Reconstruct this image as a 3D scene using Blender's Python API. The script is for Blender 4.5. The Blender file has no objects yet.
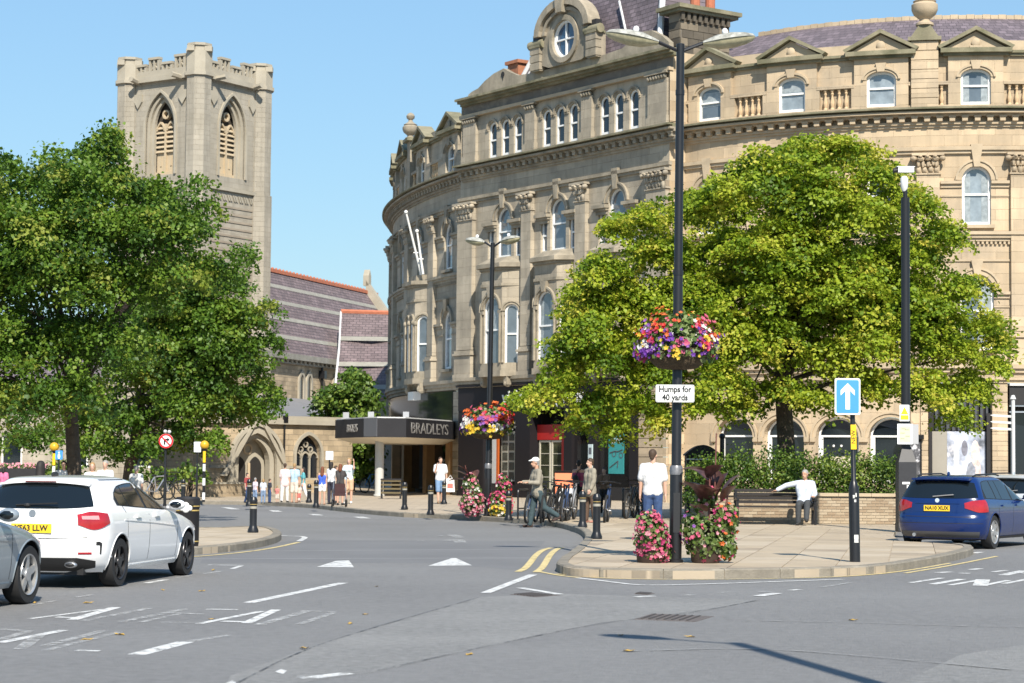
import bpy, bmesh, math, random
import numpy as np
from mathutils import Vector, Matrix
random.seed(7); RNG=np.random.default_rng(11)
SC=bpy.context.scene; COL=SC.collection
PI=math.pi; rad=math.radians
# ------------------------------------------------------------------ camera
FPX=2050.0; CAMH=1.6; HOR=463.0; ROLL=rad(0.5); PITCH=math.atan((HOR-341.5)/FPX)
_c,_s=math.cos(PITCH),math.sin(PITCH)
FWD=Vector((0,_c,_s)); _u=Vector((0,-_s,_c)); _r=Vector((1,0,0))
RT=_r*math.cos(ROLL)+_u*math.sin(ROLL); UP=_u*math.cos(ROLL)-_r*math.sin(ROLL)
CPOS=Vector((0,0,CAMH))
cd=bpy.data.cameras.new('camera'); cam=bpy.data.objects.new('camera',cd); COL.objects.link(cam)
cd.sensor_width=36; cd.lens=FPX*36/1024; cd.clip_start=.5; cd.clip_end=6000
M3=Matrix((RT,UP,-FWD)).transposed(); cam.matrix_world=Matrix.Translation(CPOS)@M3.to_4x4()
SC.camera=cam
cd.dof.use_dof=True; cd.dof.focus_distance=36; cd.dof.aperture_fstop=4.5
def ray(x,y): return FWD*FPX+RT*(x-512)-UP*(y-341.5)
def G(x,y,z=0.0):            # survey: sight line -> point on the level z
    d=ray(x,y); return CPOS+d*((z-CAMH)/d.z)
def D(x,y,Y):                # survey: sight line -> point at distance Y
    d=ray(x,y); return CPOS+d*(Y/d.y)
def XZ(x,y,Y): p=D(x,y,Y); return p.x,p.z
# ------------------------------------------------------------------ light
SUN_AZ=Vector((0.20,-1.0,0)).normalized(); SUN_EL=rad(43)
SUN=Vector((SUN_AZ.x*math.cos(SUN_EL),SUN_AZ.y*math.cos(SUN_EL),math.sin(SUN_EL)))
w=bpy.data.worlds.new('World'); SC.world=w; w.use_nodes=True
nt=w.node_tree; bg=nt.nodes['Background']; sky=nt.nodes.new('ShaderNodeTexSky')
sky.sky_type='NISHITA'; sky.sun_disc=False; sky.sun_elevation=SUN_EL
sky.sun_rotation=math.atan2(SUN.x,SUN.y); sky.air_density=1.6; sky.dust_density=.0; sky.ozone_density=6.0; sky.altitude=0
bg.inputs['Strength'].default_value=.15
gm=nt.nodes.new('ShaderNodeGamma'); gm.inputs[1].default_value=.61; tn=nt.nodes.new('ShaderNodeMix'); tn.data_type='RGBA'; tn.blend_type='MULTIPLY'; tn.inputs[0].default_value=1; tn.inputs[7].default_value=(.67,.895,1.105,1)
nt.links.new(sky.outputs[0],gm.inputs[0]); nt.links.new(gm.outputs[0],tn.inputs[6]); nt.links.new(tn.outputs[2],bg.inputs[0])
sl=bpy.data.lights.new('sun','SUN'); so=bpy.data.objects.new('sun',sl); COL.objects.link(so)
sl.energy=4.4; sl.angle=rad(.5); sl.color=(1,.925,.80)
so.rotation_euler=(-SUN).to_track_quat('-Z','Y').to_euler()
vs=SC.view_settings; vs.view_transform='Standard'; vs.look='None'; vs.exposure=.80; vs.gamma=1
SC.cycles.max_bounces=6; SC.cycles.transparent_max_bounces=12
try: SC.cycles.use_denoising=True
except Exception: pass
# ------------------------------------------------------------------ materials
MATS={}
def srgb(r,g,b):
    f=lambda c:(c/255/12.92 if c/255<=.04045 else ((c/255+.055)/1.055)**2.4)
    return (f(r),f(g),f(b))
def mat(name,c,rough=.6,var=.0,vs=3.0,c2=None,bump=0,bs=40,metal=0,spec=.5,coat=0,brick=None,attr=None,trans=0,alpha=1,mix2=None,emit=0,wear=None,streak=0):
    """procedural surface: base colour, noise variation, optional block/brick pattern from the fuv attribute, bump"""
    if name in MATS: return MATS[name]
    m=bpy.data.materials.new(name); m.use_nodes=True; n=m.node_tree.nodes; L=m.node_tree.links
    b=n['Principled BSDF']; b.inputs['Roughness'].default_value=rough; b.inputs['Metallic'].default_value=metal
    b.inputs['Specular IOR Level'].default_value=spec
    if coat: b.inputs['Coat Weight'].default_value=coat; b.inputs['Coat Roughness'].default_value=.04
    tc=n.new('ShaderNodeTexCoord')
    rgb=n.new('ShaderNodeRGB'); rgb.outputs[0].default_value=(*c,1); out=rgb.outputs[0]
    def mixn(a,bv,fac,mode='MIX'):
        x=n.new('ShaderNodeMix'); x.data_type='RGBA'; x.blend_type=mode
        if hasattr(fac,'links'): L.new(fac,x.inputs[0])
        else: x.inputs[0].default_value=fac
        L.new(a,x.inputs[6])
        if hasattr(bv,'links'): L.new(bv,x.inputs[7])
        else: x.inputs[7].default_value=(*bv,1)
        return x.outputs[2]
    def noise(scale,det=5,rgh=.6,vec=None):
        x=n.new('ShaderNodeTexNoise'); x.inputs['Scale'].default_value=scale; x.inputs['Detail'].default_value=det; x.inputs['Roughness'].default_value=rgh
        L.new(vec or tc.outputs['Object'],x.inputs['Vector']); return x.outputs[0]
    def ramp(o,a,bb):
        x=n.new('ShaderNodeMapRange'); x.inputs[1].default_value=a; x.inputs[2].default_value=bb; L.new(o,x.inputs[0]); return x.outputs[0]
    hgt=None
    if brick:
        bw,bh,mo,cv,cm=brick
        at=n.new('ShaderNodeAttribute'); at.attribute_name='fuv'
        br=n.new('ShaderNodeTexBrick'); br.inputs['Scale'].default_value=1; br.inputs['Brick Width'].default_value=bw; br.inputs['Row Height'].default_value=bh
        br.inputs['Mortar Size'].default_value=mo; br.inputs['Mortar Smooth'].default_value=.3; br.inputs['Bias'].default_value=0
        lo=[x*(1-cv) for x in c]; hi=[min(1,x*(1+cv)) for x in c]
        br.inputs['Color1'].default_value=(*lo,1); br.inputs['Color2'].default_value=(*hi,1); br.inputs['Mortar'].default_value=(*cm,1)
        L.new(at.outputs['Vector'],br.inputs['Vector']); out=br.outputs[0]
        inv=n.new('ShaderNodeMath'); inv.operation='SUBTRACT'; inv.inputs[0].default_value=1; L.new(br.outputs['Fac'],inv.inputs[1]); hgt=inv.outputs[0]
    if attr:
        at=n.new('ShaderNodeAttribute'); at.attribute_name='tone'
        cr=n.new('ShaderNodeValToRGB'); cr.color_ramp.elements[0].color=(*attr[0],1); cr.color_ramp.elements[1].color=(*attr[-1],1)
        for i,cc in enumerate(attr[1:-1]): e=cr.color_ramp.elements.new((i+1)/(len(attr)-1)); e.color=(*cc,1)
        L.new(at.outputs['Fac'],cr.inputs[0]); out=cr.outputs[0]
    if var:
        nz=ramp(noise(vs),.3,.7)
        dk=[max(0,1-var)]*3; 
        g=n.new('ShaderNodeMix'); g.data_type='RGBA'; L.new(nz,g.inputs[0]); g.inputs[6].default_value=(*dk,1); g.inputs[7].default_value=(1+var*.6,1+var*.6,1+var*.6,1)
        x=n.new('ShaderNodeMix'); x.data_type='RGBA'; x.blend_type='MULTIPLY'; x.inputs[0].default_value=1; L.new(out,x.inputs[6]); L.new(g.outputs[2],x.inputs[7]); out=x.outputs[2]
    if mix2:
        c2_,sc,lo,hi,am=mix2
        fz=ramp(noise(sc,8,.65),lo,hi); mm=n.new('ShaderNodeMath'); mm.operation='MULTIPLY'; mm.inputs[1].default_value=am; L.new(fz,mm.inputs[0])
        out=mixn(out,c2_,mm.outputs[0])
    if streak:   # rain-washed grime running down the wall
        mp=n.new('ShaderNodeMapping'); mp.inputs['Scale'].default_value=(2.6,2.6,.20); L.new(tc.outputs['Object'],mp.inputs[0])
        fz=ramp(noise(1.0,6,.7,mp.outputs[0]),.48,.74); mm=n.new('ShaderNodeMath'); mm.operation='MULTIPLY'; mm.inputs[1].default_value=streak; L.new(fz,mm.inputs[0])
        out=mixn(out,tuple(x*.38 for x in c),mm.outputs[0])
    L.new(out,b.inputs['Base Color'])
    if bump:
        bp=n.new('ShaderNodeBump'); bp.inputs['Strength'].default_value=1; bp.inputs['Distance'].default_value=bump
        h=noise(bs,4,.6)
        if hgt is not None:
            a=n.new('ShaderNodeMath'); a.operation='MULTIPLY_ADD'; L.new(hgt,a.inputs[0]); a.inputs[1].default_value=1.5; L.new(h,a.inputs[2]); h=a.outputs[0]
        L.new(h,bp.inputs['Height']); L.new(bp.outputs[0],b.inputs['Normal'])
    if trans:
        t=n.new('ShaderNodeBsdfTranslucent'); L.new(out,t.inputs[0]); mx=n.new('ShaderNodeMixShader'); mx.inputs[0].default_value=trans
        L.new(b.outputs[0],mx.inputs[1]); L.new(t.outputs[0],mx.inputs[2]); L.new(mx.outputs[0],n['Material Output'].inputs[0])
    if wear:   # paint rubbed through to the road below
        fz=ramp(noise(wear[0],10,.72),wear[1],wear[2]); mm=n.new('ShaderNodeMath'); mm.operation='MULTIPLY_ADD'; mm.inputs[1].default_value=-wear[3]; mm.inputs[2].default_value=1; L.new(fz,mm.inputs[0]); L.new(mm.outputs[0],b.inputs['Alpha'])
    if alpha<1: b.inputs['Alpha'].default_value=alpha
    MATS[name]=m; return m
ST=(.50,.39,.262)
stone=mat('cleaned sandstone',ST,.85,.13,.5,streak=.35,bump=.006,bs=25,brick=(1.25,.40,.004,.15,(.40,.30,.19)),mix2=((.27,.225,.17),.55,.46,.76,.7))
STW=(.405,.35,.268)
stonew=mat('weathered sandstone',STW,.9,.2,.6,streak=.5,bump=.007,bs=22,brick=(1.25,.40,.004,.10,(.29,.235,.17)),mix2=((.17,.15,.12),.7,.46,.76,.7))
trim=mat('sandstone trim',(.46,.365,.25),.85,.16,1.2,bump=.006,bs=30,mix2=((.25,.21,.15),1.4,.5,.75,.6))
trimw=mat('weathered stone trim',(.36,.31,.235),.9,.22,1.2,streak=.5,bump=.008,bs=28,mix2=((.15,.135,.10),1.3,.42,.72,.8))
cornm=mat('mossy cornice stone',(.25,.225,.15),.95,.25,1.5,bump=.01,bs=20,mix2=((.10,.10,.055),1.0,.42,.65,.85))
buffm=mat('buff column stone',(.56,.40,.24),.8,.12,2,bump=.004,bs=30)
slate=mat('purple slate',(.15,.12,.135),.75,.2,1.2,bump=.01,bs=15,brick=(.34,.19,.012,.28,(.06,.05,.055)))
lead=mat('lead flashing',(.62,.62,.62),.6,.1,4)
winwhite=mat('white painted sash',(.82,.82,.80),.45,.05,8)
glassd=mat('dark window glass',(.010,.014,.020),.06,.0,spec=.7,coat=.15)
glassm=mat('grey window glass',(.11,.135,.16),.05,.35,1.3,spec=.9,coat=.5)
glassn=mat('glass over net curtain',(.24,.28,.31),.08,.35,2.2,spec=.9,coat=.4)
black=mat('black paint',(.012,.012,.014),.35,.15,20,spec=.5)
blackm=mat('matt black',(.014,.013,.015),.6,.2,8)
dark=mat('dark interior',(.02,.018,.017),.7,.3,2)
white=mat('white paint',(.8,.8,.79),.5,.04,10)
steel=mat('brushed steel',(.55,.56,.58),.35,.1,10,metal=.9)
gold=mat('gold band',(.62,.44,.14),.4,.1,20,metal=.3)
churchst=mat('church gritstone',(.345,.312,.255),.9,.14,.35,streak=.5,bump=.006,bs=14,brick=(.70,.30,.006,.07,(.35,.30,.23)),mix2=((.22,.195,.15),.5,.48,.75,.55))
churchtr=mat('church dressed stone',(.36,.325,.26),.88,.15,.8,bump=.008,bs=20,mix2=((.27,.23,.16),.7,.5,.75,.5))
louvm=mat('buff louvre stone',(.46,.37,.25),.85,.1,2)
redtile=mat('red ridge tile',(.42,.14,.075),.8,.15,3,bump=.01,bs=20)
bandsl=mat('grey green slate band',(.27,.26,.225),.8,.2,2,bump=.01,bs=15)
asph=mat('asphalt',(.172,.170,.169),.85,.20,9,bump=.025,bs=30,mix2=((.24,.238,.234),.22,.35,.75,.55))
asph2=mat('pale worn asphalt',(.208,.206,.201),.85,.26,11,bump=.028,bs=30,mix2=((.30,.295,.285),.5,.4,.75,.5))
asph3=mat('dark asphalt repair',(.085,.085,.088),.8,.12,.6,bump=.01,bs=140)
slabm=mat('buff paving slab',(.39,.318,.228),.88,.12,1.0,bump=.004,bs=60,mix2=((.24,.20,.155),2.2,.5,.75,.6))
slabm2=mat('pale paving slab',(.42,.35,.26),.88,.12,1.4,bump=.004,bs=60,mix2=((.33,.28,.22),3,.55,.8,.4))
slabm3=mat('grimy paving slab',(.33,.268,.195),.9,.2,1.3,bump=.004,bs=60,mix2=((.22,.18,.14),2.5,.48,.7,.6))
jointm=mat('sand joint',(.20,.165,.12),.95,.2,3)
pavem=mat('far buff paving',(.39,.32,.235),.88,.12,.6,bump=.004,bs=40,brick=(.9,.6,.012,.08,(.24,.2,.15)))
kerbm=mat('gritstone kerb',(.25,.222,.178),.9,.28,3.5,bump=.012,bs=30,mix2=((.15,.135,.11),2.2,.42,.7,.8))
linew=mat('worn white road paint',(.60,.60,.585),.7,.10,6,wear=(7,.50,.66,.95))
linef=mat('faded white road paint',(.44,.44,.43),.75,.1,6,wear=(7,.38,.60,1.0))
liney=mat('yellow road paint',(.62,.50,.24),.7,.15,6,wear=(8,.50,.66,.8))
barkm=mat('bark',(.085,.065,.048),.95,.35,6,bump=.03,bs=18)
# ------------------------------------------------------------------ mesh builder
class MB:
    def __init__(s,F=None): s.v=[]; s.f=[]; s.m=[]; s.F=F; s.uv=[]
    def add(s,vs,fs,mi=0,M=None):
        o=len(s.v)
        for p in vs:
            p=Vector(p)
            if M is not None: p=M@p
            if s.F is not None:
                s.uv.append((p.x,p.z,p.y)); p=s.F.P(p.x,p.y,p.z)
            s.v.append(p)
        for f in fs: s.f.append([i+o for i in f]); s.m.append(mi)
    def box(s,a,b,mi=0,M=None,seg=None):
        """axis box from corner a to corner b; cut along x when on a curved facade"""
        (x0,y0,z0),(x1,y1,z1)=a,b
        n=1
        if s.F is not None and s.F.curved: n=max(1,int(math.ceil(abs(x1-x0)/.7)))
        if seg: n=seg
        vs=[];fs=[]
        for i in range(n+1):
            x=x0+(x1-x0)*i/n; vs+= [(x,y0,z0),(x,y1,z0),(x,y1,z1),(x,y0,z1)]
        for i in range(n):
            p=i*4;q=p+4
            for k in range(4):
                l=(k+1)%4; fs.append([p+k,p+l,q+l,q+k])
        fs.append([0,3,2,1]); e=n*4; fs.append([e,e+1,e+2,e+3])
        if (x1-x0)*(y1-y0)*(z1-z0)<0: fs=[f[::-1] for f in fs]
        s.add(vs,fs,mi,M)
    def cbox(s,c,d,mi=0,M=None): s.box((c[0]-d[0]/2,c[1]-d[1]/2,c[2]-d[2]/2),(c[0]+d[0]/2,c[1]+d[1]/2,c[2]+d[2]/2),mi,M)
    def bar(s,p,q,r,n=6,mi=0,r2=None): s.tube([p,q],[r,r if r2 is None else r2],n,mi)
    def tube(s,pts,r,n=8,mi=0,caps=True,M=None):
        pts=[Vector(p) for p in pts]; 
        if not hasattr(r,'__len__'): r=[r]*len(pts)
        vs=[];fs=[]; a=None
        for i,p in enumerate(pts):
            t=(pts[min(i+1,len(pts)-1)]-pts[max(i-1,0)]).normalized()
            if a is None: a=t.orthogonal().normalized()
            a=(a-t*a.dot(t)); a=a.normalized() if a.length>1e-6 else t.orthogonal().normalized()
            b=t.cross(a)
            for k in range(n):
                th=2*PI*k/n; vs.append(p+(a*math.cos(th)+b*math.sin(th))*r[i])
        for i in range(len(pts)-1):
            for k in range(n):
                l=(k+1)%n; fs.append([i*n+k,i*n+l,(i+1)*n+l,(i+1)*n+k])
        if caps: fs.append(list(range(n))[::-1]); e=(len(pts)-1)*n; fs.append([e+k for k in range(n)])
        s.add(vs,fs,mi,M)
    def lathe(s,prof,n=16,c=(0,0,0),mi=0,M=None,caps=True):
        vs=[];fs=[]
        for r,z in prof:
            for k in range(n):
                th=2*PI*k/n; vs.append((c[0]+r*math.cos(th),c[1]+r*math.sin(th),c[2]+z))
        for i in range(len(prof)-1):
            for k in range(n):
                l=(k+1)%n; fs.append([i*n+k,i*n+l,(i+1)*n+l,(i+1)*n+k])
        if caps: fs.append(list(range(n))[::-1]); e=(len(prof)-1)*n; fs.append([e+k for k in range(n)])
        s.add(vs,fs,mi,M)
    def prism(s,poly,z0,z1,mi=0,M=None):
        """extrude a counter-clockwise xy polygon from z0 to z1"""
        n=len(poly); vs=[(p[0],p[1],z0) for p in poly]+[(p[0],p[1],z1) for p in poly]
        fs=[[k,(k+1)%n,(k+1)%n+n,k+n] for k in range(n)]+[list(range(n))[::-1],[k+n for k in range(n)]]
        s.add(vs,fs,mi,M)
    def wprism(s,poly,w0,w1,mi=0,M=None):
        """polygon in the x,z plane extruded along y from w0 to w1 (outline clockwise or not)"""
        ar=sum(poly[i][0]*poly[(i+1)%len(poly)][1]-poly[(i+1)%len(poly)][0]*poly[i][1] for i in range(len(poly)))
        if ar<0: poly=poly[::-1]
        n=len(poly); vs=[(p[0],w0,p[1]) for p in poly]+[(p[0],w1,p[1]) for p in poly]
        fs=[[k,(k+1)%n,(k+1)%n+n,k+n] for k in range(n)]+[list(range(n))[::-1],[k+n for k in range(n)]]
        if w1>w0: fs=[f[::-1] for f in fs]
        s.add(vs,fs,mi,M)
    def ball(s,c,r,nu=10,nv=7,mi=0,M=None):
        if not hasattr(r,'__len__'): r=(r,r,r)
        vs=[(c[0],c[1],c[2]-r[2])]; fs=[]
        for j in range(1,nv):
            ph=-PI/2+PI*j/nv
            for k in range(nu):
                th=2*PI*k/nu; vs.append((c[0]+r[0]*math.cos(ph)*math.cos(th),c[1]+r[1]*math.cos(ph)*math.sin(th),c[2]+r[2]*math.sin(ph)))
        vs.append((c[0],c[1],c[2]+r[2])); e=len(vs)-1
        for k in range(nu):
            l=(k+1)%nu; fs.append([0,1+l,1+k]); fs.append([e,e-nu+k,e-nu+l])
        for j in range(nv-2):
            for k in range(nu):
                l=(k+1)%nu; a=1+j*nu; fs.append([a+k,a+l,a+nu+l,a+nu+k])
        s.add(vs,fs,mi,M)
    def ring(s,outer,inner,w0,w1,mi=0,closed=True,M=None):
        """band between two outlines of equal length in the x,z plane, extruded w0..w1"""
        n=len(outer); vs=[]
        for o,i in zip(outer,inner): vs+=[(o[0],w0,o[1]),(o[0],w1,o[1]),(i[0],w1,i[1]),(i[0],w0,i[1])]
        fs=[]
        for k in range(n if closed else n-1):
            p=k*4; q=((k+1)%n)*4
            for a in range(4):
                b=(a+1)%4; fs.append([p+a,p+b,q+b,q+a])
        if not closed: fs.append([3,2,1,0]); e=(n-1)*4; fs.append([e,e+1,e+2,e+3])
        s.add(vs,fs,mi,M)
    def build(s,name,mats,parent=None,smooth=False,label=None,kind=None,ang=40,fix=False):
        if not s.v: return None
        me=bpy.data.meshes.new(name); vs=s.v
        if parent is not None and s.F is not None or getattr(s,'world',False):
            inv=wm(parent).inverted() if parent is not None else Matrix(); vs=[inv@v for v in vs]
        me.from_pydata([tuple(v) for v in vs],[],s.f)
        if not isinstance(mats,(list,tuple)): mats=[mats]
        for m in mats: me.materials.append(m)
        if len(mats)>1: me.polygons.foreach_set('material_index',s.m)
        if s.uv:
            at=me.attributes.new('fuv','FLOAT_VECTOR','POINT'); at.data.foreach_set('vector',np.array(s.uv,dtype=np.float32).ravel())
        if fix:
            bm=bmesh.new(); bm.from_mesh(me); bmesh.ops.recalc_face_normals(bm,faces=bm.faces); bm.to_mesh(me); bm.free()
        if smooth: me.shade_smooth(); me.set_sharp_from_angle(angle=rad(ang))
        me.update()
        return put(name,me,parent,label,kind)
def split_build(mb,name,m,parent,**k):
    """one object per separate piece of a builder"""
    n=len(mb.v); par=list(range(n))
    def fd(x):
        while par[x]!=x: par[x]=par[par[x]]; x=par[x]
        return x
    for f in mb.f:
        for i in f[1:]: par[fd(i)]=fd(f[0])
    g={}
    for i in range(n): g.setdefault(fd(i),[]).append(i)
    bx=[[ids,Vector([min(mb.v[i][c] for i in ids)-.012 for c in range(3)]),Vector([max(mb.v[i][c] for i in ids)+.012 for c in range(3)])] for ids in g.values()]
    ch=True
    while ch:
        ch=False
        for a in range(len(bx)):
            for b in range(len(bx)-1,a,-1):
                if all(bx[a][1][c]<=bx[b][2][c] and bx[b][1][c]<=bx[a][2][c] for c in range(3)):
                    bx[a]=[bx[a][0]+bx[b][0],Vector([min(bx[a][1][c],bx[b][1][c]) for c in range(3)]),Vector([max(bx[a][2][c],bx[b][2][c]) for c in range(3)])]; del bx[b]; ch=True
    for ids,_,_ in bx:
        q=MB(); q.F=mb.F; mp={o:i for i,o in enumerate(sorted(ids))}; q.v=[mb.v[o] for o in sorted(ids)]
        if mb.uv: q.uv=[mb.uv[o] for o in sorted(ids)]
        for f,mi in zip(mb.f,mb.m):
            if f[0] in mp: q.f.append([mp[i] for i in f]); q.m.append(mi)
        o=q.build(name,m,parent,**k)
    return o
def put(name,me,parent=None,label=None,kind=None):
    o=bpy.data.objects.new(name,me); COL.objects.link(o)
    if parent is not None: o.parent=parent
    if label: o['label']=label
    if kind: o['kind']=kind
    return o
def wm(o):
    m=Matrix.Translation(o.location)@o.rotation_euler.to_matrix().to_4x4()@Matrix.Diagonal((*o.scale,1))
    return wm(o.parent)@m if o.parent else m
def thing(name,label,cat,loc=(0,0,0),rz=0,group=None):
    o=bpy.data.objects.new(name,None); COL.objects.link(o); o.location=loc; o.rotation_euler=(0,0,rz); o.empty_display_size=.2
    o['label']=label; o['category']=cat
    if group: o['group']=group
    return o
def tag(o,label,cat,group=None):
    o['label']=label; o['category']=cat
    if group: o['group']=group
    return o
def dup(o,loc=None,rz=None,label=None,parent=None):
    c=o.copy(); COL.objects.link(c)
    if parent is not None: c.parent=parent
    if loc is not None: c.location=loc
    if rz is not None: c.rotation_euler=(0,0,rz)
    if label: c['label']=label
    for ch in list(o.children): dup(ch,parent=c)
    return c
def text_mesh(txt,size,depth=.004,bold=0.0,sx=1.0):
    cu=bpy.data.curves.new('lettering','FONT'); cu.body=txt; cu.size=size; cu.align_x='CENTER'; cu.align_y='CENTER'; cu.extrude=depth/2; cu.offset=bold; cu.resolution_u=3
    t=bpy.data.objects.new('lettering',cu); COL.objects.link(t); dg=bpy.context.evaluated_depsgraph_get(); dg.update()
    me=bpy.data.meshes.new_from_object(t.evaluated_get(dg)); COL.objects.unlink(t); bpy.data.objects.remove(t)
    if sx!=1:
        for v in me.vertices: v.co.x*=sx
    return me
def lettering(txt,size,m,parent,loc,rot,depth=.004,bold=0,sx=1,name='lettering'):
    me=text_mesh(txt,size,depth,bold,sx); me.materials.clear(); me.materials.append(m)
    o=put(name,me,parent); o.location=loc; o.rotation_euler=rot; return o
# ------------------------------------------------------------------ ground, road, pavements
def struct(name,mb,m,parent=None,**k): return mb.build(name,m,parent,kind=None if parent else 'structure',**k)
g=MB(); g.add([(-900,-60,0),(900,-60,0),(900,1800,0),(-900,1800,0)],[[0,1,2,3]]); road=struct('road',g,asph)
def GP(pts,z=0.0): return [tuple(G(x,y,z)[:2]) for x,y in pts]
def flat(name,poly,z,m,parent=None,t=.004):
    b=MB(); b.add([(x,y,z) for x,y in poly],[list(range(len(poly)))]); o=b.build(name,m,parent); 
    me=o.data
    if me.polygons[0].normal.z<0: me.flip_normals()
    if parent is None: o['kind']='structure'
    return o
def smooth_poly(p,n=2):
    for _ in range(n):
        q=[]
        for a,b in zip(p,p[1:]): q+= [(a[0]*.75+b[0]*.25,a[1]*.75+b[1]*.25),(a[0]*.25+b[0]*.75,a[1]*.25+b[1]*.75)]
        p=[p[0]]+q+[p[-1]]
    return p
# worn patches and seams of the carriageway
flat('road_patch',GP([(230,676),(300,651),(380,626),(440,609),(482,597),(560,594),(700,598),(760,600),(700,612),(600,623),(480,648),(380,671),(300,683),(225,690)]),.0012,asph2)
flat('road_patch',GP([(900,683),(960,655),(1040,642),(1040,700),(880,700)]),.0012,asph2)
flat('road_patch',GP([(205,552),(300,540),(545,541),(520,570),(430,563),(200,563)]),.0012,mat('raised table asphalt',(.165,.165,.168),.85,.1,.5,bump=.01,bs=120))
for a,b in (((200,551.5),(548,549)),((150,559),(530,558))):
    p,q=G(*a),G(*b); d=(q-p).normalized(); n=Vector((-d.y,d.x,0))*.05
    flat('road_seam',[tuple((p-n)[:2]),tuple((q-n)[:2]),tuple((q+n)[:2]),tuple((p+n)[:2])],.0022,mat('pale seam',(.26,.26,.26),.9,.2,5))
PZ=[.0030]
def nz_(): PZ[0]+=.00006; return PZ[0]
def paint(name,pts,m=None): return flat(name,GP(pts),nz_(),m or linew,road)
def stripe(a,b,wd=.1,m=None,name='painted_line'):
    p,q=G(*a),G(*b); d=(q-p).normalized(); n=Vector((-d.y,d.x,0))*wd/2
    b_=MB(); k=max(1,int((q-p).length/1.5)); vs=[];fs=[]; z_=nz_()
    for i in range(k+1):
        c=p.lerp(q,i/k); vs+=[(*(c-n)[:2],z_),(*(c+n)[:2],z_)]
    for i in range(k): fs.append([i*2,i*2+2,i*2+3,i*2+1])
    b_.add(vs,fs); return b_.build(name,m or linew,road)
def pline(pts,wd,m,name='painted_line',dx=0):
    z=nz_()
    P=smooth_poly([tuple(G(x,y)[:2]) for x,y in pts],2); vs=[];fs=[]
    for i,p in enumerate(P):
        a=P[max(i-1,0)];b=P[min(i+1,len(P)-1)]; d=Vector((b[0]-a[0],b[1]-a[1])).normalized(); n=Vector((-d.y,d.x))
        vs+=[(p[0]+n.x*(dx-wd/2),p[1]+n.y*(dx-wd/2),z),(p[0]+n.x*(dx+wd/2),p[1]+n.y*(dx+wd/2),z)]
        if i: fs.append([i*2-2,i*2,i*2+1,i*2-1])
    b_=MB(); b_.add(vs,fs); return b_.build(name,m,road)
for pts in ([(317,567),(336,561),(349,560.5),(354,567.5)],[(428,566),(452,558.2),(456,558.2),(472,565.5)]): paint('painted_triangle',pts)
stripe((248,603),(343,583),.14); stripe((136,655),(186,642),.16); stripe((186,642),(232,635),.10,linef)
stripe((208,565),(244,565.5),.10); stripe((241,566),(232,569),.08); stripe((205,574),(222,571),.1,linef)
paint('painted_patch',[(218,687),(232,681),(238,683),(228,690)]); paint('painted_patch',[(275,672),(281,669.5),(287,671),(283,674.5)]); stripe((311,678),(348,673.5),.14); stripe((296,676),(309,679),.1,linef)
# faded lettering of the left lane, stroke by stroke as it has survived
for a,b,wd,mm in (((30,619),(104,609.5),.07,linew),((72,620),(116,607.5),.12,linew),((56,617.3),(76,618),.12,linew),((84,621),(150,608.5),.10,linef),((121,622),(187,609),.10,linef),((141,622.5),(180,614),.08,linef),((168,613),(203,614.5),.10,linef),((160,622.6),(204,623),.08,linef),
    ((199,624),(262,611.5),.09,linew),((222,621.5),(254,622.5),.13,linew),((246,623.5),(276,610),.11,linew),((260,625),(308,611),.12,linef),((306,611),(335,612.5),.09,linef),((335,612.5),(298,625),.09,linef),((206,609.5),(238,610),.10,linew),
    ((0,643),(64,630.5),.11,linew),((20,650),(40,635),.12,linef),((42,647),(104,631),.10,linef),((0,629.5),(32,631.5),.12,linef),((0,640),(28,632),.1,linef),((45,651),(120,632.5),.08,linef),((76,651),(100,651.5),.1,linew),((76,597.6),(92,595),.08,linef),((146,583.5),(166,580),.1,linew),((34,605),(56,601),.07,linef),((178,578),(190,576),.09,linef)):
    stripe(a,b,wd,mm,'painted_stroke')
# lettering and dashes of the right lane
for a,b,wd,mm in (((911,583),(942,578.2),.10,linew),((932,584.6),(962,579.4),.13,linew),((950,585.5),(980,580.2),.10,linew),((980,586),(983,579.8),.2,linew),((984,585.6),(1009,580.5),.10,linew),((996,586.6),(1014,586.8),.12,linef),((1004,584),(1030,579),.10,linew),((993,572.2),(1006,570.6),.1,linew),((1003,575.5),(1024,571),.16,linew),((1014,572.5),(1030,574),.12,linew),
    ((937,573),(951,572.2),.14,linew),((971,570),(980,568.8),.14,linew),((963,573.8),(966,573.3),.16,linew),((974,553.5),(981,552.3),.14,linew)):
    stripe(a,b,wd,mm,'painted_stroke')
pline([(577,578.2),(610,582),(641,586),(700,584.5),(760,582.5),(843,579.6)],.10,linew)
pline([(556,574),(600,578.8),(680,580),(760,579.2),(850,577),(905,571.5),(950,563.5)],.08,liney)
pline([(905,573.5),(950,566),(997,556.5)],.08,liney)
pline([(518,572),(525,569),(531,562),(536,555),(543,550),(551,548)],.11,liney); pline([(536,572.5),(542,568.5),(546,562),(550,555),(556,549.5),(562,547.8)],.11,liney)
pline([(537.5,571.5),(560,576),(580,578)],.08,liney)
stripe((485,593.5),(533,575),.13); stripe((520,588.2),(560,594.8),.13); stripe((636,597.5),(653,596.4),.13); stripe((681,596),(695,595.3),.12,linef); stripe((758,596.5),(777,593.6),.15); stripe((716,593),(735,592.4),.1,linef); stripe((765,592.4),(768,591.8),.2,linef); stripe((790,590.8),(800,590),.1); stripe((820,588),(850,583),.08,linef)
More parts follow.
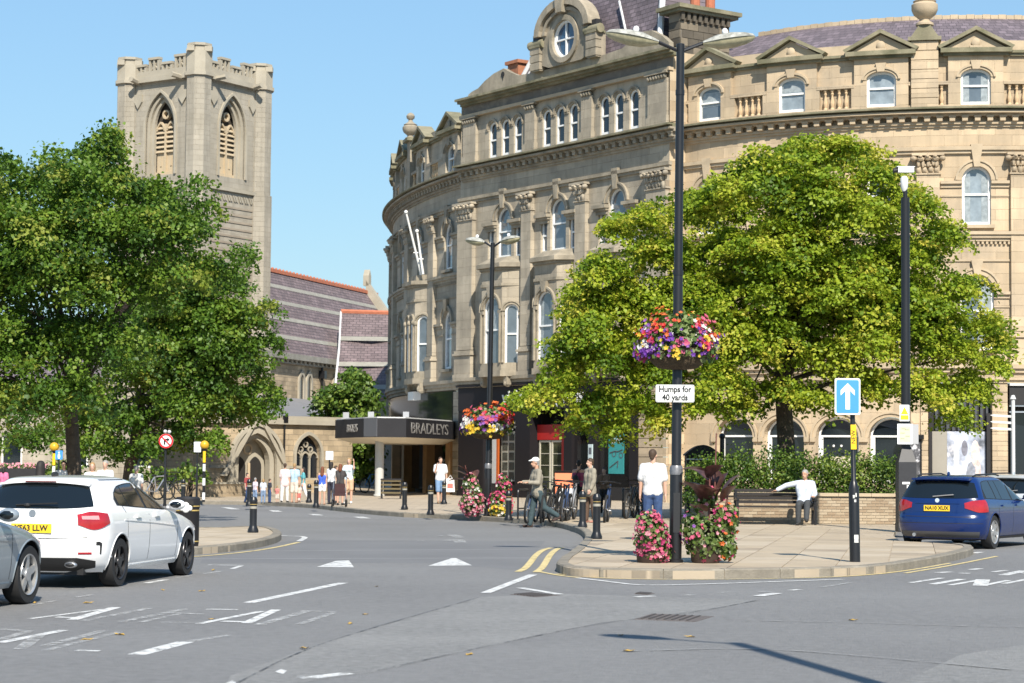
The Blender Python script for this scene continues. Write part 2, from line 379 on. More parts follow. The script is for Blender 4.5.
# far side-street give-way dashes, edge lines of the left island
for a,b in (((225,507.5),(236,509.5)),((273,510.5),(278,512)),((313,514.3),(319,515.6)),((358,517),(366,518.6)),((165,505),(182,506))): stripe(a,b,.3)
pline([(278,515.5),(330,517),(400,520),(450,522)],.12,linef)
pline([(266,531),(276,536),(308,536.5),(299,541.5)],.12,linew); pline([(299,542.5),(275,548),(245,552.5),(200,556.8),(120,561)],.10,liney)
for a,b in (((436,536),(452,536)),((444,541),(455,540)),((452,535),(460,538)),((418,541),(424,541)),((458,540),(461,543))): stripe(a,b,.25,linef)
crk=mat('dark crack sealant',(.09,.09,.092),.6,.2,6,wear=(3,.42,.58,1.0)); pale=mat('pale scuff',(.27,.268,.262),.9,.1,6,wear=(5,.40,.6,1.0))
for P_ in ([(378,671),(480,648),(600,623),(700,612),(760,600)],[(225,690),(300,651),(380,626),(440,609),(482,597)]): pline(P_,.018,crk,'road_crack')
for P_ in ([(745,621),(850,623),(940,626),(1030,628)],[(620,652),(760,648),(900,660),(1030,672)]): pline(P_,.06,pale,'road_scuff')
# iron covers
iron=mat('rusty iron cover',(.13,.11,.10),.7,.3,8,bump=.01,bs=60)
def cover(pts,lab):
    P=GP(pts); c=Vector((sum(p[0] for p in P)/len(P),sum(p[1] for p in P)/len(P),0))
    t=thing('drain_cover',lab,'drain cover',(c.x,c.y,0)); b=MB(); b.prism([(p[0]-c.x,p[1]-c.y) for p in P],-.02,.0035); b.build('frame',iron,t,fix=True)
    b=MB(); ux=Vector((P[1][0]-P[0][0],P[1][1]-P[0][1],0)); uy=Vector((P[3][0]-P[0][0],P[3][1]-P[0][1],0)); o=Vector((P[0][0]-c.x,P[0][1]-c.y,.0005))
    for i in range(7):
        f=(i+.75)/8; a=o+ux*f+uy*.1; e=o+ux*f+uy*.9; b.bar(a,e,.014,5)
    b.build('grating',mat('dark iron bars',(.05,.042,.038),.7),t)
cover([(634,619.5),(695,622),(714,616.5),(652,613.8)],'large rusty iron cover in the carriageway in front of the hanging basket column')
cover([(510,594.5),(535,597.5),(560,595.5),(533,592.8)],'narrow rusty drain cover by the white dash at the kerb corner')
cover([(634,594),(648,595),(655,593.4),(640,592.3)],'small iron cover beside the broken white line')
# --- pavements
KH=.125
cen_front=[(557,571.5),(562,574.6),(572,576.4),(590,577.6),(640,579),(700,579),(760,578.2),(820,577),(860,575.6),(890,572.6),(915,568.5),(940,564),(962,559),(972,555.6),(974,552.5),(960,550.5)]
lay=[(920,549),(900,546.5),(893,541),(897,532)]
left_edge=[(557,571.5),(560,566),(571,559),(583,548),(587,541),(581,533.5),(552,525.6),(498,522),(440,518.6),(400,517.2),(349,512.6),(309,507.6),(243,504.4),(198,504.2),(120,504),(40,504),(-40,504)]
CF=smooth_poly([tuple(G(x,y)[:2]) for x,y in cen_front],2); LY=[tuple(G(x,y)[:2]) for x,y in lay]
LE=smooth_poly([tuple(G(x,y)[:2]) for x,y in left_edge],2)
CEN=LE[::-1]+CF[1:]+LY+[(14.0,66),(34,66),(60,70),(60,400),(-160,400),(-160,LE[-1][1])]
pb=MB(); n=len(CEN)
pb.add([(x,y,KH-.012) for x,y in CEN]+[(x,y,0) for x,y in CEN],[list(range(n))]+[[(k+1)%n,k,k+n,(k+1)%n+n] for k in range(n)])
pb.uv=[(v.x,v.y,0) for v in pb.v]; pavement=struct('pavement',pb,pavem,fix=True)
isl=[(-60,566),(40,562),(120,559),(200,554.8),(245,550.4),(272,545),(282,540),(279,536),(268,531.8),(249,531.4),(200,534.5),(150,530),(112,521.5),(40,517),(-60,515)]
IS=smooth_poly([tuple(G(x,y)[:2]) for x,y in isl],2)
ib=MB(); n=len(IS); ib.add([(x,y,KH-.012) for x,y in IS]+[(x,y,0) for x,y in IS],[list(range(n))]+[[(k+1)%n,k,k+n,(k+1)%n+n] for k in range(n)])
ib.uv=[(v.x,v.y,0) for v in ib.v]; island=struct('pavement',ib,pavem,fix=True)
def resample(P,step):
    out=[P[0]]; acc=0
    for a,b in zip(P,P[1:]):
        L=math.dist(a,b); 
        if L<1e-6: continue
        t=step-acc
        while t<=L: out.append((a[0]+(b[0]-a[0])*t/L,a[1]+(b[1]-a[1])*t/L)); t+=step
        acc=L-(t-step)
    if math.dist(out[-1],P[-1])>.1: out.append(P[-1])
    return out
def kerbs(P,parent,step=.9,wd=.15,side=1,drop=None):
    R_=resample(P,step); nr=[]
    for i,p in enumerate(R_):
        a=R_[max(i-1,0)];b=R_[min(i+1,len(R_)-1)]; d=Vector((b[0]-a[0],b[1]-a[1])).normalized(); nr.append(Vector((-d.y,d.x))*side)
    for i in range(len(R_)-1):
        a,b=Vector(R_[i]),Vector(R_[i+1]); d=(b-a).normalized()*.004; a=a+d;b=b-d; na,nb=nr[i],nr[i+1]
        h=KH+.012+random.uniform(-.003,.003)
        if drop and drop[0]<i<drop[1]: h=.05
        o=.012
        A0=a-na*o;B0=b-nb*o;A1=a+na*wd;B1=b+nb*wd; c=.02; A2=A0+na*c;B2=B0+nb*c
        m=MB(); vs=[(*A0,-.01),(*B0,-.01),(*A0,h-c),(*B0,h-c),(*A2,h),(*B2,h),(*A1,h),(*B1,h),(*A1,-.01),(*B1,-.01)]
        m.add(vs,[[0,1,3,2],[2,3,5,4],[4,5,7,6],[6,7,9,8],[0,2,4,6,8],[1,9,7,5,3]])
        m.build('kerb_stone',kerbm,parent,fix=True)
kerbs(CF,pavement,.9,.16,1)
kerbs([p for p in LE if p[1]<75],pavement,.9,.16,-1)
kerbs(IS,island,.9,.16,1)
# paving slabs of the near pavement
def clip_rect(poly,rc,u,v,hu,hv):
    P=[Vector(p) for p in poly]
    for ax,h in ((u,hu),(-u,hu),(v,hv),(-v,hv)):
        lim=ax.dot(rc)+h; Q=[]
        for i in range(len(P)):
            a,b=P[i],P[(i+1)%len(P)]; da,db=ax.dot(a)-lim,ax.dot(b)-lim
            if da<=0: Q.append(a)
            if (da<0)!=(db<0) and abs(da-db)>1e-9: Q.append(a+(b-a)*(da/(da-db)))
        P=Q
        if len(P)<3: return []
    return P
def offset_in(P,d,side):
    out=[]
    for i,p in enumerate(P):
        a=P[max(i-1,0)];b=P[min(i+1,len(P)-1)]; t=Vector((b[0]-a[0],b[1]-a[1])).normalized(); n_=Vector((-t.y,t.x))*side; out.append((p[0]+n_.x*d,p[1]+n_.y*d))
    return out
ci=offset_in(CF,.16,1); li=[p for p in offset_in(LE,.16,-1) if p[1]<52]
area=li[::-1]+ci[1:]+[(7.55,41.2),(7.55,52.0),(li[-1][0],52.0)]
hd=rad(90-11); su=Vector((math.cos(hd),math.sin(hd))); sv=Vector((su.y,-su.x))
def slab_grid(area,parent,o,lu,lv,ni,nj,top):
    k=0
    for j in range(-nj,nj):
        for i in range(-ni,ni):
            if k>=290: return
            c=o+su*(i+.5*(j%2))*lu+sv*j*lv
            q=clip_rect(area,c,su,sv,lu/2-.008,lv/2-.008)
            if len(q)<3: continue
            ar=abs(sum(q[a].x*q[(a+1)%len(q)].y-q[(a+1)%len(q)].x*q[a].y for a in range(len(q))))/2
            if ar<.02: continue
            z=top+random.uniform(-.002,.002); b=MB(); nn=len(q)
            b.add([(*p,z) for p in q]+[(*p,z-.03) for p in q],[list(range(nn))]+[[(a+1)%nn,a,a+nn,(a+1)%nn+nn] for a in range(nn)])
            b.build('paving_slab',random.choice([slabm,slabm,slabm,slabm2,slabm2,slabm3]),parent,fix=True); k+=1
slab_grid(area,pavement,Vector((4,40)),1.05,.75,14,16,KH)
ia=offset_in(IS,.16,1)
slab_grid([p for p in ia if p[0]>-8.5],island,Vector((-6,45)),1.05,.75,12,8,KH)
# fallen leaves on the road
lf=mat('yellow fallen leaf',(.45,.28,.05),.7,.3,20); lb=MB(); lb.add([(0,0,.012),(.05,.03,.03),(.12,.02,.02),(.16,0,.035),(.12,-.05,.02),(.05,-.04,.028)],[[0,1,2,3],[0,3,4,5]]); lme=None
LEAF=[(376,587,'right of the left give-way triangle'),(362,615,'in mid road below the left give-way triangle'),(349,625,'lowest of the two in mid road left of centre'),(466,656,'on the pale worn patch near the bottom centre'),(622,652,'below the far end of the lamp shadow'),(620,636,'just under the tip of the lamp shadow'),(848,621,'in the empty road at the lower right'),(696,638,'between the drain cover and the lamp shadow'),(80,641,'on the faded lettering at lower left'),(125,636,'right of the lower faded lettering'),(216,620,'beside the upper faded lettering'),(82,604,'just behind the grey car front wheel'),(198,592,'off the front wheel of the white hatchback, farther'),(164,591,'off the rear wheel of the white hatchback'),(308,649,'above the short dash at the bottom left'),(212,571,'by the thin white corner mark'),(34,604,'next to the grey car tyre')]
for i,(x,y,wh) in enumerate(LEAF):
    if lme is None: o=lb.build('fallen_leaf',lf); lme=o
    else: o=lme.copy(); COL.objects.link(o)
    p=G(x,y,-.006); o.location=p; o.rotation_euler=(0,0,random.uniform(0,6)); s=random.uniform(.5,.85); o.scale=(s,s,s)
    tag(o,'yellow fallen leaf '+wh,'leaf','fallen leaves on the road')
# ------------------------------------------------------------------ curved stone building
class ArcF:
    curved=True
    def __init__(s,c,R,th0): s.c=Vector(c); s.R=R; s.th0=rad(th0)
    def P(s,u,w,z):
        th=s.th0-u/s.R; return Vector((s.c.x-math.sin(th)*(s.R+w),s.c.y+math.cos(th)*(s.R+w),z))
    def ang(s,u): return s.th0-u/s.R-PI     # rotation that turns local -y outward ... x to the right
class LinF:
    curved=False
    def __init__(s,p,th,base=None):
        s.t=Vector((math.cos(rad(th)),math.sin(rad(th)))); s.n=Vector((-s.t.y,s.t.x)); s.p=Vector(p); s.th=rad(th)
    def P(s,u,w,z): q=s.p+s.t*u+s.n*w; return Vector((q.x,q.y,z))
    def ang(s,u): return s.th-PI
class SubF:
    """straight face between two (u,w) points of a parent facade"""
    curved=False
    def __init__(s,F,a,b):
        s.F=F; s.a=Vector(a); s.b=Vector(b); s.L=(s.b-s.a).length; s.d=(s.b-s.a)/s.L; s.n=Vector((-s.d.y,s.d.x))
    def P(s,u,w,z): q=s.a+s.d*u+s.n*w; return s.F.P(q.x,q.y,z)
WR=17.4
FR=ArcF((19.08,93.39),WR,197)
_fp=LinF((5.68,80.22),125.1); FP=LinF(_fp.p-_fp.n*.6,125.1)
FL=ArcF((40.78,113.85),47.4,118)
crescent=thing('crescent_building','curved sandstone corner building with arched windows, attic pediments and shops at street level','building',(4,86,0))
CB=crescent
UW=14.9
SPLIT={'balustrade_rail','balustrade_pier','impost','stallriser','bay_bracket','colonnette','white_reveal','window_card'}
def part(name,mb,m,parent=None,**k): return split_build(mb,name,m,parent or CB,**k) if name in SPLIT else mb.build(name,m,parent or CB,**k)
WRG=random.Random(21); curt=mat('net curtain behind glass',(.30,.33,.34),.12,.35,6,spec=.8,coat=.3)
def arch_pts(uc,a,zsp,rise,n=12):
    if rise<=0: return [(uc+a,zsp),(uc-a,zsp)]
    return [(uc+a*math.cos(PI*i/n),zsp+rise*math.sin(PI*i/n)) for i in range(n+1)]
def useg(F,a,b):
    n=max(1,int(math.ceil(abs(b-a)/.7))) if F.curved else 1
    return [a+(b-a)*i/n for i in range(n+1)]
def wall(F,u0,u1,z0,z1,ops=(),w=0,depth=.3,mb=None):
    """wall sheet with arched openings (uc,half width,sill,spring,rise) and their reveals"""
    b=mb or MB(F); ops=sorted(ops)
    def q(a0,b0,a1,b1):
        us=useg(F,a0,a1)
        for x,y in zip(us,us[1:]): b.add([(x,w,b0),(y,w,b0),(y,w,b1),(x,w,b1)],[[0,1,2,3][::-1]])
    edges=[u0]+[(o[0]+o[1]+p[0]-p[1])/2 for o,p in zip(ops,ops[1:])]+[u1]
    if not ops: q(u0,z0,u1,z1); return b
    for k,(uc,a,zs,zsp,ri) in enumerate(ops):
        l,r=edges[k],edges[k+1]
        if zs>z0+1e-4: q(l,z0,r,zs)
        q(l,zs,uc-a,z1); q(uc+a,zs,r,z1)
        P=arch_pts(uc,a,zsp,ri)
        for p0,p1 in zip(P,P[1:]):
            b.add([(p0[0],w,p0[1]),(p1[0],w,p1[1]),(p1[0],w,z1),(p0[0],w,z1)],[[0,1,2,3]])
        O=[(uc-a,zs),(uc+a,zs)]+P
        if zsp<=zs: O=P
        for p0,p1 in zip(O,O[1:]+O[:1]):
            b.add([(p0[0],w,p0[1]),(p1[0],w,p1[1]),(p1[0],w-depth,p1[1]),(p0[0],w-depth,p0[1])],[[0,1,2,3]])
    return b
def window(F,uc,a,zs,zsp,ri,w=-.14,glass=None,fr=.095,bar=True,parent=None,fm=None,vbar=False):
    P=[(uc-a,zs),(uc+a,zs)]+arch_pts(uc,a,zsp,ri); 
    if ri<=0: P=[(uc-a,zs),(uc+a,zs),(uc+a,zsp),(uc-a,zsp)]
    ia=a-fr; I=[(uc-ia,zs+fr*1.3),(uc+ia,zs+fr*1.3)]+arch_pts(uc,ia,zsp,max(ri-fr,0)) if ri>0 else [(uc-ia,zs+fr*1.3),(uc+ia,zs+fr*1.3),(uc+ia,zsp-fr),(uc-ia,zsp-fr)]
    b=MB(F); b.ring(P,I,w-.06,w+.03)
    if bar:
        zm=zs+(zsp+ri-zs)*.52 if bar is True else bar
        b.box((uc-ia,w-.04,zm-.035),(uc+ia,w+.045,zm+.035))
    if vbar: b.box((uc-.02,w-.03,zs+fr),(uc+.02,w+.02,zsp+ri-fr))
    o=part('window',b,fm or winwhite,parent,fix=True)
    gm_=glass or random.choice([glassm,glassm,glassd])
    p=MB(F); n=len(I); p.add([(x,w-.02,z) for x,z in I],[list(range(n))]); p.build('pane',gm_,o)
    k=WRG.random(); 
    if gm_ is not glassd and ri>0 and a>.4 and k<.75:   # curtains and blinds seen close behind the glass
        zt=zsp+ri*.3
        if k<.3: sp=[(uc-ia+.01,uc-ia*.45,zs+.15,zt),(uc+ia*.5,uc+ia-.01,zs+.15,zt)]
        elif k<.5: sp=[(uc-ia+.01,uc-ia*.1,zs+.15,zt)]
        else: sp=[(uc-ia+.01,uc+ia-.01,zs+(zsp-zs)*WRG.uniform(.55,.8),zt)]
        for x0,x1,y0,y1 in sp: c=MB(F); c.box((x0,w-.019,y0),(x1,w-.014,y1)); c.build('curtain',curt,o)
    return o
def archtrim(F,uc,a,zsp,ri,m,wd=.2,pr=.07,w=0,key=None,legs=0,name='arch_moulding'):
    O=arch_pts(uc,a+wd,zsp,ri+wd,14); I=arch_pts(uc,a,zsp,ri,14)
    if legs: O=[(uc+a+wd,zsp-legs)]+O+[(uc-a-wd,zsp-legs)]; I=[(uc+a,zsp-legs)]+I+[(uc-a,zsp-legs)]
    b=MB(F); b.ring(O,I,w-.02,w+pr,closed=False)
    O2=arch_pts(uc,a+wd+.05,zsp,ri+wd+.05,14); I2=arch_pts(uc,a+wd-.03,zsp,ri+wd-.03,14); b.ring(O2,I2,w,w+pr+.05,closed=False)
    o=part(name,b,m,fix=True)
    if key:
        z0=zsp+ri-.04; k=MB(F); k.wprism([(uc-.10,z0),(uc+.10,z0),(uc+.22,z0+key*.9),(uc-.22,z0+key*.9)],w-.02,w+pr+.10); part('keystone',k,m,fix=True)
    return o
def pilaster(F,u,hw,z0,z1,m,w=0,ped=True):
    b=MB(F); b.box((u-hw,w-.02,z0+ (1.25 if ped else 0)),(u+hw,w+.2,z1-.72))
    b.box((u-hw-.05,w-.02,z1-.80),(u+hw+.05,w+.25,z1-.74))
    if ped:
        b.box((u-hw-.06,w-.02,z0),(u+hw+.06,w+.27,z0+1.0)); b.box((u-hw-.12,w-.02,z0+1.0),(u+hw+.12,w+.34,z0+1.1)); b.box((u-hw-.06,w-.02,z0+1.1),(u+hw+.06,w+.27,z0+1.22)); b.box((u-hw-.1,w-.02,z0),(u+hw+.1,w+.32,z0+.15))
    o=part('pilaster',b,m,fix=True)
    c=MB(F); zb=z1-.74
    c.box((u-hw,w,zb),(u+hw,w+.2,z1-.1)); c.box((u-hw-.16,w,z1-.1),(u+hw+.16,w+.4,z1))
    n=max(3,int(hw*2/.2))
    rg=random.Random(int(u*100))
    for r_,(zz,ex,sz) in enumerate(((zb+.14,.03,.17),(zb+.36,.10,.16),(zb+.53,.2,.09))):
        nn=n+(r_%2)-(1 if r_==2 else 0)
        for i in range(nn):
            uu=u-hw*.98+1.96*hw*(i+.5)/nn+rg.uniform(-.03,.03)
            c.ball((uu,w+.2+ex*.6,zz+rg.uniform(-.03,.03)),(hw*1.05/nn,.08+ex*.4,sz*rg.uniform(.8,1.2)),6,4); c.ball((uu+rg.uniform(-.02,.02),w+.25+ex,zz+sz*.8),(hw*.6/nn,.07,.05),5,4)
    for sx in (-1,1): c.ball((u+sx*(hw+.1),w+.3,z1-.2),(.13,.14,.11),7,5)
    part('capital',c,m,o,smooth=True)
    return o
def cornice(F,u0,u1,z0,z1,pr,m,name='cornice',w=0,steps=4):
    b=MB(F)
    for i in range(steps):
        f=(i+1)/steps; b.box((u0,w-.05,z0+(z1-z0)*i/steps),(u1,w+pr*(f**.8)-(.001*i),z0+(z1-z0)*f-(0 if i==steps-1 else .0)))
    return part(name,b,m)
def modill(F,u0,u1,z,m,step=.5,w=0,d=.34,hh=.24,name='modillions'):
    b=MB(F); n=int((u1-u0)/step)
    for i in range(n+1):
        u=u0+(u1-u0)*(i+.5)/(n+1); b.box((u-.1,w-.02,z),(u+.1,w+d,z+hh),seg=1); b.box((u-.13,w-.02,z+hh-.05),(u+.13,w+d+.03,z+hh+.01),seg=1)
    o=part(name,b,m); o['kind']='stuff'; return o
def dentils(F,u0,u1,z,m,w=0,step=.16):
    b=MB(F); n=int((u1-u0)/step)
    for i in range(n): u=u0+(i+.5)*step; b.box((u-.04,w-.01,z),(u+.04,w+.09,z+.1),seg=1)
    o=part('dentils',b,m); o['kind']='stuff'
bal_me=None
def balusters(F,us,z0,z1,w,m):
    global bal_me
    for u in us:
        if bal_me is None:
            b=MB(); h=z1-z0; b.lathe([(.075,0),(.075,.06*h),(.05,.1*h),(.085,.28*h),(.085,.36*h),(.04,.62*h),(.04,.72*h),(.065,.78*h),(.04,.84*h),(.075,.92*h),(.075,h)],8); o=b.build('baluster',m,CB,smooth=True); bal_me=o
        else: o=bal_me.copy(); COL.objects.link(o)
        o.location=F.P(u,w,z0)-CB.location
# levels of the storeys
Z1,Z2,ZA,ZF,ZC0,ZC,ZT=5.4,10.35,13.3,13.55,14.33,15.0,17.0
def storeys(F,u0,u1,ms,mt,bays,pils,a1=.62,a2=.53,skip1=()):
    o1=[(u,a1,5.95,8.15,a1) for u in bays if u not in skip1]; o2=[(u,a2,10.62,12.3,a2) for u in bays]
    part('wall',wall(F,u0,u1,4.9,Z2,o1),ms); part('wall',wall(F,u0,u1,Z2,ZC,o2),ms)
    for u,a,zs,zp,r in o1+o2:
        window(F,u,a,zs,zp,r,glass=random.choice([glassm,glassm,glassd,glassn]))
        archtrim(F,u,a,zp,r,mt,key=.62 if zs<9 else .95)
        s=MB(F); s.box((u-a-.12,0,zs-.13),(u+a+.12,.16,zs)); part('sill',s,mt)
        # impost mouldings either side up to the pilasters
        lo=max([p for p in pils if p<u] or [u0]); hi=min([p for p in pils if p>u] or [u1]); lo=lo+.45 if lo in pils else lo; hi=hi-.45 if hi in pils else hi
        im=MB(F)
        for x0,x1 in ((lo,u-a),(u+a,hi)):
            if x1-x0>.1: im.box((x0,-.01,zp-.28),(x1,.06,zp-.14)); im.box((x0,-.01,zp-.14),(x1,.15,zp-.03)); im.box((x0,-.01,zp-.62),(x1,.04,zp-.56))
        part('impost',im,mt)
    cornice(F,u0,u1,4.95,5.4,.34,mt,'string_course',steps=3)
    cornice(F,u0,u1,10.0,10.36,.26,mt,'string_course',steps=3); dentils(F,u0,u1,9.89,mt)
    b=MB(F); b.box((u0,-.02,9.25),(u1,.05,9.33)); part('string_course',b,mt)
    b=MB(F); b.box((u0,-.02,13.30),(u1,.10,13.42)); b.box((u0,-.02,13.42),(u1,.17,13.56)); part('architrave',b,mt)
    for p in pils: pilaster(F,p,.42,5.4,13.3,ms)
def eaves(F,u0,u1,mt,mc):
    modill(F,u0,u1,14.50,mt,step=.46,d=.30,hh=.19); b=MB(F); b.box((u0,-.02,14.30),(u1,.07,14.40)); b.box((u0,-.02,14.40),(u1,.15,14.50)); part('bed_moulding',b,mt)
    cornice(F,u0,u1,14.69,14.86,.48,mt,'cornice_corona',steps=2); cornice(F,u0,u1,14.86,15.0,.6,mc,steps=2)
    # sloped weathering on the cornice
    b=MB(F); us=useg(F,u0,u1)
    for x,y in zip(us,us[1:]): b.add([(x,.59,15.003),(y,.59,15.003),(y,-.1,15.12),(x,-.1,15.12)],[[0,1,2,3]])
    part('weathering',b,mc)
def wing_attic(F,u0,u1,bays,ms,mt,mc,glasses,piers=()):
    a=.56; zs,zp,ri=15.16,16.2,.32; wb=-.22
    part('wall',wall(F,u0,u1,15.0,17.1,[(u,a,zs,zp,ri) for u in bays],w=wb),ms)
    for i,u in enumerate(bays):
        # projecting surround with its own arched opening
        part('window_surround',wall(F,u-1.02,u+1.02,15.02,17.0,[(u,a,zs,zp,ri)],w=wb+.2),ms)
        sd=MB(F)
        for x in (u-1.02,u+1.02): sd.add([(x,wb,15.02),(x,wb+.2,15.02),(x,wb+.2,17.0),(x,wb,17.0)],[[0,1,2,3]])
        part('window_surround',sd,ms)
        window(F,u,a,zs,zp,ri,w=wb+.02,glass=glasses[i%len(glasses)],bar=zs+.72)
        archtrim(F,u,a,zp,ri,mt,wd=.12,pr=.03,w=wb+.2); 
        k=MB(F); k.wprism([(u-.13,zp+ri-.03),(u+.13,zp+ri-.03),(u+.2,zp+ri+.3),(u-.2,zp+ri+.3)],wb+.18,wb+.3); part('keystone',k,mt,fix=True)
        b=MB(F); b.box((u-1.2,wb-.1,17.0),(u+1.2,wb+.33,17.1)); b.box((u-1.3,wb-.1,17.1),(u+1.3,wb+.48,17.27)); part('entablature',b,mc)
        pd=MB(F); pd.wprism([(u-1.2,17.27),(u+1.2,17.27),(u,17.92)],wb-.3,wb+.22); o=part('pediment',pd,mt,fix=True)
        rk=MB(F)
        for s in (-1,1): rk.wprism([(u+s*1.32,17.27),(u,17.95),(u,18.1),(u+s*1.42,17.36)],wb-.3,wb+.42)
        rk.build('raking_cornice',mc,o,fix=True)
        cv=MB(F); cv.ball((u,wb+.24,17.5),(.17,.06,.17),8,6); cv.box((u-.22,wb+.2,17.3),(u+.22,wb+.3,17.38)); cv.build('carving',mt,o,smooth=True)
    ed=[u0]+[(x+y)/2 for x,y in zip(bays,bays[1:])]+[u1]
    cornice(F,u0,u1,17.02,17.22,.2,mc,'attic_cornice',w=wb,steps=2)
    b=MB(F); b.box((u0,wb-.25,17.22),(u1,wb-.02,17.62)); part('parapet',b,mt)
    sp=[u0]+sum([[u-1.02,u+1.02] for u in bays],[])+[u1]
    for i in range(0,len(sp)-1,2):
        x0,x1=sp[i],sp[i+1]
        if x1-x0<.5: continue
        b=MB(F); b.box((x0,wb-.02,15.93),(x1,wb+.22,16.06)); b.box((x0,wb-.02,15.06),(x1,wb+.22,15.16)); 
        cuts=[]; k=[p for p in piers if x0<p<x1]
        for p in k: pass
        part('balustrade_rail',b,ms)
        if k:
            us=[k[0]-.62,k[0]+.62]
        else:
            m_=(x0+x1)/2; us=[m_+(j-1.5)*.27 for j in range(4)]
            b=MB(F); b.box((x0,wb-.02,15.16),(m_-.62,wb+.2,15.93)); b.box((m_+.62,wb-.02,15.16),(x1,wb+.2,15.93)); part('balustrade_pier',b,ms)
        us=[u for u in us if x0<u<x1]
        balusters(F,us,15.16,15.93,wb+.1,buffm)
# right wing
RB=[0.2,3.62,6.95,10.46,13.96,17.6]
piersR=[8.72]
storeys(FR,-1.5,19.35,stone,trim,RB,[1.9,5.3,8.72,12.2,15.75])
eaves(FR,-1.5,19.0,trim,cornm)
wing_attic(FR,-1.5,19.2,RB,stone,trim,cornm,[glassn,glassm,glassm,glassn,glassn,glassm],[8.83])
# rusticated chimney pier with urn between attic windows
pier=MB(FR); pier.box((8.36,-.2,15.05),(9.30,.02,17.62)); po=part('attic_pier',pier,trim)
for i in range(7):
    z=15.08+i*.36; s=MB(FR); s.box((8.33,-.1,z),(9.33,.10,z+.335)); s.build('stone',stone,po,fix=True)
b=MB(FR); b.box((8.22,-.3,17.6),(9.44,.2,17.74)); b.wprism([(8.32,17.74),(9.34,17.74),(9.0,18.25),(8.66,18.25)],-.25,.12); b.build('pier_cap',cornm,po,fix=True)
def urn(F,u,w,z,sc,m,parent,name='urn'):
    b=MB(); b.lathe([(.34*sc,0),(.34*sc,.08*sc),(.2*sc,.16*sc),(.2*sc,.24*sc),(.42*sc,.42*sc),(.5*sc,.6*sc),(.5*sc,.78*sc),(.4*sc,.86*sc),(.44*sc,.92*sc),(.3*sc,1.0*sc),(.15*sc,1.12*sc),(.12*sc,1.22*sc),(.24*sc,1.32*sc),(.27*sc,1.48*sc),(.18*sc,1.62*sc),(.02,1.7*sc)],14)
    o=b.build(name,m,parent,smooth=True); o.location=F.P(u,w,z)-CB.location; return o
urn(FR,8.83,-.1,18.2,1.0,trim,po)
# roof of the right wing
def roof(F,u0,u1,pts,m,name='roof',parent=None):
    b=MB(F); us=useg(F,u0,u1)
    for x,y in zip(us,us[1:]):
        for (w0,z0),(w1,z1) in zip(pts,pts[1:]): b.add([(x,w0,z0),(y,w0,z0),(y,w1,z1),(x,w1,z1)],[[0,1,2,3]])
    # keep slate courses even along the slope
    L=0; 
    o=part(name,b,m,parent); return o
rr=roof(FR,-1.5,20.5,[(-.75,17.45),(-5.2,19.55),(-9.5,17.45)],slate)
b=MB(FR)
for i in range(46):
    u=-1.5+i*.45; b.box((u,-5.32,19.5),(u+.43,-5.08,19.66+.02*(i%2)),seg=1)
b.build('ridge_tile',trim,rr,kind='stuff')
b=MB(FR); b.box((-1.5,-1.3,17.5),(19.0,-.72,17.58)); b.build('gutter',lead,rr)
# ---- pavilion
PW=[11.42,7.41,3.35]; PP=[.62,5.62,9.5,14.25]
o2=[(u,.56,10.62,12.3,.56) for u in PW]
sidel=[(u+s*1.02,.23,10.62,12.0,0) for u in PW for s in (-1,1)]
part('wall',wall(FP,0,UW,Z2,ZC,o2+sidel),stonew)
for u,a,zs,zp,r in o2:
    window(FP,u,a,zs,zp,r,glass=glassm); archtrim(FP,u,a,zp,r,trimw,key=.95)
    for s in (-1,1):
        window(FP,u+s*1.02,.23,10.62,12.0,0,glass=glassm,fr=.07)
        b=MB(FP); x=u+s*1.0; b.box((x-.42,-.02,12.0),(x+.42,.14,12.1)); b.box((x-.46,-.02,12.1),(x+.46,.24,12.24)); b.box((x-.36,-.02,11.85),(x+.36,.06,12.0)); part('impost',b,trimw)
part('wall',wall(FP,0,UW,4.9,Z2,[(u,1.1,5.6,9.6,0) for u in PW]),stonew)
for u0_,u1_,sgn in ((0,0,1),(UW,UW,-1)):
    b=MB(FP); b.add([(u0_,0,0),(u0_,-2.4,0),(u0_,-2.4,18.0),(u0_,0,18.0)],[[0,1,2,3]]); part('return_wall',b,stonew if sgn<0 else stone)
cornice(FP,0,UW,4.95,5.4,.34,trimw,'string_course',steps=3)
b=MB(FP); b.box((-.1,-.02,13.30),(UW,.10,13.42)); b.box((-.15,-.02,13.42),(UW,.17,13.56)); part('architrave',b,trimw)
for p,hw in zip(PP,(.62,.36,.36,.6)): pilaster(FP,p,hw,5.4,13.3,stonew)
eaves(FP,-.6,UW-.15,trimw,cornm)
# small quoin strip and downpipe beside the left pilaster
q=MB(FP)
for i in range(22): q.box((UW-.12,-.02,5.5+i*.35),(UW+.02,.09,5.5+i*.35+.31))
part('quoin_strip',q,trimw)
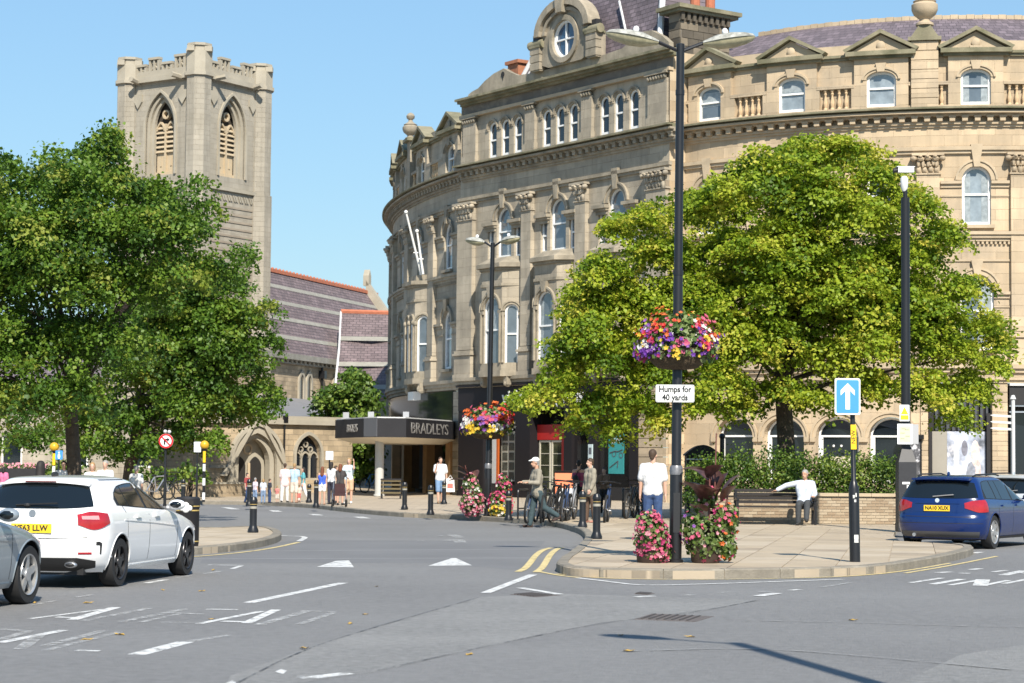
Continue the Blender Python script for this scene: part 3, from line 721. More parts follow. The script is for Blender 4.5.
# canted two-storey bays
for u in PW:
    pr=.62; A=[(u-1.42,0),(u-.78,pr),(u+.78,pr),(u+1.42,0)]
    bay=MB(FP); root=None
    for k in range(3):
        S=SubF(FP,A[k],A[k+1]); L=S.L
        if k==1: op=(L/2,.57,5.8,8.3,.57)
        else: op=(L/2,.30,5.8,8.2,.30)
        wb_=wall(S,0,L,5.4,10.0,[op],depth=.2)
        o=part('bay_wall',wb_,stonew)
        window(S,op[0],op[1],op[2],op[3],op[4],w=-.08,glass=glassm if k!=1 else random.choice([glassm,glassn]),fr=.085,parent=None)
        archtrim(S,op[0],op[1],op[3],op[4],trimw,wd=.13,pr=.06,key=.5 if k==1 else None)
        b=MB(S); b.box((0,-.02,op[3]-.2),(op[0]-op[1],.09,op[3]-.05)); b.box((op[0]+op[1],-.02,op[3]-.2),(L,.09,op[3]-.05)); part('impost',b,trimw)
        c=MB(S)
        for x in (.06,L-.06): c.tube([(x,.06,5.95),(x,.06,op[3]-.2)],.06,8)
        part('colonnette',c,trimw,smooth=True)
    def ploy(ex): return [(u-1.42-ex,-.05),(u-.78-ex*.5,pr+ex),(u+.78+ex*.5,pr+ex),(u+1.42+ex,-.05)]
    for z0,z1,ex,nm in ((5.36,5.62,.10,'bay_base'),(5.62,5.95,.03,'bay_base'),(9.3,9.42,.06,'bay_moulding'),(10.0,10.12,.1,'bay_cornice'),(10.12,10.3,.24,'bay_cornice')):
        b=MB(FP); b.prism(ploy(ex),z0,z1); part(nm,b,trimw,fix=True)
    b=MB(FP); P0=ploy(.2); P1=[(u-1.2,0),(u-.7,.25),(u+.7,.25),(u+1.2,0)]
    vs=[(x,y,10.3) for x,y in P0]+[(x,y,10.62) for x,y in P1]; b.add(vs,[[0,1,5,4],[1,2,6,5],[2,3,7,6],[4,5,6,7]]); part('bay_roof',b,trimw,fix=True)
    b=MB(FP)
    for x in (u-.9,u+.9): b.box((x-.12,0,5.0),(x+.12,.5,5.35)); b.ball((x,.35,5.05),(.12,.2,.16),8,6)
    part('bay_bracket',b,trimw)
# attic storey of the pavilion
tri=[(12.75,11.42,10.35),(8.45,7.3,6.1),(4.25,3.2,2.05)]
ops=[(u,.30,15.2,16.5,.30) for t in ((12.5,11.53,10.57),(8.42,7.45,6.5),(4.35,3.4,2.4)) for u in t]
part('wall',wall(FP,.05,UW-.05,15.0,17.3,ops,w=-.1,depth=.22),stonew)
for u,a,zs,zp,r in ops:
    window(FP,u,a,zs,zp,r,w=-.2,glass=glassd,fr=.085,bar=zs+.78); archtrim(FP,u,a,zp,r,trimw,wd=.10,pr=.03,w=-.1)
    b=MB(FP)
    for s in (-1,1): b.box((u+s*(a+.03),-.12,zp-.08),(u+s*(a+.14),-.05,zp-.01))
    part('impost',b,trimw)
def apil(u,hw):
    b=MB(FP); b.box((u-hw,-.12,15.45),(u+hw,.04,16.95)); b.box((u-hw-.05,-.12,15.05),(u+hw+.05,.1,15.45)); o=part('attic_pilaster',b,stonew)
    c=MB(FP); c.box((u-hw-.1,-.1,17.14),(u+hw+.1,.16,17.22)); n=max(3,int(hw*2/.16))
    for i in range(n): x=u-hw+2*hw*(i+.5)/n; c.ball((x,.06,17.03),(.08,.09,.11),6,5)
    c.build('capital',trimw,o,smooth=True)
for u,hw in ((14.2,.52),(9.5,.36),(5.43,.36),(.75,.6)): apil(u,hw)
b=MB(FP); b.box((-.05,-.15,17.22),(UW+.05,.1,17.36)); part('attic_architrave',b,trim)
b=MB(FP); b.box((-.03,-.15,17.36),(UW-.2,.0,17.75)); part('attic_frieze',b,mat('sooty frieze stone',(.17,.15,.125),.9,.3,.8,bump=.008,bs=20,mix2=((.36,.31,.24),.7,.5,.7,.7)))
cornice(FP,-.45,UW-.15,17.75,18.05,.55,cornm,'attic_cornice',w=-.05,steps=3)
b=MB(FP); b.wprism([(1.0,18.05),(14.6,18.05),(14.5,18.32),(14.2,18.42),(13.7,18.5),(13.2,18.75),(12.5,18.98),(11.7,19.1),(11.2,18.85),(10.6,18.62),(9.4,18.55),(4.4,18.55),(3.2,18.62),(2.6,18.85),(2.1,19.1),(1.3,19.05),(.6,18.7),(.2,18.4),(.2,18.05)],-.35,-.1); par=part('scrolled_parapet',b,trimw,fix=True)
b=MB(FP); b.tube([(11.75,-.09,18.83),(11.75,-.075,18.83)],.13,10); b.wprism([(11.68,18.85),(11.82,18.85),(11.75,18.55)],-.1,-.08); b.build('parapet_opening',dark,par)
# round-window dormer
dc=6.95; dz=19.62
def circ(r,n=28,cx=dc,cz=dz,rz=None): return [(cx+r*math.cos(2*PI*i/n),cz+(rz or r)*math.sin(2*PI*i/n)) for i in range(n)]
n=28; body=[]
for i in range(n):
    a=2*PI*i/n; c_,s_=math.cos(a),math.sin(a)
    if s_>=0: body.append((dc+1.62*c_,20.0+1.15*s_))
    else: t=min(1.62/abs(c_) if abs(c_)>1e-6 else 9,1.45/abs(s_)); body.append((dc+t*c_,20.0+t*s_))
b=MB(FP); b.ring(body,circ(.82,n),-.35,.06); dm=part('dormer',b,trimw,fix=True)
b=MB(FP); b.ring(circ(1.02,n),circ(.8,n),.0,.16); b.build('round_moulding',trimw,dm,fix=True)
b=MB(FP); O=arch_pts(dc,1.95,19.95,1.42,16); I=arch_pts(dc,1.6,19.95,1.1,16); b.ring(O,I,-.35,.3,closed=False); b.ring(arch_pts(dc,1.5,19.95,1.0,16),arch_pts(dc,1.32,19.95,.86,16),-.2,.18,closed=False); b.build('arch_moulding',trimw,dm,fix=True)
b=MB(FP); b.wprism([(dc-.2,20.72),(dc+.2,20.72),(dc+.3,21.5),(dc-.3,21.5)],0,.42); b.build('keystone',trimw,dm,fix=True)
for s in (-1,1):
    x=dc+s*2.0; b=MB(FP); b.box((x-.32,-.35,18.5),(x+.32,.16,19.55)); p_=b.build('dormer_pier',trimw,dm)
    for i in range(3): q=MB(FP); q.box((x-.35,-.1,18.56+i*.34),(x+.35,.2,18.56+i*.34+.3)); q.build('stone',trimw,p_,fix=True)
    b=MB(FP); b.tube([(x-s*.5,.05,19.68),(x+s*.5,.05,19.68)],.2,10); b.box((x-.38,-.3,19.52),(x+.38,.24,19.62)); b.build('scroll',cornm,p_,smooth=True)
    b=MB(FP); b.box((x-.25,-.2,19.86),(x+.25,.1,20.1)); b.build('scroll_cap',mat('black lead cap',(.02,.02,.022),.6),p_)
fr=MB(FP); fr.ring(circ(.82,n),circ(.7,n),-.12,.02)
fr.box((dc-.03,-.1,dz-.72),(dc+.03,.0,dz+.72)); fr.box((dc-.72,-.1,dz-.03),(dc+.72,.0,dz+.03)); wo=fr.build('window',winwhite,dm,fix=True)
b=MB(FP); b.add([(x,-.08,z) for x,z in circ(.72,n)],[list(range(n))]); b.build('pane',mat('blue round window glass',(.03,.07,.13),.06,.2,1,spec=1),wo)
# mansard roof
b=MB(FP)
zb,zt=18.2,24.5; ub0,ub1=1.3,11.2; ut0,ut1=2.6,7.9
vs=[(ub0,-.5,zb),(ub1,-.5,zb),(ut1,-2.4,zt),(ut0,-2.0,zt),(ub0,-3.5,zb),(ub1,-6,zb),(ut1,-5,zt),(ut0,-3.3,zt)]
b.add(vs,[[0,1,2,3],[1,5,6,2],[4,0,3,7],[5,4,7,6],[3,2,6,7]]); mr=part('mansard_roof',b,slate)
fl=MB(FP); 
for i,j in ((1,2),(0,3)): fl.bar(vs[i],vs[j],.13,6)
split_build(fl,'hip_flashing',lead,mr)
fl=MB(FP); fl.bar((3.75,-.72,19.5),(4.75,-1.15,21.0),.055,5); fl.bar((3.75,-.72,19.5),(3.4,-.7,19.45),.055,5); fl.bar((10.6,-.65,18.7),(9.6,-1.3,20.4),.05,5); fl.build('valley_flashing',lead,mr)
b=MB(FP); b.box((11.3,-1.2,18.3),(12.1,-.6,19.35)); ch=part('chimney',b,mat('orange brick',(.36,.15,.08),.85,.2,6)); b=MB(FP); b.box((11.2,-1.3,19.35),(12.2,-.5,19.5)); b.build('chimney_cap',mat('orange brick',(.36,.15,.08)),ch)
# blocks of the big stone chimney stack at the right of the roof
stk=MB(FP); stk.box((.25,-3.3,17.6),(.95,-.75,19.7)); so_=part('chimney',stk,mat('sooty mortar',(.15,.13,.105),.95,.2,3))
sooty=mat('sooty sandstone block',(.10,.085,.065),.9,.35,.8,bump=.01,bs=20); sooty2=mat('buff sandstone block',(.2,.165,.12),.9,.25,1,bump=.01,bs=20)
for r_ in range(6):
    z=17.7+r_*.33
    for k in range(5):
        w0=-3.3+(k-.5*(r_%2))*.55; w1=min(w0+.53,-.75); w0=max(w0,-3.3)
        if w1-w0<.1: continue
        s=MB(FP); s.box((.22,w0,z),(.3,w1,z+.305)); s.build('stone',random.choice([sooty,sooty,sooty2]),so_,fix=True)
    s=MB(FP); s.box((.26,-.8,z),(.95,-.72,z+.305)); s.build('stone',random.choice([sooty,sooty2]),so_,fix=True)
b=MB(FP)
for i in range(9): w0=-3.25+i*.3; b.box((.1,w0,19.38),(.22,w0+.15,19.7),seg=1)
b.build('chimney_brackets',sooty,so_,kind='stuff')
b=MB(FP); b.box((-.0,-3.6,19.7),(1.3,-.5,19.82)); b.box((-.12,-3.7,19.82),(1.4,-.4,19.98)); b.build('chimney_cornice',cornm,so_)
b=MB(); 
for k in range(2): b.lathe([(.2,0),(.2,.7),(.24,.75),(.24,.85),(.16,.85)],10,FP.P(.6,-2.6+k*.8,19.98)-CB.location)
b.build('chimney_pot',redtile,so_)
# ---- left wing
LB=[4.6,9.1,13.65,18.3,22.9]
storeys(FL,1.6,30,stonew,trimw,LB,[6.6,11.35,16.0,20.6],a1=.55,skip1=(9.1,))
eaves(FL,1.6,30,trimw,cornm)
wing_attic(FL,1.6,30,LB,stonew,trimw,cornm,[glassm,glassd,glassn],[11.6])
pier=MB(FL); pier.box((11.3,-.2,15.05),(12.1,.05,17.7)); po=part('attic_pier',pier,trimw)
b=MB(FL); b.box((11.1,-.35,17.7),(12.3,.25,17.85)); b.build('pier_cap',cornm,po); urn(FL,11.8,-.05,17.85,.8,trimw,po)
roof(FL,1.6,30,[(-.75,17.4),(-4.5,18.2),(-9,17.4)],slate)
# twin-light bay with flagpoles
u=8.35; pr=.62; A=[(u-1.55,0),(u-.72,pr),(u+.72,pr),(u+1.55,0)]
for k in range(3):
    S=SubF(FL,A[k],A[k+1]); L=S.L
    opsb=[(L/2-.36,.28,5.8,8.3,.28),(L/2+.36,.28,5.8,8.3,.28)] if k==1 else [(L/2,.36,5.8,8.25,.36)]
    part('bay_wall',wall(S,0,L,5.4,10.0,opsb,depth=.2),stonew)
    for op in opsb:
        window(S,*op,w=-.04,glass=glassm,fr=.085); archtrim(S,op[0],op[1],op[3],op[4],trimw,wd=.1,pr=.06)
        c=MB(S)
        for s in (-1,1): c.tube([(op[0]+s*(op[1]+.07),.06,5.95),(op[0]+s*(op[1]+.07),.06,op[3]-.1)],.055,7); c.ball((op[0]+s*(op[1]+.07),.07,op[3]),(.11,.11,.13),7,5)
        part('colonnette',c,trimw,smooth=True)
for z0,z1,ex in ((5.36,5.62,.1),(5.62,5.95,.03),(9.3,9.42,.06),(10.0,10.12,.1),(10.12,10.3,.24),(10.3,10.6,-.05)):
    b=MB(FL); b.prism([(u-1.55-ex,-.05),(u-.72-ex*.5,pr+ex),(u+.72+ex*.5,pr+ex),(u+1.55+ex,-.05)],z0,z1); part('bay_cornice',b,trimw,fix=True)
b=MB(FL)
for x in (u-1.1,u+1.1): b.ball((x,.35,5.1),(.14,.25,.22),8,6); b.box((x-.13,0,5.1),(x+.13,.5,5.36))
part('bay_bracket',b,trimw)
for du,w1,top in ((.0,1,14.2),(-.2,1.1,12.9)):
    p0=FL.P(7.3+du*1.5,.42,10.6); p1=D(406,212,p0.y-1.0) if top>14 else D(417,231,p0.y-.4); t=thing('flagpole','taller white flagpole leaning out from the bay of the curved building' if top>14 else 'shorter white flagpole leaning out beside the taller one on the curved building','flagpole',tuple(p0))
    b=MB(); b.bar((0,0,0),p1-p0,.06,8,0,.045); b.build('pole',winwhite,t); b=MB(); b.ball(p1-p0,.09,8,6); b.build('truck',winwhite,t); b=MB(); b.bar((p1-p0)*.35-Vector((.12,0,0)),(p1-p0)*.35+Vector((.12,0,0)),.03,5); b.build('cleat',winwhite,t)
# ------------------------------------------------------------------ street level of the curved building
glasst=mat('clear shop glass',(.01,.01,.012),.03,spec=.8,alpha=.22)
GZ=.0; ARC=[16.35,14.25,12.14,10.12]
part('wall',wall(FR,8.95,19.35,GZ,4.95,[(u,.82,.95,2.68,.76) for u in ARC],depth=.4),stone)
cornice(FR,-1.5,19.3,4.72,4.94,.2,trim,'string_course',steps=2)
for i,u in enumerate(ARC):
    archtrim(FR,u,.82,2.68,.76,trim,wd=.16,pr=.05)
    window(FR,u,.8,.98,2.68,.74,w=-.3,glass=glassd,fr=.07,bar=2.72)
    b=MB(FR)
    for s in (-1,1): b.box((u+s*.84,-.01,2.5),(u+s*1.03,.10,2.68),seg=1)
    part('impost',b,trim)
    if i in (0,2):
        c=MB(FR); c.box((u-.45 if i==2 else u-.2,-.42,1.1),(u+.35 if i==2 else u+.1,-.325+.04,1.95 if i==2 else 1.75)); part('window_card',c,mat('cream card',(.62,.55,.42),.7,.3,6))
    if i==2:
        for x in (-.1,.2): 
            c=MB(FR); c.ball((u+x,-.26,2.35),(.05,.03,.05),6,4); part('spotlight',c,white)
    c=MB(FR); c.box((u+.62,-.36,.99),(u+.78,-.26,2.7)); part('white_reveal',c,winwhite)
# shop with slatted window and photograph
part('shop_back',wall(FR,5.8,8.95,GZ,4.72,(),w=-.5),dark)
for a,b_,nm in ((8.75,9.02,4.9),(5.86,6.42,4.9)):
    for i in range(13):
        s=MB(FR); z=.05+i*.36; s.box((a,-.45,z),(b_,.06,z+.345)); part('stone',s,stone)
b=MB(FR); b.box((6.42,-.48,2.95),(8.75,-.42,4.7)); sf=part('shopfront',b,blackm)
for i in range(11):
    x=6.5+i*.21; s=MB(FR); s.box((x,-.42,2.95),(x+.1,-.3,4.6)); s.build('slat',mat('grey slat',(.06,.065,.075),.5,.1,4),sf)
b=MB(FR); b.box((6.46,-.2,.1),(6.6,-.1,3.6)); b.box((8.6,-.2,.1),(8.72,-.1,3.6)); b.box((6.46,-.25,.1),(8.7,-.1,.7)); b.build('frame',blackm,sf)
pm=mat('silvery photograph print',(.42,.46,.56),.3,.75,1.6,mix2=((.75,.72,.74),2.2,.5,.62,.8))
b=MB(FR); b.box((6.62,-.33,.7),(8.05,-.3,2.92)); b.build('poster',pm,sf)
b=MB(FR); b.box((8.05,-.34,.7),(8.6,-.31,2.92)); b.build('panel',mat('grey beige panel',(.30,.28,.24),.7,.05,3),sf)
# figure silhouette shapes printed on the poster (generic)
for x,z,rx,rz,cc in ((7.0,2.1,.16,.5,(.78,.62,.58)),(7.15,1.3,.2,.5,(.30,.32,.38)),(7.4,2.3,.12,.3,(.2,.2,.24)),(6.9,1.4,.1,.5,(.7,.55,.52)),(7.7,1.9,.1,.9,(.8,.84,.9))):
    b=MB(FR); b.wprism([(x+rx*math.cos(t*PI/6),z+rz*math.sin(t*PI/6)) for t in range(12)],-.3,-.296-.004*rx); b.build('poster_print',mat('print %.2f %.2f'%(x,z),cc,.35,.5,4),sf)
# dark doorway with drapery photograph under the fourth arch
b=MB(FR); b.box((8.98,-.1,.1),(9.7,.12,2.62)); b.box((9.7,-.1,.1),(9.78,.2,2.75)); b.box((8.9,-.1,2.62),(9.78,.22,2.78)); sd=part('shop_door',b,black)
b=MB(FR); b.box((9.05,.12,.2),(9.62,.135,2.5)); b.build('poster',mat('drapery print',(.10,.10,.11),.3,.6,3,mix2=((.7,.7,.74),3.2,.55,.65,.9)),sd)
# last shop to the right
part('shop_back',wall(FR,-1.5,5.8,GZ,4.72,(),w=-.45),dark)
b=MB(FR); b.box((-1.5,-.4,3.9),(5.8,.12,4.62)); sf=part('fascia',b,blackm)
b=MB(FR); b.box((-1.5,-.1,4.62),(5.8,.2,4.7)); b.build('fascia_trim',lead,sf)
b=MB(FR)
for z in (3.62,3.85): b.box((-1.5,-.2,z),(5.8,.1,z+.06))
b.build('awning_rail',steel,sf)
for x in (0,1.6,3.2,4.8): b=MB(FR); b.box((x-.05,-.4,.1),(x+.05,-.1,3.9)); b.build('mullion',blackm,sf)
b=MB(FR); b.add([(-1.5,-.3,.5),(5.7,-.3,.5),(5.7,-.3,3.6),(-1.5,-.3,3.6)],[[0,1,2,3]]); b.build('pane',glassd,sf)
# optician's shop in the pavilion
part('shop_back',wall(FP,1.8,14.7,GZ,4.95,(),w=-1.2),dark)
for i in range(13):
    s=MB(FP); z=.05+i*.37; s.box((.04,-.3,z),(1.78,.07,z+.345)); part('stone',s,stone if i%3 else trim)
b=MB(FP); b.box((1.75,-.6,3.92),(14.72,.14,4.98)); b.box((1.7,-.6,4.98),(14.76,.26,5.06)); fa=part('fascia',b,mat('charcoal fascia',(.013,.011,.013),.6,.1,6,spec=.25))
vx=FP.P(10.15,.16,4.42); lettering('vision',.92,white,CB,tuple(vx-CB.location),(PI/2,0,FP.ang(0)),.03,.012)
vx=FP.P(6.75,.16,4.42); lettering('express',.92,white,CB,tuple(vx-CB.location),(PI/2,0,FP.ang(0)),.03,.012)
for a,b_ in ((12.75,14.72),(9.2,10.3),(6.2,6.75),(4.6,5.1),(1.78,2.35)):
    b=MB(FP); b.box((a,-.5,.05),(b_,.1,3.92)); b.box((a-.03,-.4,.05),(b_+.03,.16,.35)); o=part('shop_pilaster',b,mat('charcoal fascia',(.022,.018,.024)))
b=MB(FP); 
for a,b_ in ((10.3,12.75),(2.35,4.6),(5.1,6.2)): b.box((a,-.35,.05),(b_,-.02,.65)); b.box((a,-.3,3.4),(b_,-.05,3.92))
part('stallriser',b,blackm)
for a,b_ in ((10.3,12.75),(2.35,4.6),(5.1,6.2)):
    p=MB(FP); p.add([(a,-.05,.65),(b_,-.05,.65),(b_,-.05,3.4),(a,-.05,3.4)],[[0,1,2,3]]); part('pane',p,glasst)
dsp=MB(FP); dsp.box((10.6,-.6,.8),(12.2,-.5,3.0)); dd=part('display_shelf',dsp,mat('pale display',(.62,.60,.50),.6,.1,3))
for i in range(3):
    for j in range(5):
        s=MB(FP); s.box((10.7+i*.5,-.5,.86+j*.43),(11.08+i*.5,-.485,1.2+j*.43)); s.build('display_panel',mat('display dark',(.10,.11,.09),.5,.5,3),dd)
b=MB(FP); b.box((12.2,-.3,.7),(12.55,-.25,3.3)); part('sign_strip',b,white); b=MB(FP); b.box((12.05,-.3,.7),(12.2,-.24,3.3)); part('sign_strip',b,mat('orange sign',(.75,.16,.03),.5))
redm=mat('red painted panel',(.36,.018,.016),.45,.1,3)
b=MB(FP); b.box((6.75,-.5,2.6),(9.2,-.3,3.25)); b.box((6.75,-.5,.1),(7.45,-.3,2.6)); rd=part('red_entrance',b,redm)
for x0 in (7.4,8.3):
    b=MB(FP); b.ring([(x0,.1),(x0+.82,.1),(x0+.82,2.58),(x0,2.58)],[(x0+.07,.2),(x0+.75,.2),(x0+.75,2.5),(x0+.07,2.5)],-.42,-.34); dr=b.build('door',mat('cream door frame',(.5,.47,.38),.5),rd,fix=True)
    b=MB(FP); b.add([(x0+.07,-.38,.2),(x0+.75,-.38,.2),(x0+.75,-.38,2.5),(x0+.07,-.38,2.5)],[[0,1,2,3]]); b.build('pane',mat('greenish shop glass',(.05,.055,.03),.08,.6,2,spec=.8),dr)
    for j in range(4): b=MB(FP); b.box((x0+.1,-.375,.5+j*.5),(x0+.72,-.36,.53+j*.5)); b.build('door_shelf',mat('cream door frame',(.5,.47,.38)),dr)
tealm=mat('teal banner',(.05,.42,.43),.5,.18,.9)
b=MB(FP); b.box((2.95,-.13,1.2),(3.95,-.10,3.2)); bn=part('banner',b,tealm)
def fl(txt,u,z,sz,m,w,parent,F=FP,bold=.004,sx=1):
    p=F.P(u,w,z); return lettering(txt,sz,m,parent,tuple(p-CB.location),(PI/2,0,F.ang(u)),.006,bold,sx)
fl('£149',3.45,2.56,.38,white,-.095,bn,bold=.01); 
b=MB(FP); b.box((3.1,-.1,2.98),(3.8,-.096,3.03)); b.box((3.1,-.1,2.86),(3.8,-.096,2.91)); b.build('banner_print',white,bn)
b=MB(FP)
for p,q in (((3.85,1.45),(3.3,1.72)),((3.3,1.72),(3.35,1.45)),((3.85,2.05),(3.5,2.12)),((3.3,2.1),(3.02,2.18)),((3.5,2.12),(3.3,2.1))): b.bar((p[0],-.095,p[1]),(q[0],-.095,q[1]),.025,5)
b.ring([(3.4+.14*math.cos(t*PI/6)+.18,2.0+.12*math.sin(t*PI/6)) for t in range(12)],[(3.4+.11*math.cos(t*PI/6)+.18,2.0+.09*math.sin(t*PI/6)) for t in range(12)],-.1,-.09); b.ring([(3.12+.14*math.cos(t*PI/6),1.95+.12*math.sin(t*PI/6)) for t in range(12)],[(3.12+.11*math.cos(t*PI/6),1.95+.09*math.sin(t*PI/6)) for t in range(12)],-.1,-.09)
b.build('banner_print',mat('print grey',(.10,.11,.13),.5),bn)
b=MB(FP); b.box((4.72,-.02+.13,.9),(5.0,.15,2.4)); ip=part('sign_strip',b,mat('pale blue panel',(.5,.6,.62),.5))
for j in range(3): b=MB(FP); b.box((4.77,.15,1.15+j*.42),(4.95,.156,1.42+j*.42)); b.build('sign_print',mat('print grey',(.10,.11,.13)),ip)
# department store in the left wing
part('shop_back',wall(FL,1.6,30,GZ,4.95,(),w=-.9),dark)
for i in range(14):
    s=MB(FL); z=.05+i*.345; s.box((2.45,-.3,z),(3.55,.09,z+.33)); part('stone',s,trimw if i%2 else stonew)
b=MB(FL); b.box((1.6,-.3,0),(2.45,.02,4.95)); part('wall',b,stonew)
b=MB(FL); b.box((3.55,-.2,.05),(4.15,.2,3.5)); part('shop_pilaster',b,mat('timber cladding',(.33,.185,.075),.6,.2,2))
for u in (7.8,12.6,17.5): b=MB(FL); b.box((u-.32,-.6,.05),(u+.32,.0,3.5)); part('shop_pilaster',b,mat('timber cladding',(.45,.24,.09)))
b=MB(FL); b.box((3.55,-.3,3.5),(30,.12,4.9)); bs=part('fascia',b,mat('black glass fascia',(.012,.016,.018),.15,.1,3))
b=MB(FL); b.box((8.2,.12,4.6),(9.2,.5,5.0)); b.build('floodlight',winwhite,bs)
for a,b_ in ((4.2,7.45),(8.15,12.25),(12.95,17.15)):
    b=MB(FL); b.add([(a,-.4,.3),(b_,-.4,.3),(b_,-.4,3.5),(a,-.4,3.5)],[[0,1,2,3]]); part('pane',b,glassd)
cz0,cz1=2.62,3.46
cpx=[(452,93.4),(406,87.2),(377,87.0),(364,88.0),(335,92.5)]
cp=[Vector((XZ(x,440,Y)[0],Y)) for x,Y in cpx]; bk=[Vector((-5.6,104)),Vector((-2.4,96))]
can=thing('shop_canopy','dark canopy with raised silver lettering over the department store entrance','canopy',(cp[2].x,cp[2].y,0)); o3=Vector((cp[2].x,cp[2].y,0))
poly=[(p.x-o3.x,p.y-o3.y) for p in cp+bk][::-1]
b=MB(); b.prism(poly,cz0+.03,cz1); b.build('canopy_body',mat('charcoal canopy panel',(.022,.022,.026),.6,.1,3,spec=.25),can,fix=True)
b=MB(); mx_,my_=sum(p[0] for p in poly)/len(poly),sum(p[1] for p in poly)/len(poly); lo_=[(mx_+(x-mx_)*.72,my_+(y-my_)*.72) for x,y in poly]; n=len(poly); b.add([(x,y,cz0+.028) for x,y in poly]+[(x,y,cz0-.2) for x,y in lo_],[[k,(k+1)%n,(k+1)%n+n,k+n] for k in range(n)]+[list(range(n)),[k+n for k in range(n)]]); b.build('soffit',mat('cream soffit',(.70,.64,.52),.6,.05,2),can,fix=True)
b=MB(); pin=[(x*.97,y*.97) for x,y in poly]; b.prism(pin,cz1+.002,cz1+.05); b.build('canopy_roof',lead,can,fix=True)
silver=mat('dull silver letters',(.30,.29,.28),.45,.1,8,metal=.3)
def face(i,j,txt,sz,f=.5,sx=1,bold=0):
    a,b_=cp[j],cp[i]; m_=a.lerp(b_,f); d=(b_-a).normalized(); ang=math.atan2(d.y,d.x); n_=Vector((d.y,-d.x))
    return lettering(txt,sz,silver,can,(m_.x-o3.x+n_.x*.012,m_.y-o3.y+n_.y*.012,(cz0+cz1)/2),(PI/2,0,ang),.02,bold,sx)
L01=(cp[0]-cp[1]).length
fc=face(0,1,'BRADLEYS',.68,.50,L01*.86/3.3); fc2=face(3,4,'BRADLEYS',.5,.6,.75)
a,b_=cp[3],cp[2]; d=(b_-a); b=MB(); m_=[(a-o3.to_2d()),(b_-o3.to_2d())]; n_=Vector((d.y,-d.x)).normalized()*.02
b.prism([tuple(m_[0]+n_),tuple(m_[1]+n_),tuple(m_[1]-n_),tuple(m_[0]-n_)],cz0+.05,cz1-.01); b.build('grey_panel',mat('grey canopy panel',(.12,.125,.14),.6),can,fix=True)
for x,Y in ((406,89),(371,89.5),(346,91)):
    q=Vector((XZ(x,420,Y)[0],Y,0))-o3; b=MB(); b.cbox((q.x,q.y,cz1+.2),(.26,.14,.24)); b.cbox((q.x,q.y,cz1+.05),(.4,.2,.06)); b.build('floodlight',mat('grey lamp casing',(.33,.34,.36),.5),can)
q=Vector((XZ(379,500,88.6)[0],88.6,0)); post=MB(); post.lathe([(.24,KH),(.24,.2),(.19,.22),(.19,cz0-.05),(.24,cz0)],14,(q.x-o3.x,q.y-o3.y,0)); post.build('post',mat('pale grey post',(.48,.48,.46),.5,.06,3),can,smooth=True)
# ------------------------------------------------------------------ church
class WF(LinF): pass
buffst=mat('buff rubble stone',(.42,.33,.22),.9,.28,.9,bump=.012,bs=10,brick=(.6,.26,.012,.22,(.33,.27,.19)),mix2=((.24,.2,.15),.6,.5,.75,.6))
church=thing('church','gritstone church with square belfry tower and long purple slate roof','church',(-16,122,0)); CH=church
tc0=Vector((-18.3,118)); TS=5.9
tR=math.radians(57); dR=Vector((math.cos(tR),math.sin(tR))); dL=Vector((-dR.y,dR.x))
def two(p,q):
    """facade whose u runs leftwards from q (right end) to p (left end)"""
    d=(Vector(p)-Vector(q)); return LinF(q,math.degrees(math.atan2(d.y,d.x)))
cor=tc0; cl=tc0+dL*TS; crr=tc0+dR*TS; cbk=tc0+dR*TS+dL*TS
FRt=two(cor,crr); FLt=two(cl,cor); FB1=two(crr,cbk); FB2=two(cbk,cl)
def lancet(uc,a,zsp,rise,n=8):
    """pointed arch outline from right to left"""
    R_=(a*a+rise*rise)/(2*a); P=[]
    th=math.asin(min(1,rise/R_))
    for i in range(n+1): t=th*i/n; P.append((uc+a-R_+R_*math.cos(t),zsp+R_*math.sin(t)))
    return P+[(2*uc-x,z) for x,z in P[-2::-1]]
def pwall(F,u0,u1,z0,z1,ops,w=0,depth=.5):
    b=MB(F); 
    def q(a,c,e,d): b.add([(a,w,c),(e,w,c),(e,w,d),(a,w,d)],[[3,2,1,0]])
    ops=sorted(ops); ed=[u0]+[(x[0]+y[0])/2 for x,y in zip(ops,ops[1:])]+[u1]
    if not ops: q(u0,z0,u1,z1); return b
    for k,(uc,a,zs,zsp,ri) in enumerate(ops):
        l,r=ed[k],ed[k+1]
        if zs>z0: q(l,z0,r,zs)
        q(l,zs,uc-a,z1); q(uc+a,zs,r,z1); P=lancet(uc,a,zsp,ri)
        for p0,p1 in zip(P,P[1:]): b.add([(p0[0],w,p0[1]),(p1[0],w,p1[1]),(p1[0],w,z1),(p0[0],w,z1)],[[0,1,2,3]])
        O=[(uc-a,zs),(uc+a,zs)]+P
        for p0,p1 in zip(O,O[1:]+O[:1]): b.add([(p0[0],w,p0[1]),(p1[0],w,p1[1]),(p1[0],w-depth,p1[1]),(p0[0],w-depth,p0[1])],[[0,1,2,3]])
    return b
def cpart(name,b,m,parent=None,**k): return b.build(name,m,parent or CH,**k)
def lring(F,uc,a,zs,zsp,ri,t,w0,w1,m,name,parent=None):
    O=[(uc+a+t,zs)]+lancet(uc,a+t,zsp,ri+t*1.15)+[(uc-a-t,zs)]; I=[(uc+a,zs)]+lancet(uc,a,zsp,ri)+[(uc-a,zs)]
    b=MB(F); b.ring(O,I,w0,w1,closed=False); return cpart(name,b,m,parent,fix=True)
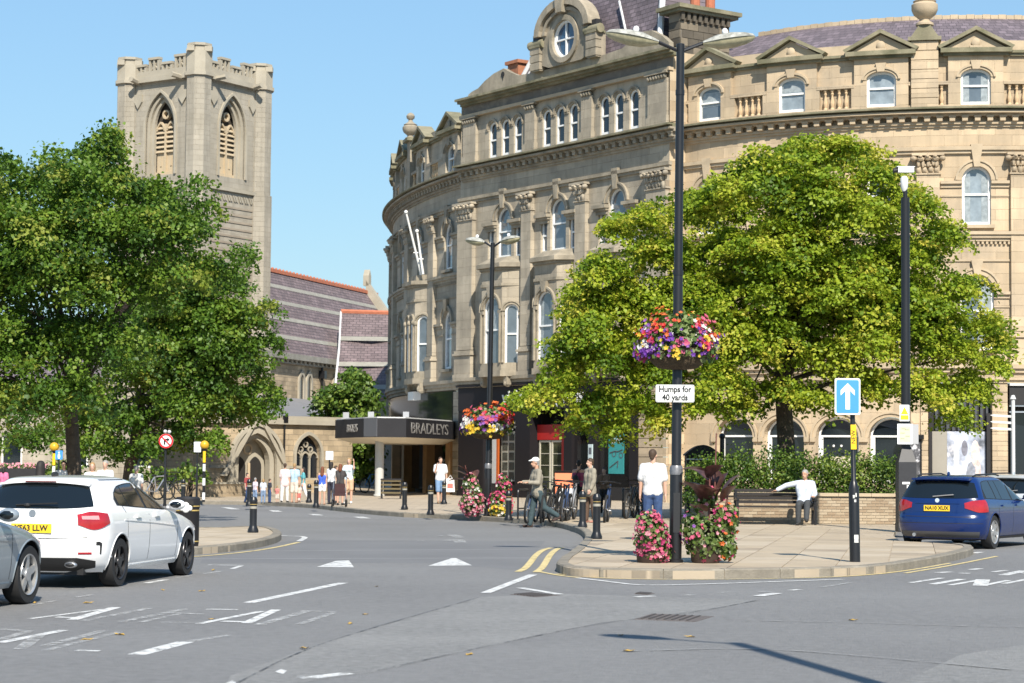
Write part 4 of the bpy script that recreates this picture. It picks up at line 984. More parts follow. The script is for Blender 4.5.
for F in (FRt,FLt,FB1,FB2):
    vis=F in (FRt,FLt); uc=TS/2
    cpart('tower_wall',pwall(F,0,TS,0,24.2,[(uc,1.15,18.3,21.2,2.0)] if vis else []),churchst)
    if not vis: continue
    lring(F,uc,1.15,18.3,21.2,2.0,.14,-.1,.1,churchtr,'hood_mould'); lring(F,uc,.95,18.3,21.2,1.75,.2,-.35,-.12,churchtr,'arch_moulding'); lring(F,uc,.75,18.3,21.2,1.5,.2,-.5,-.3,churchtr,'arch_moulding')
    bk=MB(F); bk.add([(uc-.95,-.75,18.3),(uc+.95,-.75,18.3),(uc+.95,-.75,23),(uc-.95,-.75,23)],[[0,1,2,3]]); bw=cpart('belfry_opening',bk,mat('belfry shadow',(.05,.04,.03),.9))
    mu=MB(F); mu.box((uc-.07,-.66,18.3),(uc+.07,-.42,21.4)); mu.box((uc-.76,-.66,18.3),(uc+.76,-.45,18.55))
    for s in (-1,1):
        P=lancet(uc+s*.4,.32,21.0,.55,6); I=lancet(uc+s*.4,.24,21.0,.43,6); mu.ring(P,I,-.65,-.42,closed=False)
    mu.ring([(uc+.28*math.cos(t*PI/6),21.95+.28*math.sin(t*PI/6)) for t in range(12)],[(uc+.17*math.cos(t*PI/6),21.95+.17*math.sin(t*PI/6)) for t in range(12)],-.65,-.42)
    mu.build('tracery',louvm,bw,fix=True)
    for s in (-1,1):
        for j in range(6):
            z=19.75+j*.28; lv=MB(F); lv.add([(uc+s*.4-.33,-.42,z),(uc+s*.4+.33,-.42,z),(uc+s*.4+.33,-.68,z+.22),(uc+s*.4-.33,-.68,z+.22),(uc+s*.4-.33,-.42,z-.06),(uc+s*.4+.33,-.42,z-.06),(uc+s*.4+.33,-.68,z+.16),(uc+s*.4-.33,-.68,z+.16)],[[0,1,2,3],[4,7,6,5],[0,4,5,1],[0,3,7,4],[1,5,6,2]]); lv.build('louvre',louvm,bw)
        pn=MB(F); pn.box((uc+s*.4-.33,-.68,18.55),(uc+s*.4+.33,-.55,19.7)); pn.box((uc+s*.4-.05,-.55,18.9),(uc+s*.4+.05,-.5,19.5)); pn.build('panel',louvm,bw)
    for z,pr,hh in ((17.45,.16,.22),(23.85,.28,.3)):
        st=MB(F); st.box((0,-.1,z),(TS,pr,z+hh)); cpart('string_course',st,churchtr)
    zz=MB(F)
    for i in range(9):
        u=.9+i*.49; zz.wprism([(u,16.9),(u+.12,16.9),(u+.3,17.25),(u+.18,17.25)],-.02,.07); zz.wprism([(u+.36,17.25),(u+.48,17.25),(u+.3,16.9),(u+.18,16.9)],-.02,.07)
    cpart('zigzag_band',zz,churchtr,fix=True)
    rb=MB(F)
    for i in range(14): rb.box((1,-.02,11.0+i*.42),(TS-1,.04,11.12+i*.42))
    cpart('banding',rb,mat('dark gritstone band',(.31,.26,.2),.9,.2,1))
    for s in (-1,1):
        sh=MB(F); x=uc+s*1.75; sh.wprism([(x-.3,23.2),(x+.3,23.2),(x+.3,22.75),(x,22.35),(x-.3,22.75)],-.02,.12); cpart('shield',sh,churchtr,fix=True)
        sh=MB(F); sh.bar((x,0,23.9),(x-s*.15,.9,24.0),.16,6); cpart('gargoyle',sh,churchtr)
    # pierced parapet
    pp=MB(F); pp.box((0,-.3,24.15),(TS,0.02,24.55)); cpart('parapet',pp,churchtr)
    for i in range(4):
        u=1.15+i*1.02; m_=MB(F); hi=25.35 if i%2==0 else 25.0
        m_.box((u,-.28,24.55),(u+.14,-.02,hi-.12)); m_.box((u+.68,-.28,24.55),(u+.82,-.02,hi-.12)); m_.box((u-.02,-.3,hi-.14),(u+.84,.03,hi)); m_.bar((u+.14,-.15,24.6),(u+.68,-.15,hi-.2),.06,5); m_.bar((u+.68,-.15,24.6),(u+.14,-.15,hi-.2),.06,5); m_.box((u+.36,-.28,24.55),(u+.46,-.02,hi-.12))
        cpart('merlon',m_,churchtr)
for p,h in ((cor,.35),(cl,.05),(crr,.05),(cbk,.05)):
    c=Vector((p.x,p.y,0))-CH.location; dd=(Vector((p.x,p.y))-(cor+cbk)/2).normalized(); c=c-Vector((dd.x,dd.y,0))*.3
    a0=math.atan2(dd.y,dd.x)+PI/8
    def octo(r): return [(c.x+r*math.cos(a0+k*PI/4),c.y+r*math.sin(a0+k*PI/4)) for k in range(8)]
    b=MB(); b.prism(octo(.95),0,10); b.prism(octo(.85),10,17.5); b.prism(octo(.76),17.5,24.0)
    b.uv=[]; 
    for v in b.v:
        t=math.atan2(v.y-c.y,v.x-c.x); b.uv.append((t*1.1,v.z,0))
    tu=cpart('corner_turret',b,churchst,fix=True)
    b=MB(); b.prism(octo(.90),23.9,24.1); b.prism(octo(.80),24.1,25.0+h)
    for k in range(8):
        a=a0+k*PI/4+PI/8
        if k%2==0: b.cbox((c.x+.72*math.cos(a),c.y+.72*math.sin(a),25.1+h),(.42,.42,.3))
    b.prism(octo(.66),25.0+h,25.3+h); b.prism(octo(.76),25.3+h,25.45+h); b.build('turret_cap',churchtr,tu,fix=True)
# nave
na=rad(73); nd=Vector((math.cos(na),math.sin(na))); nn=Vector((nd.y,-nd.x))
r0=Vector((-15.5,134.5))
def NP(t,o,z): q=r0+nd*t+nn*o; return Vector((q.x,q.y,z))
class NaveF:
    curved=False
    def P(s,u,w,z): return NP(u,w,z)
NF=NaveF()
b=MB(NF); z_r,z_e,oe=14.0,8.2,4.3; t0,t1=-17,16.2
b.add([(t0,0,z_r),(t1,0,z_r),(t1,oe,z_e),(t0,oe,z_e)],[[3,2,1,0]]); b.add([(t0,0,z_r),(t1,0,z_r),(t1,-oe,z_e),(t0,-oe,z_e)],[[0,1,2,3]])
b.uv=[(p[0],p[2]*1.25,0) for p in [(t0,0,z_r),(t1,0,z_r),(t1,oe,z_e),(t0,oe,z_e)]*2]; nr=cpart('nave_roof',b,mat('plum slate',(.165,.125,.128),.75,.18,.8,bump=.01,bs=15,brick=(.5,.26,.02,.2,(.06,.05,.055))))
dz_=Vector((oe,z_e-z_r)).normalized(); nrm=Vector((-dz_.y,dz_.x))
for f in (.17,.37,.57,.79):
    a=f;c=f+.045; b=MB(NF)
    for s,e in ((a,c),): 
        o1,z1_=oe*s+nrm.x*.02,z_r+(z_e-z_r)*s+nrm.y*.02; o2_,z2_=oe*e+nrm.x*.02,z_r+(z_e-z_r)*e+nrm.y*.02
        b.add([(t0,o1,z1_),(t1,o1,z1_),(t1,o2_,z2_),(t0,o2_,z2_)],[[3,2,1,0]])
    b.build('slate_band',bandsl,nr)
for i in range(60):
    u=t0+i*.59; b=MB(NF); b.box((u,-.16,z_r-.08),(u+.55,.16,z_r+.14)); b.ball((u+.28,0,z_r+.16),(.16,.09,.12),6,4); b.build('ridge_tile',redtile,nr)
b=MB(NF); b.add([(t1,0,z_r+.9),(t1,oe+.2,z_e+.7),(t1+.5,oe+.2,z_e+.7),(t1+.5,0,z_r+.9),(t1,0,z_r-.2),(t1,oe+.2,z_e-.5),(t1+.5,oe+.2,z_e-.5),(t1+.5,0,z_r-.2)],[[0,1,2,3],[0,4,5,1],[3,2,6,7],[1,5,6,2],[0,3,7,4]]); b.box((t1,-.22,z_r+.5),(t1+.5,.22,z_r+1.25)); b.wprism([(t1,z_r+1.25),(t1+.5,z_r+1.25),(t1+.25,z_r+1.7)],-.22,.22); cpart('gable_coping',b,churchtr,fix=True)
b=MB(NF); b.box((t0,oe-.5,3),(t1,oe-.35,z_e)); cpart('nave_wall',b,buffst); dp=MB(NF); dp.tube([(-2.0,oe-.2,3),(-2.0,oe-.2,z_e-.6)],.09,6); dp.box((-2.2,oe-.35,z_e-1.3),(-1.8,oe+.05,z_e-.8)); cpart('downpipe',dp,black)
b=MB(NF); b.box((t0,oe-.4,z_e-.35),(t1,oe+.15,z_e)); b.box((t0,oe-.4,z_e-.6),(t1,oe-.15,z_e-.5)); ng=cpart('eaves_gutter',b,bandsl)
b=MB(NF)
for i in range(50): b.box((t0+i*.7,oe-.36,z_e-.55),(t0+i*.7+.3,oe-.1,z_e-.35))
b.build('corbels',churchtr,ng,kind='stuff')
for tc_ in (-4.5,1.2):
    for s in (-.62,.62):
        class _F:
            curved=False
            def P(s_,u,w,z): return NP(u,oe-.35+w,z)
        f_=_F(); O=[(tc_+s+.5,5.45)]+lancet(tc_+s,.5,6.5,.85)+[(tc_+s-.5,5.45)]; I=[(tc_+s+.3,5.45)]+lancet(tc_+s,.3,6.5,.55)+[(tc_+s-.3,5.45)]
        b=MB(f_); b.ring(O,I,-.02,.12,closed=False); lw=cpart('lancet_window',b,churchtr,fix=True)
        b=MB(f_); b.add([(x,.02,z) for x,z in I],[list(range(len(I)))]); b.build('pane',glassd,lw)
# transept roof
ra,rb_=Vector((XZ(341,312,136)[0],136)),Vector((XZ(392,309,137)[0],137)); zrt=XZ(341,312,136)[1]
ea,eb=Vector((XZ(334,400,128)[0],128)),Vector((XZ(392,404,127)[0],127)); zet=XZ(334,398,128)[1]
b=MB(); O_=CH.location
b.add([Vector((ra.x,ra.y,zrt))-O_,Vector((rb_.x,rb_.y,zrt))-O_,Vector((eb.x,eb.y,zet))-O_,Vector((ea.x,ea.y,zet))-O_],[[3,2,1,0]]); b.uv=[(0,0,0),(4,0,0),(4,9,0),(0,9,0)]; tr=cpart('transept_roof',b,MATS['plum slate'])
def lerp3(f,x): 
    a=ra.lerp(ea,f);c=rb_.lerp(eb,f); p=a.lerp(c,x); return Vector((p.x,p.y-.02,zrt+(zet-zrt)*f+.03))-O_
for f in (.3,.6,.86):
    b=MB(); b.add([lerp3(f,0),lerp3(f,1),lerp3(f+.05,1),lerp3(f+.05,0)],[[3,2,1,0]]); b.build('slate_band',bandsl,tr)
b=MB(); b.bar(lerp3(0,0),lerp3(0,1),.16,6); b.build('ridge_tile',redtile,tr)
b=MB(); b.bar(lerp3(0,0),lerp3(.45,.02),.06,5); b.bar(lerp3(.45,.02),lerp3(1,0),.07,5); b.build('flashing',lead,tr)
b=MB(); b.add([Vector((ea.x,ea.y+.2,0))-O_,Vector((eb.x,eb.y+.2,0))-O_,Vector((eb.x,eb.y+.2,zet))-O_,Vector((ea.x,ea.y+.2,zet))-O_],[[0,1,2,3]]); b.uv=[(0,0,0),(5,0,0),(5,5,0),(0,5,0)]; cpart('transept_wall',b,churchst)
# low aisle with the portal
pL=Vector((XZ(150,480,92.0)[0],92.0)); pR=Vector((XZ(352,480,100)[0],100.0)); FA=two(pL,pR); LA=(pR-pL).length
def ua(px):
    best=min(((abs(512+2050*(FA.P(u,0,0).x/FA.P(u,0,0).y)-px),u) for u in np.linspace(0,LA,400))); return best[1]
up=ua(257); uw=ua(309)
zt=3.45
cpart('aisle_wall',pwall(FA,0,LA,0,zt,[(uw,.75,.7,1.9,.95),(up,1.15,.1,1.45,1.45)],depth=.7),buffst)
b=MB(FA); b.box((-.3,-.2,zt-.12),(LA,.2,zt+.1)); b.box((-.3,-.2,zt+.1),(LA,.12,zt+.28)); cpart('aisle_cornice',b,churchtr)
lring(FA,up,1.15,.1,1.45,1.45,.26,-.1,.16,churchtr,'arch_moulding'); lring(FA,up,.9,.1,1.45,1.2,.27,-.45,-.08,churchtr,'arch_moulding'); lring(FA,up,1.43,.1,1.45,1.78,.16,-.05,.26,churchtr,'hood_mould')
b=MB(FA); b.add([(up-1.15,-.65,.1),(up+1.15,-.65,.1),(up+1.15,-.65,3),(up-1.15,-.65,3)],[[0,1,2,3]]); pt=cpart('portal',b,churchtr)
for s in (-1,1):
    b=MB(FA); O=[(up+s*.46+.36,.1)]+lancet(up+s*.46,.36,1.3,.5)+[(up+s*.46-.36,.1)]; b.wprism(O,-.655,-.63); b.build('door',dark,pt,fix=True)
b=MB(FA); b.ring([(up+.26*math.cos(t*PI/8),2.15+.26*math.sin(t*PI/8)) for t in range(16)],[(up+.17*math.cos(t*PI/8),2.15+.17*math.sin(t*PI/8)) for t in range(16)],-.66,-.58); b.tube([(up,-.5,.1),(up,-.5,1.5)],.07,8); b.build('roundel',louvm,pt)
gb=MB(FA); gb.wprism([(up-2.0,.9),(up-1.8,.9),(up+.06,3.7),(up,3.9)],-.1,.3); gb.wprism([(up+2.0,.9),(up+1.8,.9),(up-.06,3.7),(up,3.9)],-.1,.3); cpart('portal_gable',gb,churchtr,fix=True)
gb=MB(FA); gb.box((up+1.25,-.02,1.25),(up+2.6,.12,1.38)); gb.box((up-2.6,-.02,1.25),(up-1.25,.12,1.38)); cpart('string_course',gb,churchtr)
lring(FA,uw,.75,.7,1.9,.95,.14,-.05,.12,churchtr,'hood_mould')
tb=MB(FA); tb.box((uw-.75,-.3,.7),(uw+.75,-.1,.8))
for x in (-.25,.25): tb.box((uw+x-.04,-.3,.7),(uw+x+.04,-.15,2.05))
for x in (-.5,0,.5): tb.ring(lancet(uw+x,.25,1.75,.32,5),lancet(uw+x,.19,1.75,.24,5),-.3,-.15,closed=False)
for x,z in ((0,2.4),(-.29,2.16),(.29,2.16)): tb.ring([(uw+x+.15*math.cos(t*PI/6),z+.15*math.sin(t*PI/6)) for t in range(12)],[(uw+x+.1*math.cos(t*PI/6),z+.1*math.sin(t*PI/6)) for t in range(12)],-.3,-.15)
tw=cpart('tracery_window',tb,churchtr,fix=True)
b=MB(FA); b.add([(uw-.74,-.24,.72),(uw+.74,-.24,.72),(uw+.74,-.24,2.85),(uw-.74,-.24,2.85)],[[0,1,2,3]]); b.build('pane',glassd,tw)
ud=ua(284); b=MB(FA); b.tube([(ud,.1,.2),(ud,.1,zt+.05)],.05,7); b.box((ud-.13,.0,zt-.05),(ud+.13,.22,zt+.3)); cpart('downpipe',b,black)
q1=FA.P(LA,-.1,zt+.2);q2=FA.P(0,-.1,zt+.2); n1=NP(-22,oe-.3,5.5);n2=NP(2,oe-.3,5.5)
b=MB(); b.add([q1-O_,q2-O_,n2-O_,n1-O_],[[0,1,2,3]]); b.uv=[(0,0,0),(9,0,0),(9,20,0),(0,20,0)]; cpart('aisle_roof',b,mat('grey lead roof',(.20,.20,.21),.7,.1,1))
# stone house and garden wall behind the left trees
hs=thing('stone_house','low buff stone building half hidden behind the left trees, with a dark shop sign','building',(-26,104,0))
FH=two(Vector((-34,100)),Vector((-15.5,103.5)))
b=wall(FH,0,18.8,0,5.2,[(3,.5,1.2,2.8,0),(6.2,.5,1.2,2.8,0),(9.4,.5,1.2,2.8,0)]); b.build('wall',churchst,hs)
b=MB(FH); b.box((-.3,-.3,5.2),(19.1,.25,5.45)); b.build('cornice',churchtr,hs)
b=MB(FH); b.add([(-.3,.2,5.45),(19.1,.2,5.45),(19.1,-5,8),(-.3,-5,8)],[[0,1,2,3]]); b.build('roof',slate,hs)
for uc in (3,6.2,9.4): b=MB(FH); b.ring([(uc-.5,1.2),(uc+.5,1.2),(uc+.5,2.8),(uc-.5,2.8)],[(uc-.42,1.3),(uc+.42,1.3),(uc+.42,2.7),(uc-.42,2.7)],-.25,-.18); o=b.build('window',winwhite,hs,fix=True); b=MB(FH); b.add([(uc-.45,-.22,1.25),(uc+.45,-.22,1.25),(uc+.45,-.22,2.75),(uc-.45,-.22,2.75)],[[0,1,2,3]]); b.build('pane',glassd,o)
b=MB(FH); b.box((13.2,.0,1.55),(16.2,.14,2.5)); sg=b.build('shop_sign',mat('dark brown sign',(.03,.016,.012),.5,.1,5),hs)
b=MB(FH)
for i in range(9): b.box((13.7+i*.24,.14,1.85),(13.7+i*.24+.12,.155,2.2))
b.build('sign_print',mat('dull copper letters',(.22,.10,.045),.6),sg)
# ------------------------------------------------------------------ trees, hedge, planter
def leaf_mesh(name,C,Dv,N,size,tone,mats,aspect=.85,fold=.25):
    """many small folded leaves: centres C, tip directions Dv, normals N, lengths size"""
    n=len(C); S=np.cross(N,Dv); S/=np.linalg.norm(S,axis=1,keepdims=True)+1e-9
    sz=size[:,None]; a=C-Dv*sz*.5; t=C+Dv*sz*.5; l=C+S*sz*aspect*.5+N*sz*fold*.4-Dv*sz*.08; r=C-S*sz*aspect*.5+N*sz*fold*.4-Dv*sz*.08
    V=np.empty((n,4,3)); V[:,0]=a; V[:,1]=r; V[:,2]=t; V[:,3]=l
    me=bpy.data.meshes.new(name); me.vertices.add(n*4); me.vertices.foreach_set('co',V.reshape(-1).astype(np.float32))
    idx=np.arange(n*4).reshape(n,4); F=np.concatenate([idx[:,[0,1,2]],idx[:,[0,2,3]]],1).reshape(-1)
    me.loops.add(n*6); me.loops.foreach_set('vertex_index',F.astype(np.int32)); me.polygons.add(n*2); me.polygons.foreach_set('loop_start',(np.arange(n*2)*3).astype(np.int32))
    try: me.polygons.foreach_set('loop_total',np.full(n*2,3,np.int32))
    except Exception: pass
    at=me.attributes.new('tone','FLOAT','POINT'); at.data.foreach_set('value',np.repeat(tone,4).astype(np.float32))
    me.materials.append(mats); me.update(calc_edges=True); me.validate(); return me
def unit(v): return v/(np.linalg.norm(v,axis=-1,keepdims=True)+1e-9)
def foliage(blobs,per,leaves,size,flat=.35,cr=.42,droop=.25,up=.9,shell=.45,tb=.0):
    """blobs: (x,y,z,r). leaf clusters spread in the shell of each blob, each cluster a ragged tilted spray"""
    C=[];Dv=[];N=[];S=[];T=[]; cl=[]
    for (x,y,z,r) in blobs:
        k=max(2,int(per*(r**2)+.5))
        d=unit(RNG.normal(size=(k,3))); d[:,2]=np.where(d[:,2]<-.35,-d[:,2]*.7,d[:,2]); rr=r*(shell+(1.08-shell)*RNG.random((k,1))**.7)
        cc=np.array([x,y,z])+d*rr
        for j in range(k):
            m=int(leaves*(.6+.8*RNG.random())); R_=cr*(.65+.7*RNG.random()); out=unit(d[j]*np.array([1,1,.25])+RNG.normal(size=3)*.25)
            ax=unit(np.array([0,0,1.])+d[j]*.75+RNG.normal(size=3)*.25); e1=unit(np.cross(ax,out)); e2=np.cross(e1,ax)
            q=np.sqrt(RNG.random(m))*R_; th=RNG.random(m)*2*PI; lx=q*np.cos(th); ly=q*np.sin(th)*1.15
            p=cc[j]+lx[:,None]*e1+ly[:,None]*e2+ax*(RNG.normal(size=(m,1))*R_*flat*.5)-np.array([0,0,1])*(q[:,None]**2/R_*droop)
            nn=unit(ax*up+RNG.normal(size=(m,3))*.55); td=unit(lx[:,None]*e1+ly[:,None]*e2+RNG.normal(size=(m,3))*R_*.6-np.array([0,0,1])*R_*.35); td=unit(td-nn*(td*nn).sum(1,keepdims=True))
            C.append(p);N.append(nn);Dv.append(td);S.append(size*(.65+.7*RNG.random(m))); t=np.clip(.5+RNG.normal()*.25+RNG.normal(size=m)*.10+tb,0,1); T.append(t); cl.append(cc[j])
    return np.concatenate(C),np.concatenate(Dv),np.concatenate(N),np.concatenate(S),np.concatenate(T),cl
def branchy(b,base,top,r0,targets,n=26,seed=1):
    rg=random.Random(seed); h=top.z-base.z
    pts=[base+(top-base)*t+Vector((rg.uniform(-.06,.06),rg.uniform(-.06,.06),0))*(1 if 0<t<1 else 0) for t in (0,.08,.3,.6,.85,1)]
    b.tube(pts,[r0*1.35,r0*1.05,r0*.92,r0*.82,r0*.75,r0*.6],10)
    tg=list(targets); rg.shuffle(tg)
    for c in tg[:n]:
        c=Vector(c); s=base.lerp(top,rg.uniform(.55,1)); m=s.lerp(c,.5)+Vector((rg.uniform(-.3,.3),rg.uniform(-.3,.3),-.15*abs(c.z-s.z)+rg.uniform(0,.4)))
        rr=r0*rg.uniform(.22,.42); pp=[]
        for i in range(7):
            t=i/6; pp.append(s*(1-t)**2+m*2*t*(1-t)+c*t*t)
        b.tube(pp,[rr*.8*(1-.85*i/6) for i in range(7)],6)
        for _ in range(2):
            k=rg.choice(tg); k=Vector(k)
            if (k-c).length<2.6: b.tube([pp[3],pp[3].lerp(k,.55)+Vector((0,0,-.1)),k],[rr*.45,rr*.3,rr*.1],5)
def tree(name,label,blobs,base,top,r0,per,leaves,size,lm,group=None,seed=1,**kw):
    t=thing(name,label,'tree',tuple(base),0,group); o=np.array(base)
    C,Dv,N,S,T,cl=foliage(blobs,per,leaves,size,**kw)
    me=leaf_mesh('foliage',C-o,Dv,N,S,T,lm); f=put('foliage',me,t,kind='stuff')
    b=MB(); branchy(b,Vector((0,0,-.05)),Vector(top)-Vector(base),r0,[Vector(c)-Vector(base) for c in cl],34,seed); b.build('trunk',barkm,t,smooth=True,ang=60)
    return t,len(C)
def px_blobs(L,Y,spread,xc,wx,dup_=2):
    out=[]
    for x,y,r in L:
        e=math.sqrt(max(.08,1-((x-xc)/wx)**2))*spread
        for k in range(dup_):
            dy=e*((k+.5)/dup_*2-1)*random.uniform(.5,1.05) if dup_>1 else 0
            p=D(x+random.uniform(-4,4),y+random.uniform(-3,3),Y+dy); out.append((p.x,p.y,p.z,r*Y/2050*random.uniform(.9,1.05)))
    return out
leafR=mat('fresh maple leaf',(.1,.15,.02),.5,attr=((.075,.145,.010),(.20,.30,.02),(.36,.43,.034),(.56,.52,.075)),trans=.43,spec=.35)
leafL=mat('green oak leaf',(.05,.1,.02),.5,attr=((.035,.085,.012),(.08,.165,.018),(.15,.25,.026),(.28,.32,.05)),trans=.40,spec=.4)
leafD=mat('dark shrub leaf',(.03,.06,.015),.5,attr=((.025,.06,.010),(.06,.125,.016),(.12,.19,.026),(.24,.30,.05)),trans=.25,spec=.4)
RBL=[(800,160,32),(838,158,32),(768,182,36),(876,178,30),(726,208,34),(812,205,42),(914,208,26),(688,214,24),(862,228,42),(645,224,22),(614,230,20),(664,262,36),(734,262,44),(794,275,46),(902,262,42),(944,240,24),(604,274,26),(586,306,27),(842,300,46),(645,316,38),(706,328,42),(962,296,26),(986,334,20),(566,348,18),(604,362,34),(764,342,42),(904,330,42),(826,362,38),(944,356,36),(992,368,16),(520,405,11),(534,402,10),(556,400,17),(575,388,16),(604,408,24),(660,380,32),(722,384,30),(782,396,24),(862,388,28),(922,396,26),(970,394,22),(640,412,22),(700,408,20),(956,420,16),(588,330,26),(620,300,30),(640,350,34),(690,300,34),(575,425,12),(615,428,14),(660,420,16),(740,408,16),(820,400,16),(562,372,15),(1000,345,14),(905,300,36),(780,240,40),(770,300,44),(820,320,44),(740,350,36),(870,350,36),(700,300,36),(850,270,40),(930,320,30)]
rt_,nR=tree('maple_tree','broad yellow-green maple tree with layered crown behind the brick planter wall',px_blobs(RBL,56,4.2,770,270,2),(D(786,500,56).x,56.0,.5),tuple(D(784,300,56)),.27,34,104,.104,leafR,seed=3,flat=.3,cr=.42,droop=.3,shell=.3)
LBL=[(100,158,24),(64,182,30),(22,190,26),(110,190,34),(150,200,26),(-20,215,40),(40,230,42),(92,240,44),(142,240,40),(184,236,26),(199,190,8),(206,210,11),(0,285,48),(60,290,48),(120,295,48),(176,282,38),(214,272,22),(244,260,9),(0,350,48),(60,350,48),(110,352,42),(-40,300,55),(-40,400,55),(20,405,42),(72,405,38),(-80,350,60),(110,135,12),(12,170,14),(0,230,40),(30,262,40),(80,205,34),(160,225,30)]
tl_,nL=tree('oak_tree','tall dense green oak tree behind the white hatchback, leftmost tree',px_blobs(LBL,50,4.6,70,215,2),(D(72,520,50).x,50.0,.0),tuple(D(74,330,50)),.19,28,88,.10,leafL,seed=5,flat=.6,cr=.38,droop=.15,shell=.25,up=.6)
LB2=[(162,330,42),(204,322,38),(240,322,24),(142,380,38),(192,375,42),(236,366,32),(262,345,12),(262,392,14),(172,412,34),(214,408,30),(122,420,28),(246,408,20),(274,402,8),(228,290,20),(90,425,26),(186,440,22),(268,310,9),(150,448,16),(110,450,14),(90,448,14),(20,440,16),(45,436,14),(130,455,10),(-20,445,20),(215,445,14),(180,300,36),(210,350,40),(160,355,40)]
tl2,nL2=tree('oak_tree','lower spreading green oak tree between the tall left tree and the church door',px_blobs(LB2,84,5.0,190,110,2),(D(128,500,84).x,84.0,.0),tuple(D(140,390,84)),.27,14,96,.15,leafL,seed=8,flat=.5,cr=.55,droop=.15,shell=.25,up=.6)
BT=[(350,385,14),(335,400,16),(362,400,16),(345,420,18),(322,425,12),(370,425,14),(335,445,16),(358,450,18),(318,450,8),(345,470,14),(368,470,12),(330,408,14)]
tb_,nb=tree('yew_tree','dark green rounded tree beside the canopy in front of the church',px_blobs(BT,101,1.6,345,45,2),(D(352,500,101).x,101.0,.0),tuple(D(352,430,101)),.18,26,60,.2,leafD,seed=9,flat=.7,cr=.4,droop=.1,shell=.3,up=.5)
# hedge
HB=[]
for x in range(694,905,13): 
    for yy in (496,480,466): HB.append((x,yy+(x%5),9 if yy<470 else 12))
for x,y in ((742,460),(800,462),(772,456),(830,465),(862,466),(885,474),(716,462),(700,470)): HB.append((x,y,9))
hedge=thing('hedge','dense dark green hedge growing behind the brick planter wall and bench','hedge',(7.4,55,.6))
C,Dv,N,S,T,cl=foliage(px_blobs(HB,54.6,1.2,790,160,2),44,60,.068,flat=.9,cr=.3,droop=.05,up=.4,shell=.2)
put('foliage',leaf_mesh('foliage',C-np.array([7.4,55,.6]),Dv,N,S,T,leafD),hedge,kind='stuff')
b=MB()
for i in range(30): x=random.uniform(-2.5,2.6); b.bar((x,random.uniform(-.7,.7),0),(x+random.uniform(-.2,.2),random.uniform(-.7,.7),.9),.02,5)
b.build('stems',barkm,hedge)
# shrubs under the left trees
for (x,y,Y,r,lab) in ((186,476,79,13,'spiky green shrub under the left trees near the striped crossing beacon'),(150,476,79,12,'low green shrub behind the parked bicycles under the left trees'),(60,470,74,11,'small dark shrub beside the left tree trunk')):
    p=D(x,y,Y); t=thing('shrub',lab,'shrub',(p.x,p.y,KH)); rr=r*Y/2050
    C,Dv,N,S,T,cl=foliage([(p.x,p.y,p.z,rr),(p.x+rr,p.y+.3,p.z-.1,rr*.8),(p.x-rr,p.y,p.z-.15,rr*.8)],40,26,.15,flat=.8,cr=.3,up=.4,shell=.2)
    put('foliage',leaf_mesh('foliage',C-np.array([p.x,p.y,KH]),Dv,N,S,T,leafD),t,kind='stuff'); b=MB()
    for i in range(7): b.bar((0,0,0),(random.uniform(-.6,.6),random.uniform(-.3,.3),random.uniform(.4,.8)),.02,5)
    b.build('stems',barkm,t)
# brick planter wall with stone coping
px0,px1,PY=5.05,9.98,52.4; pw=thing('planter_wall','low buff brick planter wall with stone coping behind the bench','wall',((px0+px1)/2,PY,0)); cx=(px0+px1)/2
b=MB(); b.box((px0-cx,.012,0),(px1-cx,.25,KH+.70)); b.box((px0-cx,.012,0),(px0-cx+.22,5.5,KH+.70)); b.box((px1-cx-.22,.012,0),(px1-cx,5.5,KH+.70)); b.build('mortar_core',mat('mortar',(.30,.26,.2),.95,.1,8),pw)
bms=[mat('buff brick',(.36,.285,.195),.9,.15,9,bump=.004,bs=60),mat('pale brick',(.40,.325,.23),.9,.15,9,bump=.004,bs=60),mat('brown brick',(.30,.225,.15),.9,.15,9,bump=.004,bs=60)]
bme=[]
for m in bms:
    q=MB(); q.box((-.105,0,-.031),(.105,.1,.031)); o=q.build('brick',m,pw); bme.append(o)
cnt=0
for r_ in range(9):
    n_=int((px1-px0)/.2235)
    for k in range(n_):
        x=px0-cx+.115+k*.2235+(.11 if r_%2 else 0)
        if x>px1-cx-.1: continue
        src=random.choice(bme)
        if cnt<3: o=bme[cnt]
        else: o=src.copy(); COL.objects.link(o)
        o.location=(x,random.uniform(-.003,.003),KH+.04+r_*.0735); cnt+=1
for i in range(6):
    L=(px1-px0+.1)/6; q=MB(); x=px0-cx-.05+i*L; q.box((x+.004,-.05,KH+.70),(x+L-.004,.3,KH+.78)); q.build('coping_stone',trim,pw)
s=MB(); s.box((px0-cx+.22,.26,KH+.45),(px1-cx-.22,5.5,KH+.55)); s.build('soil',mat('dark soil',(.03,.022,.015),.95,.3,5),pw)

if __import__('os').environ.get('DBG'): print('LEAVES',nR,nL,nL2,nb)
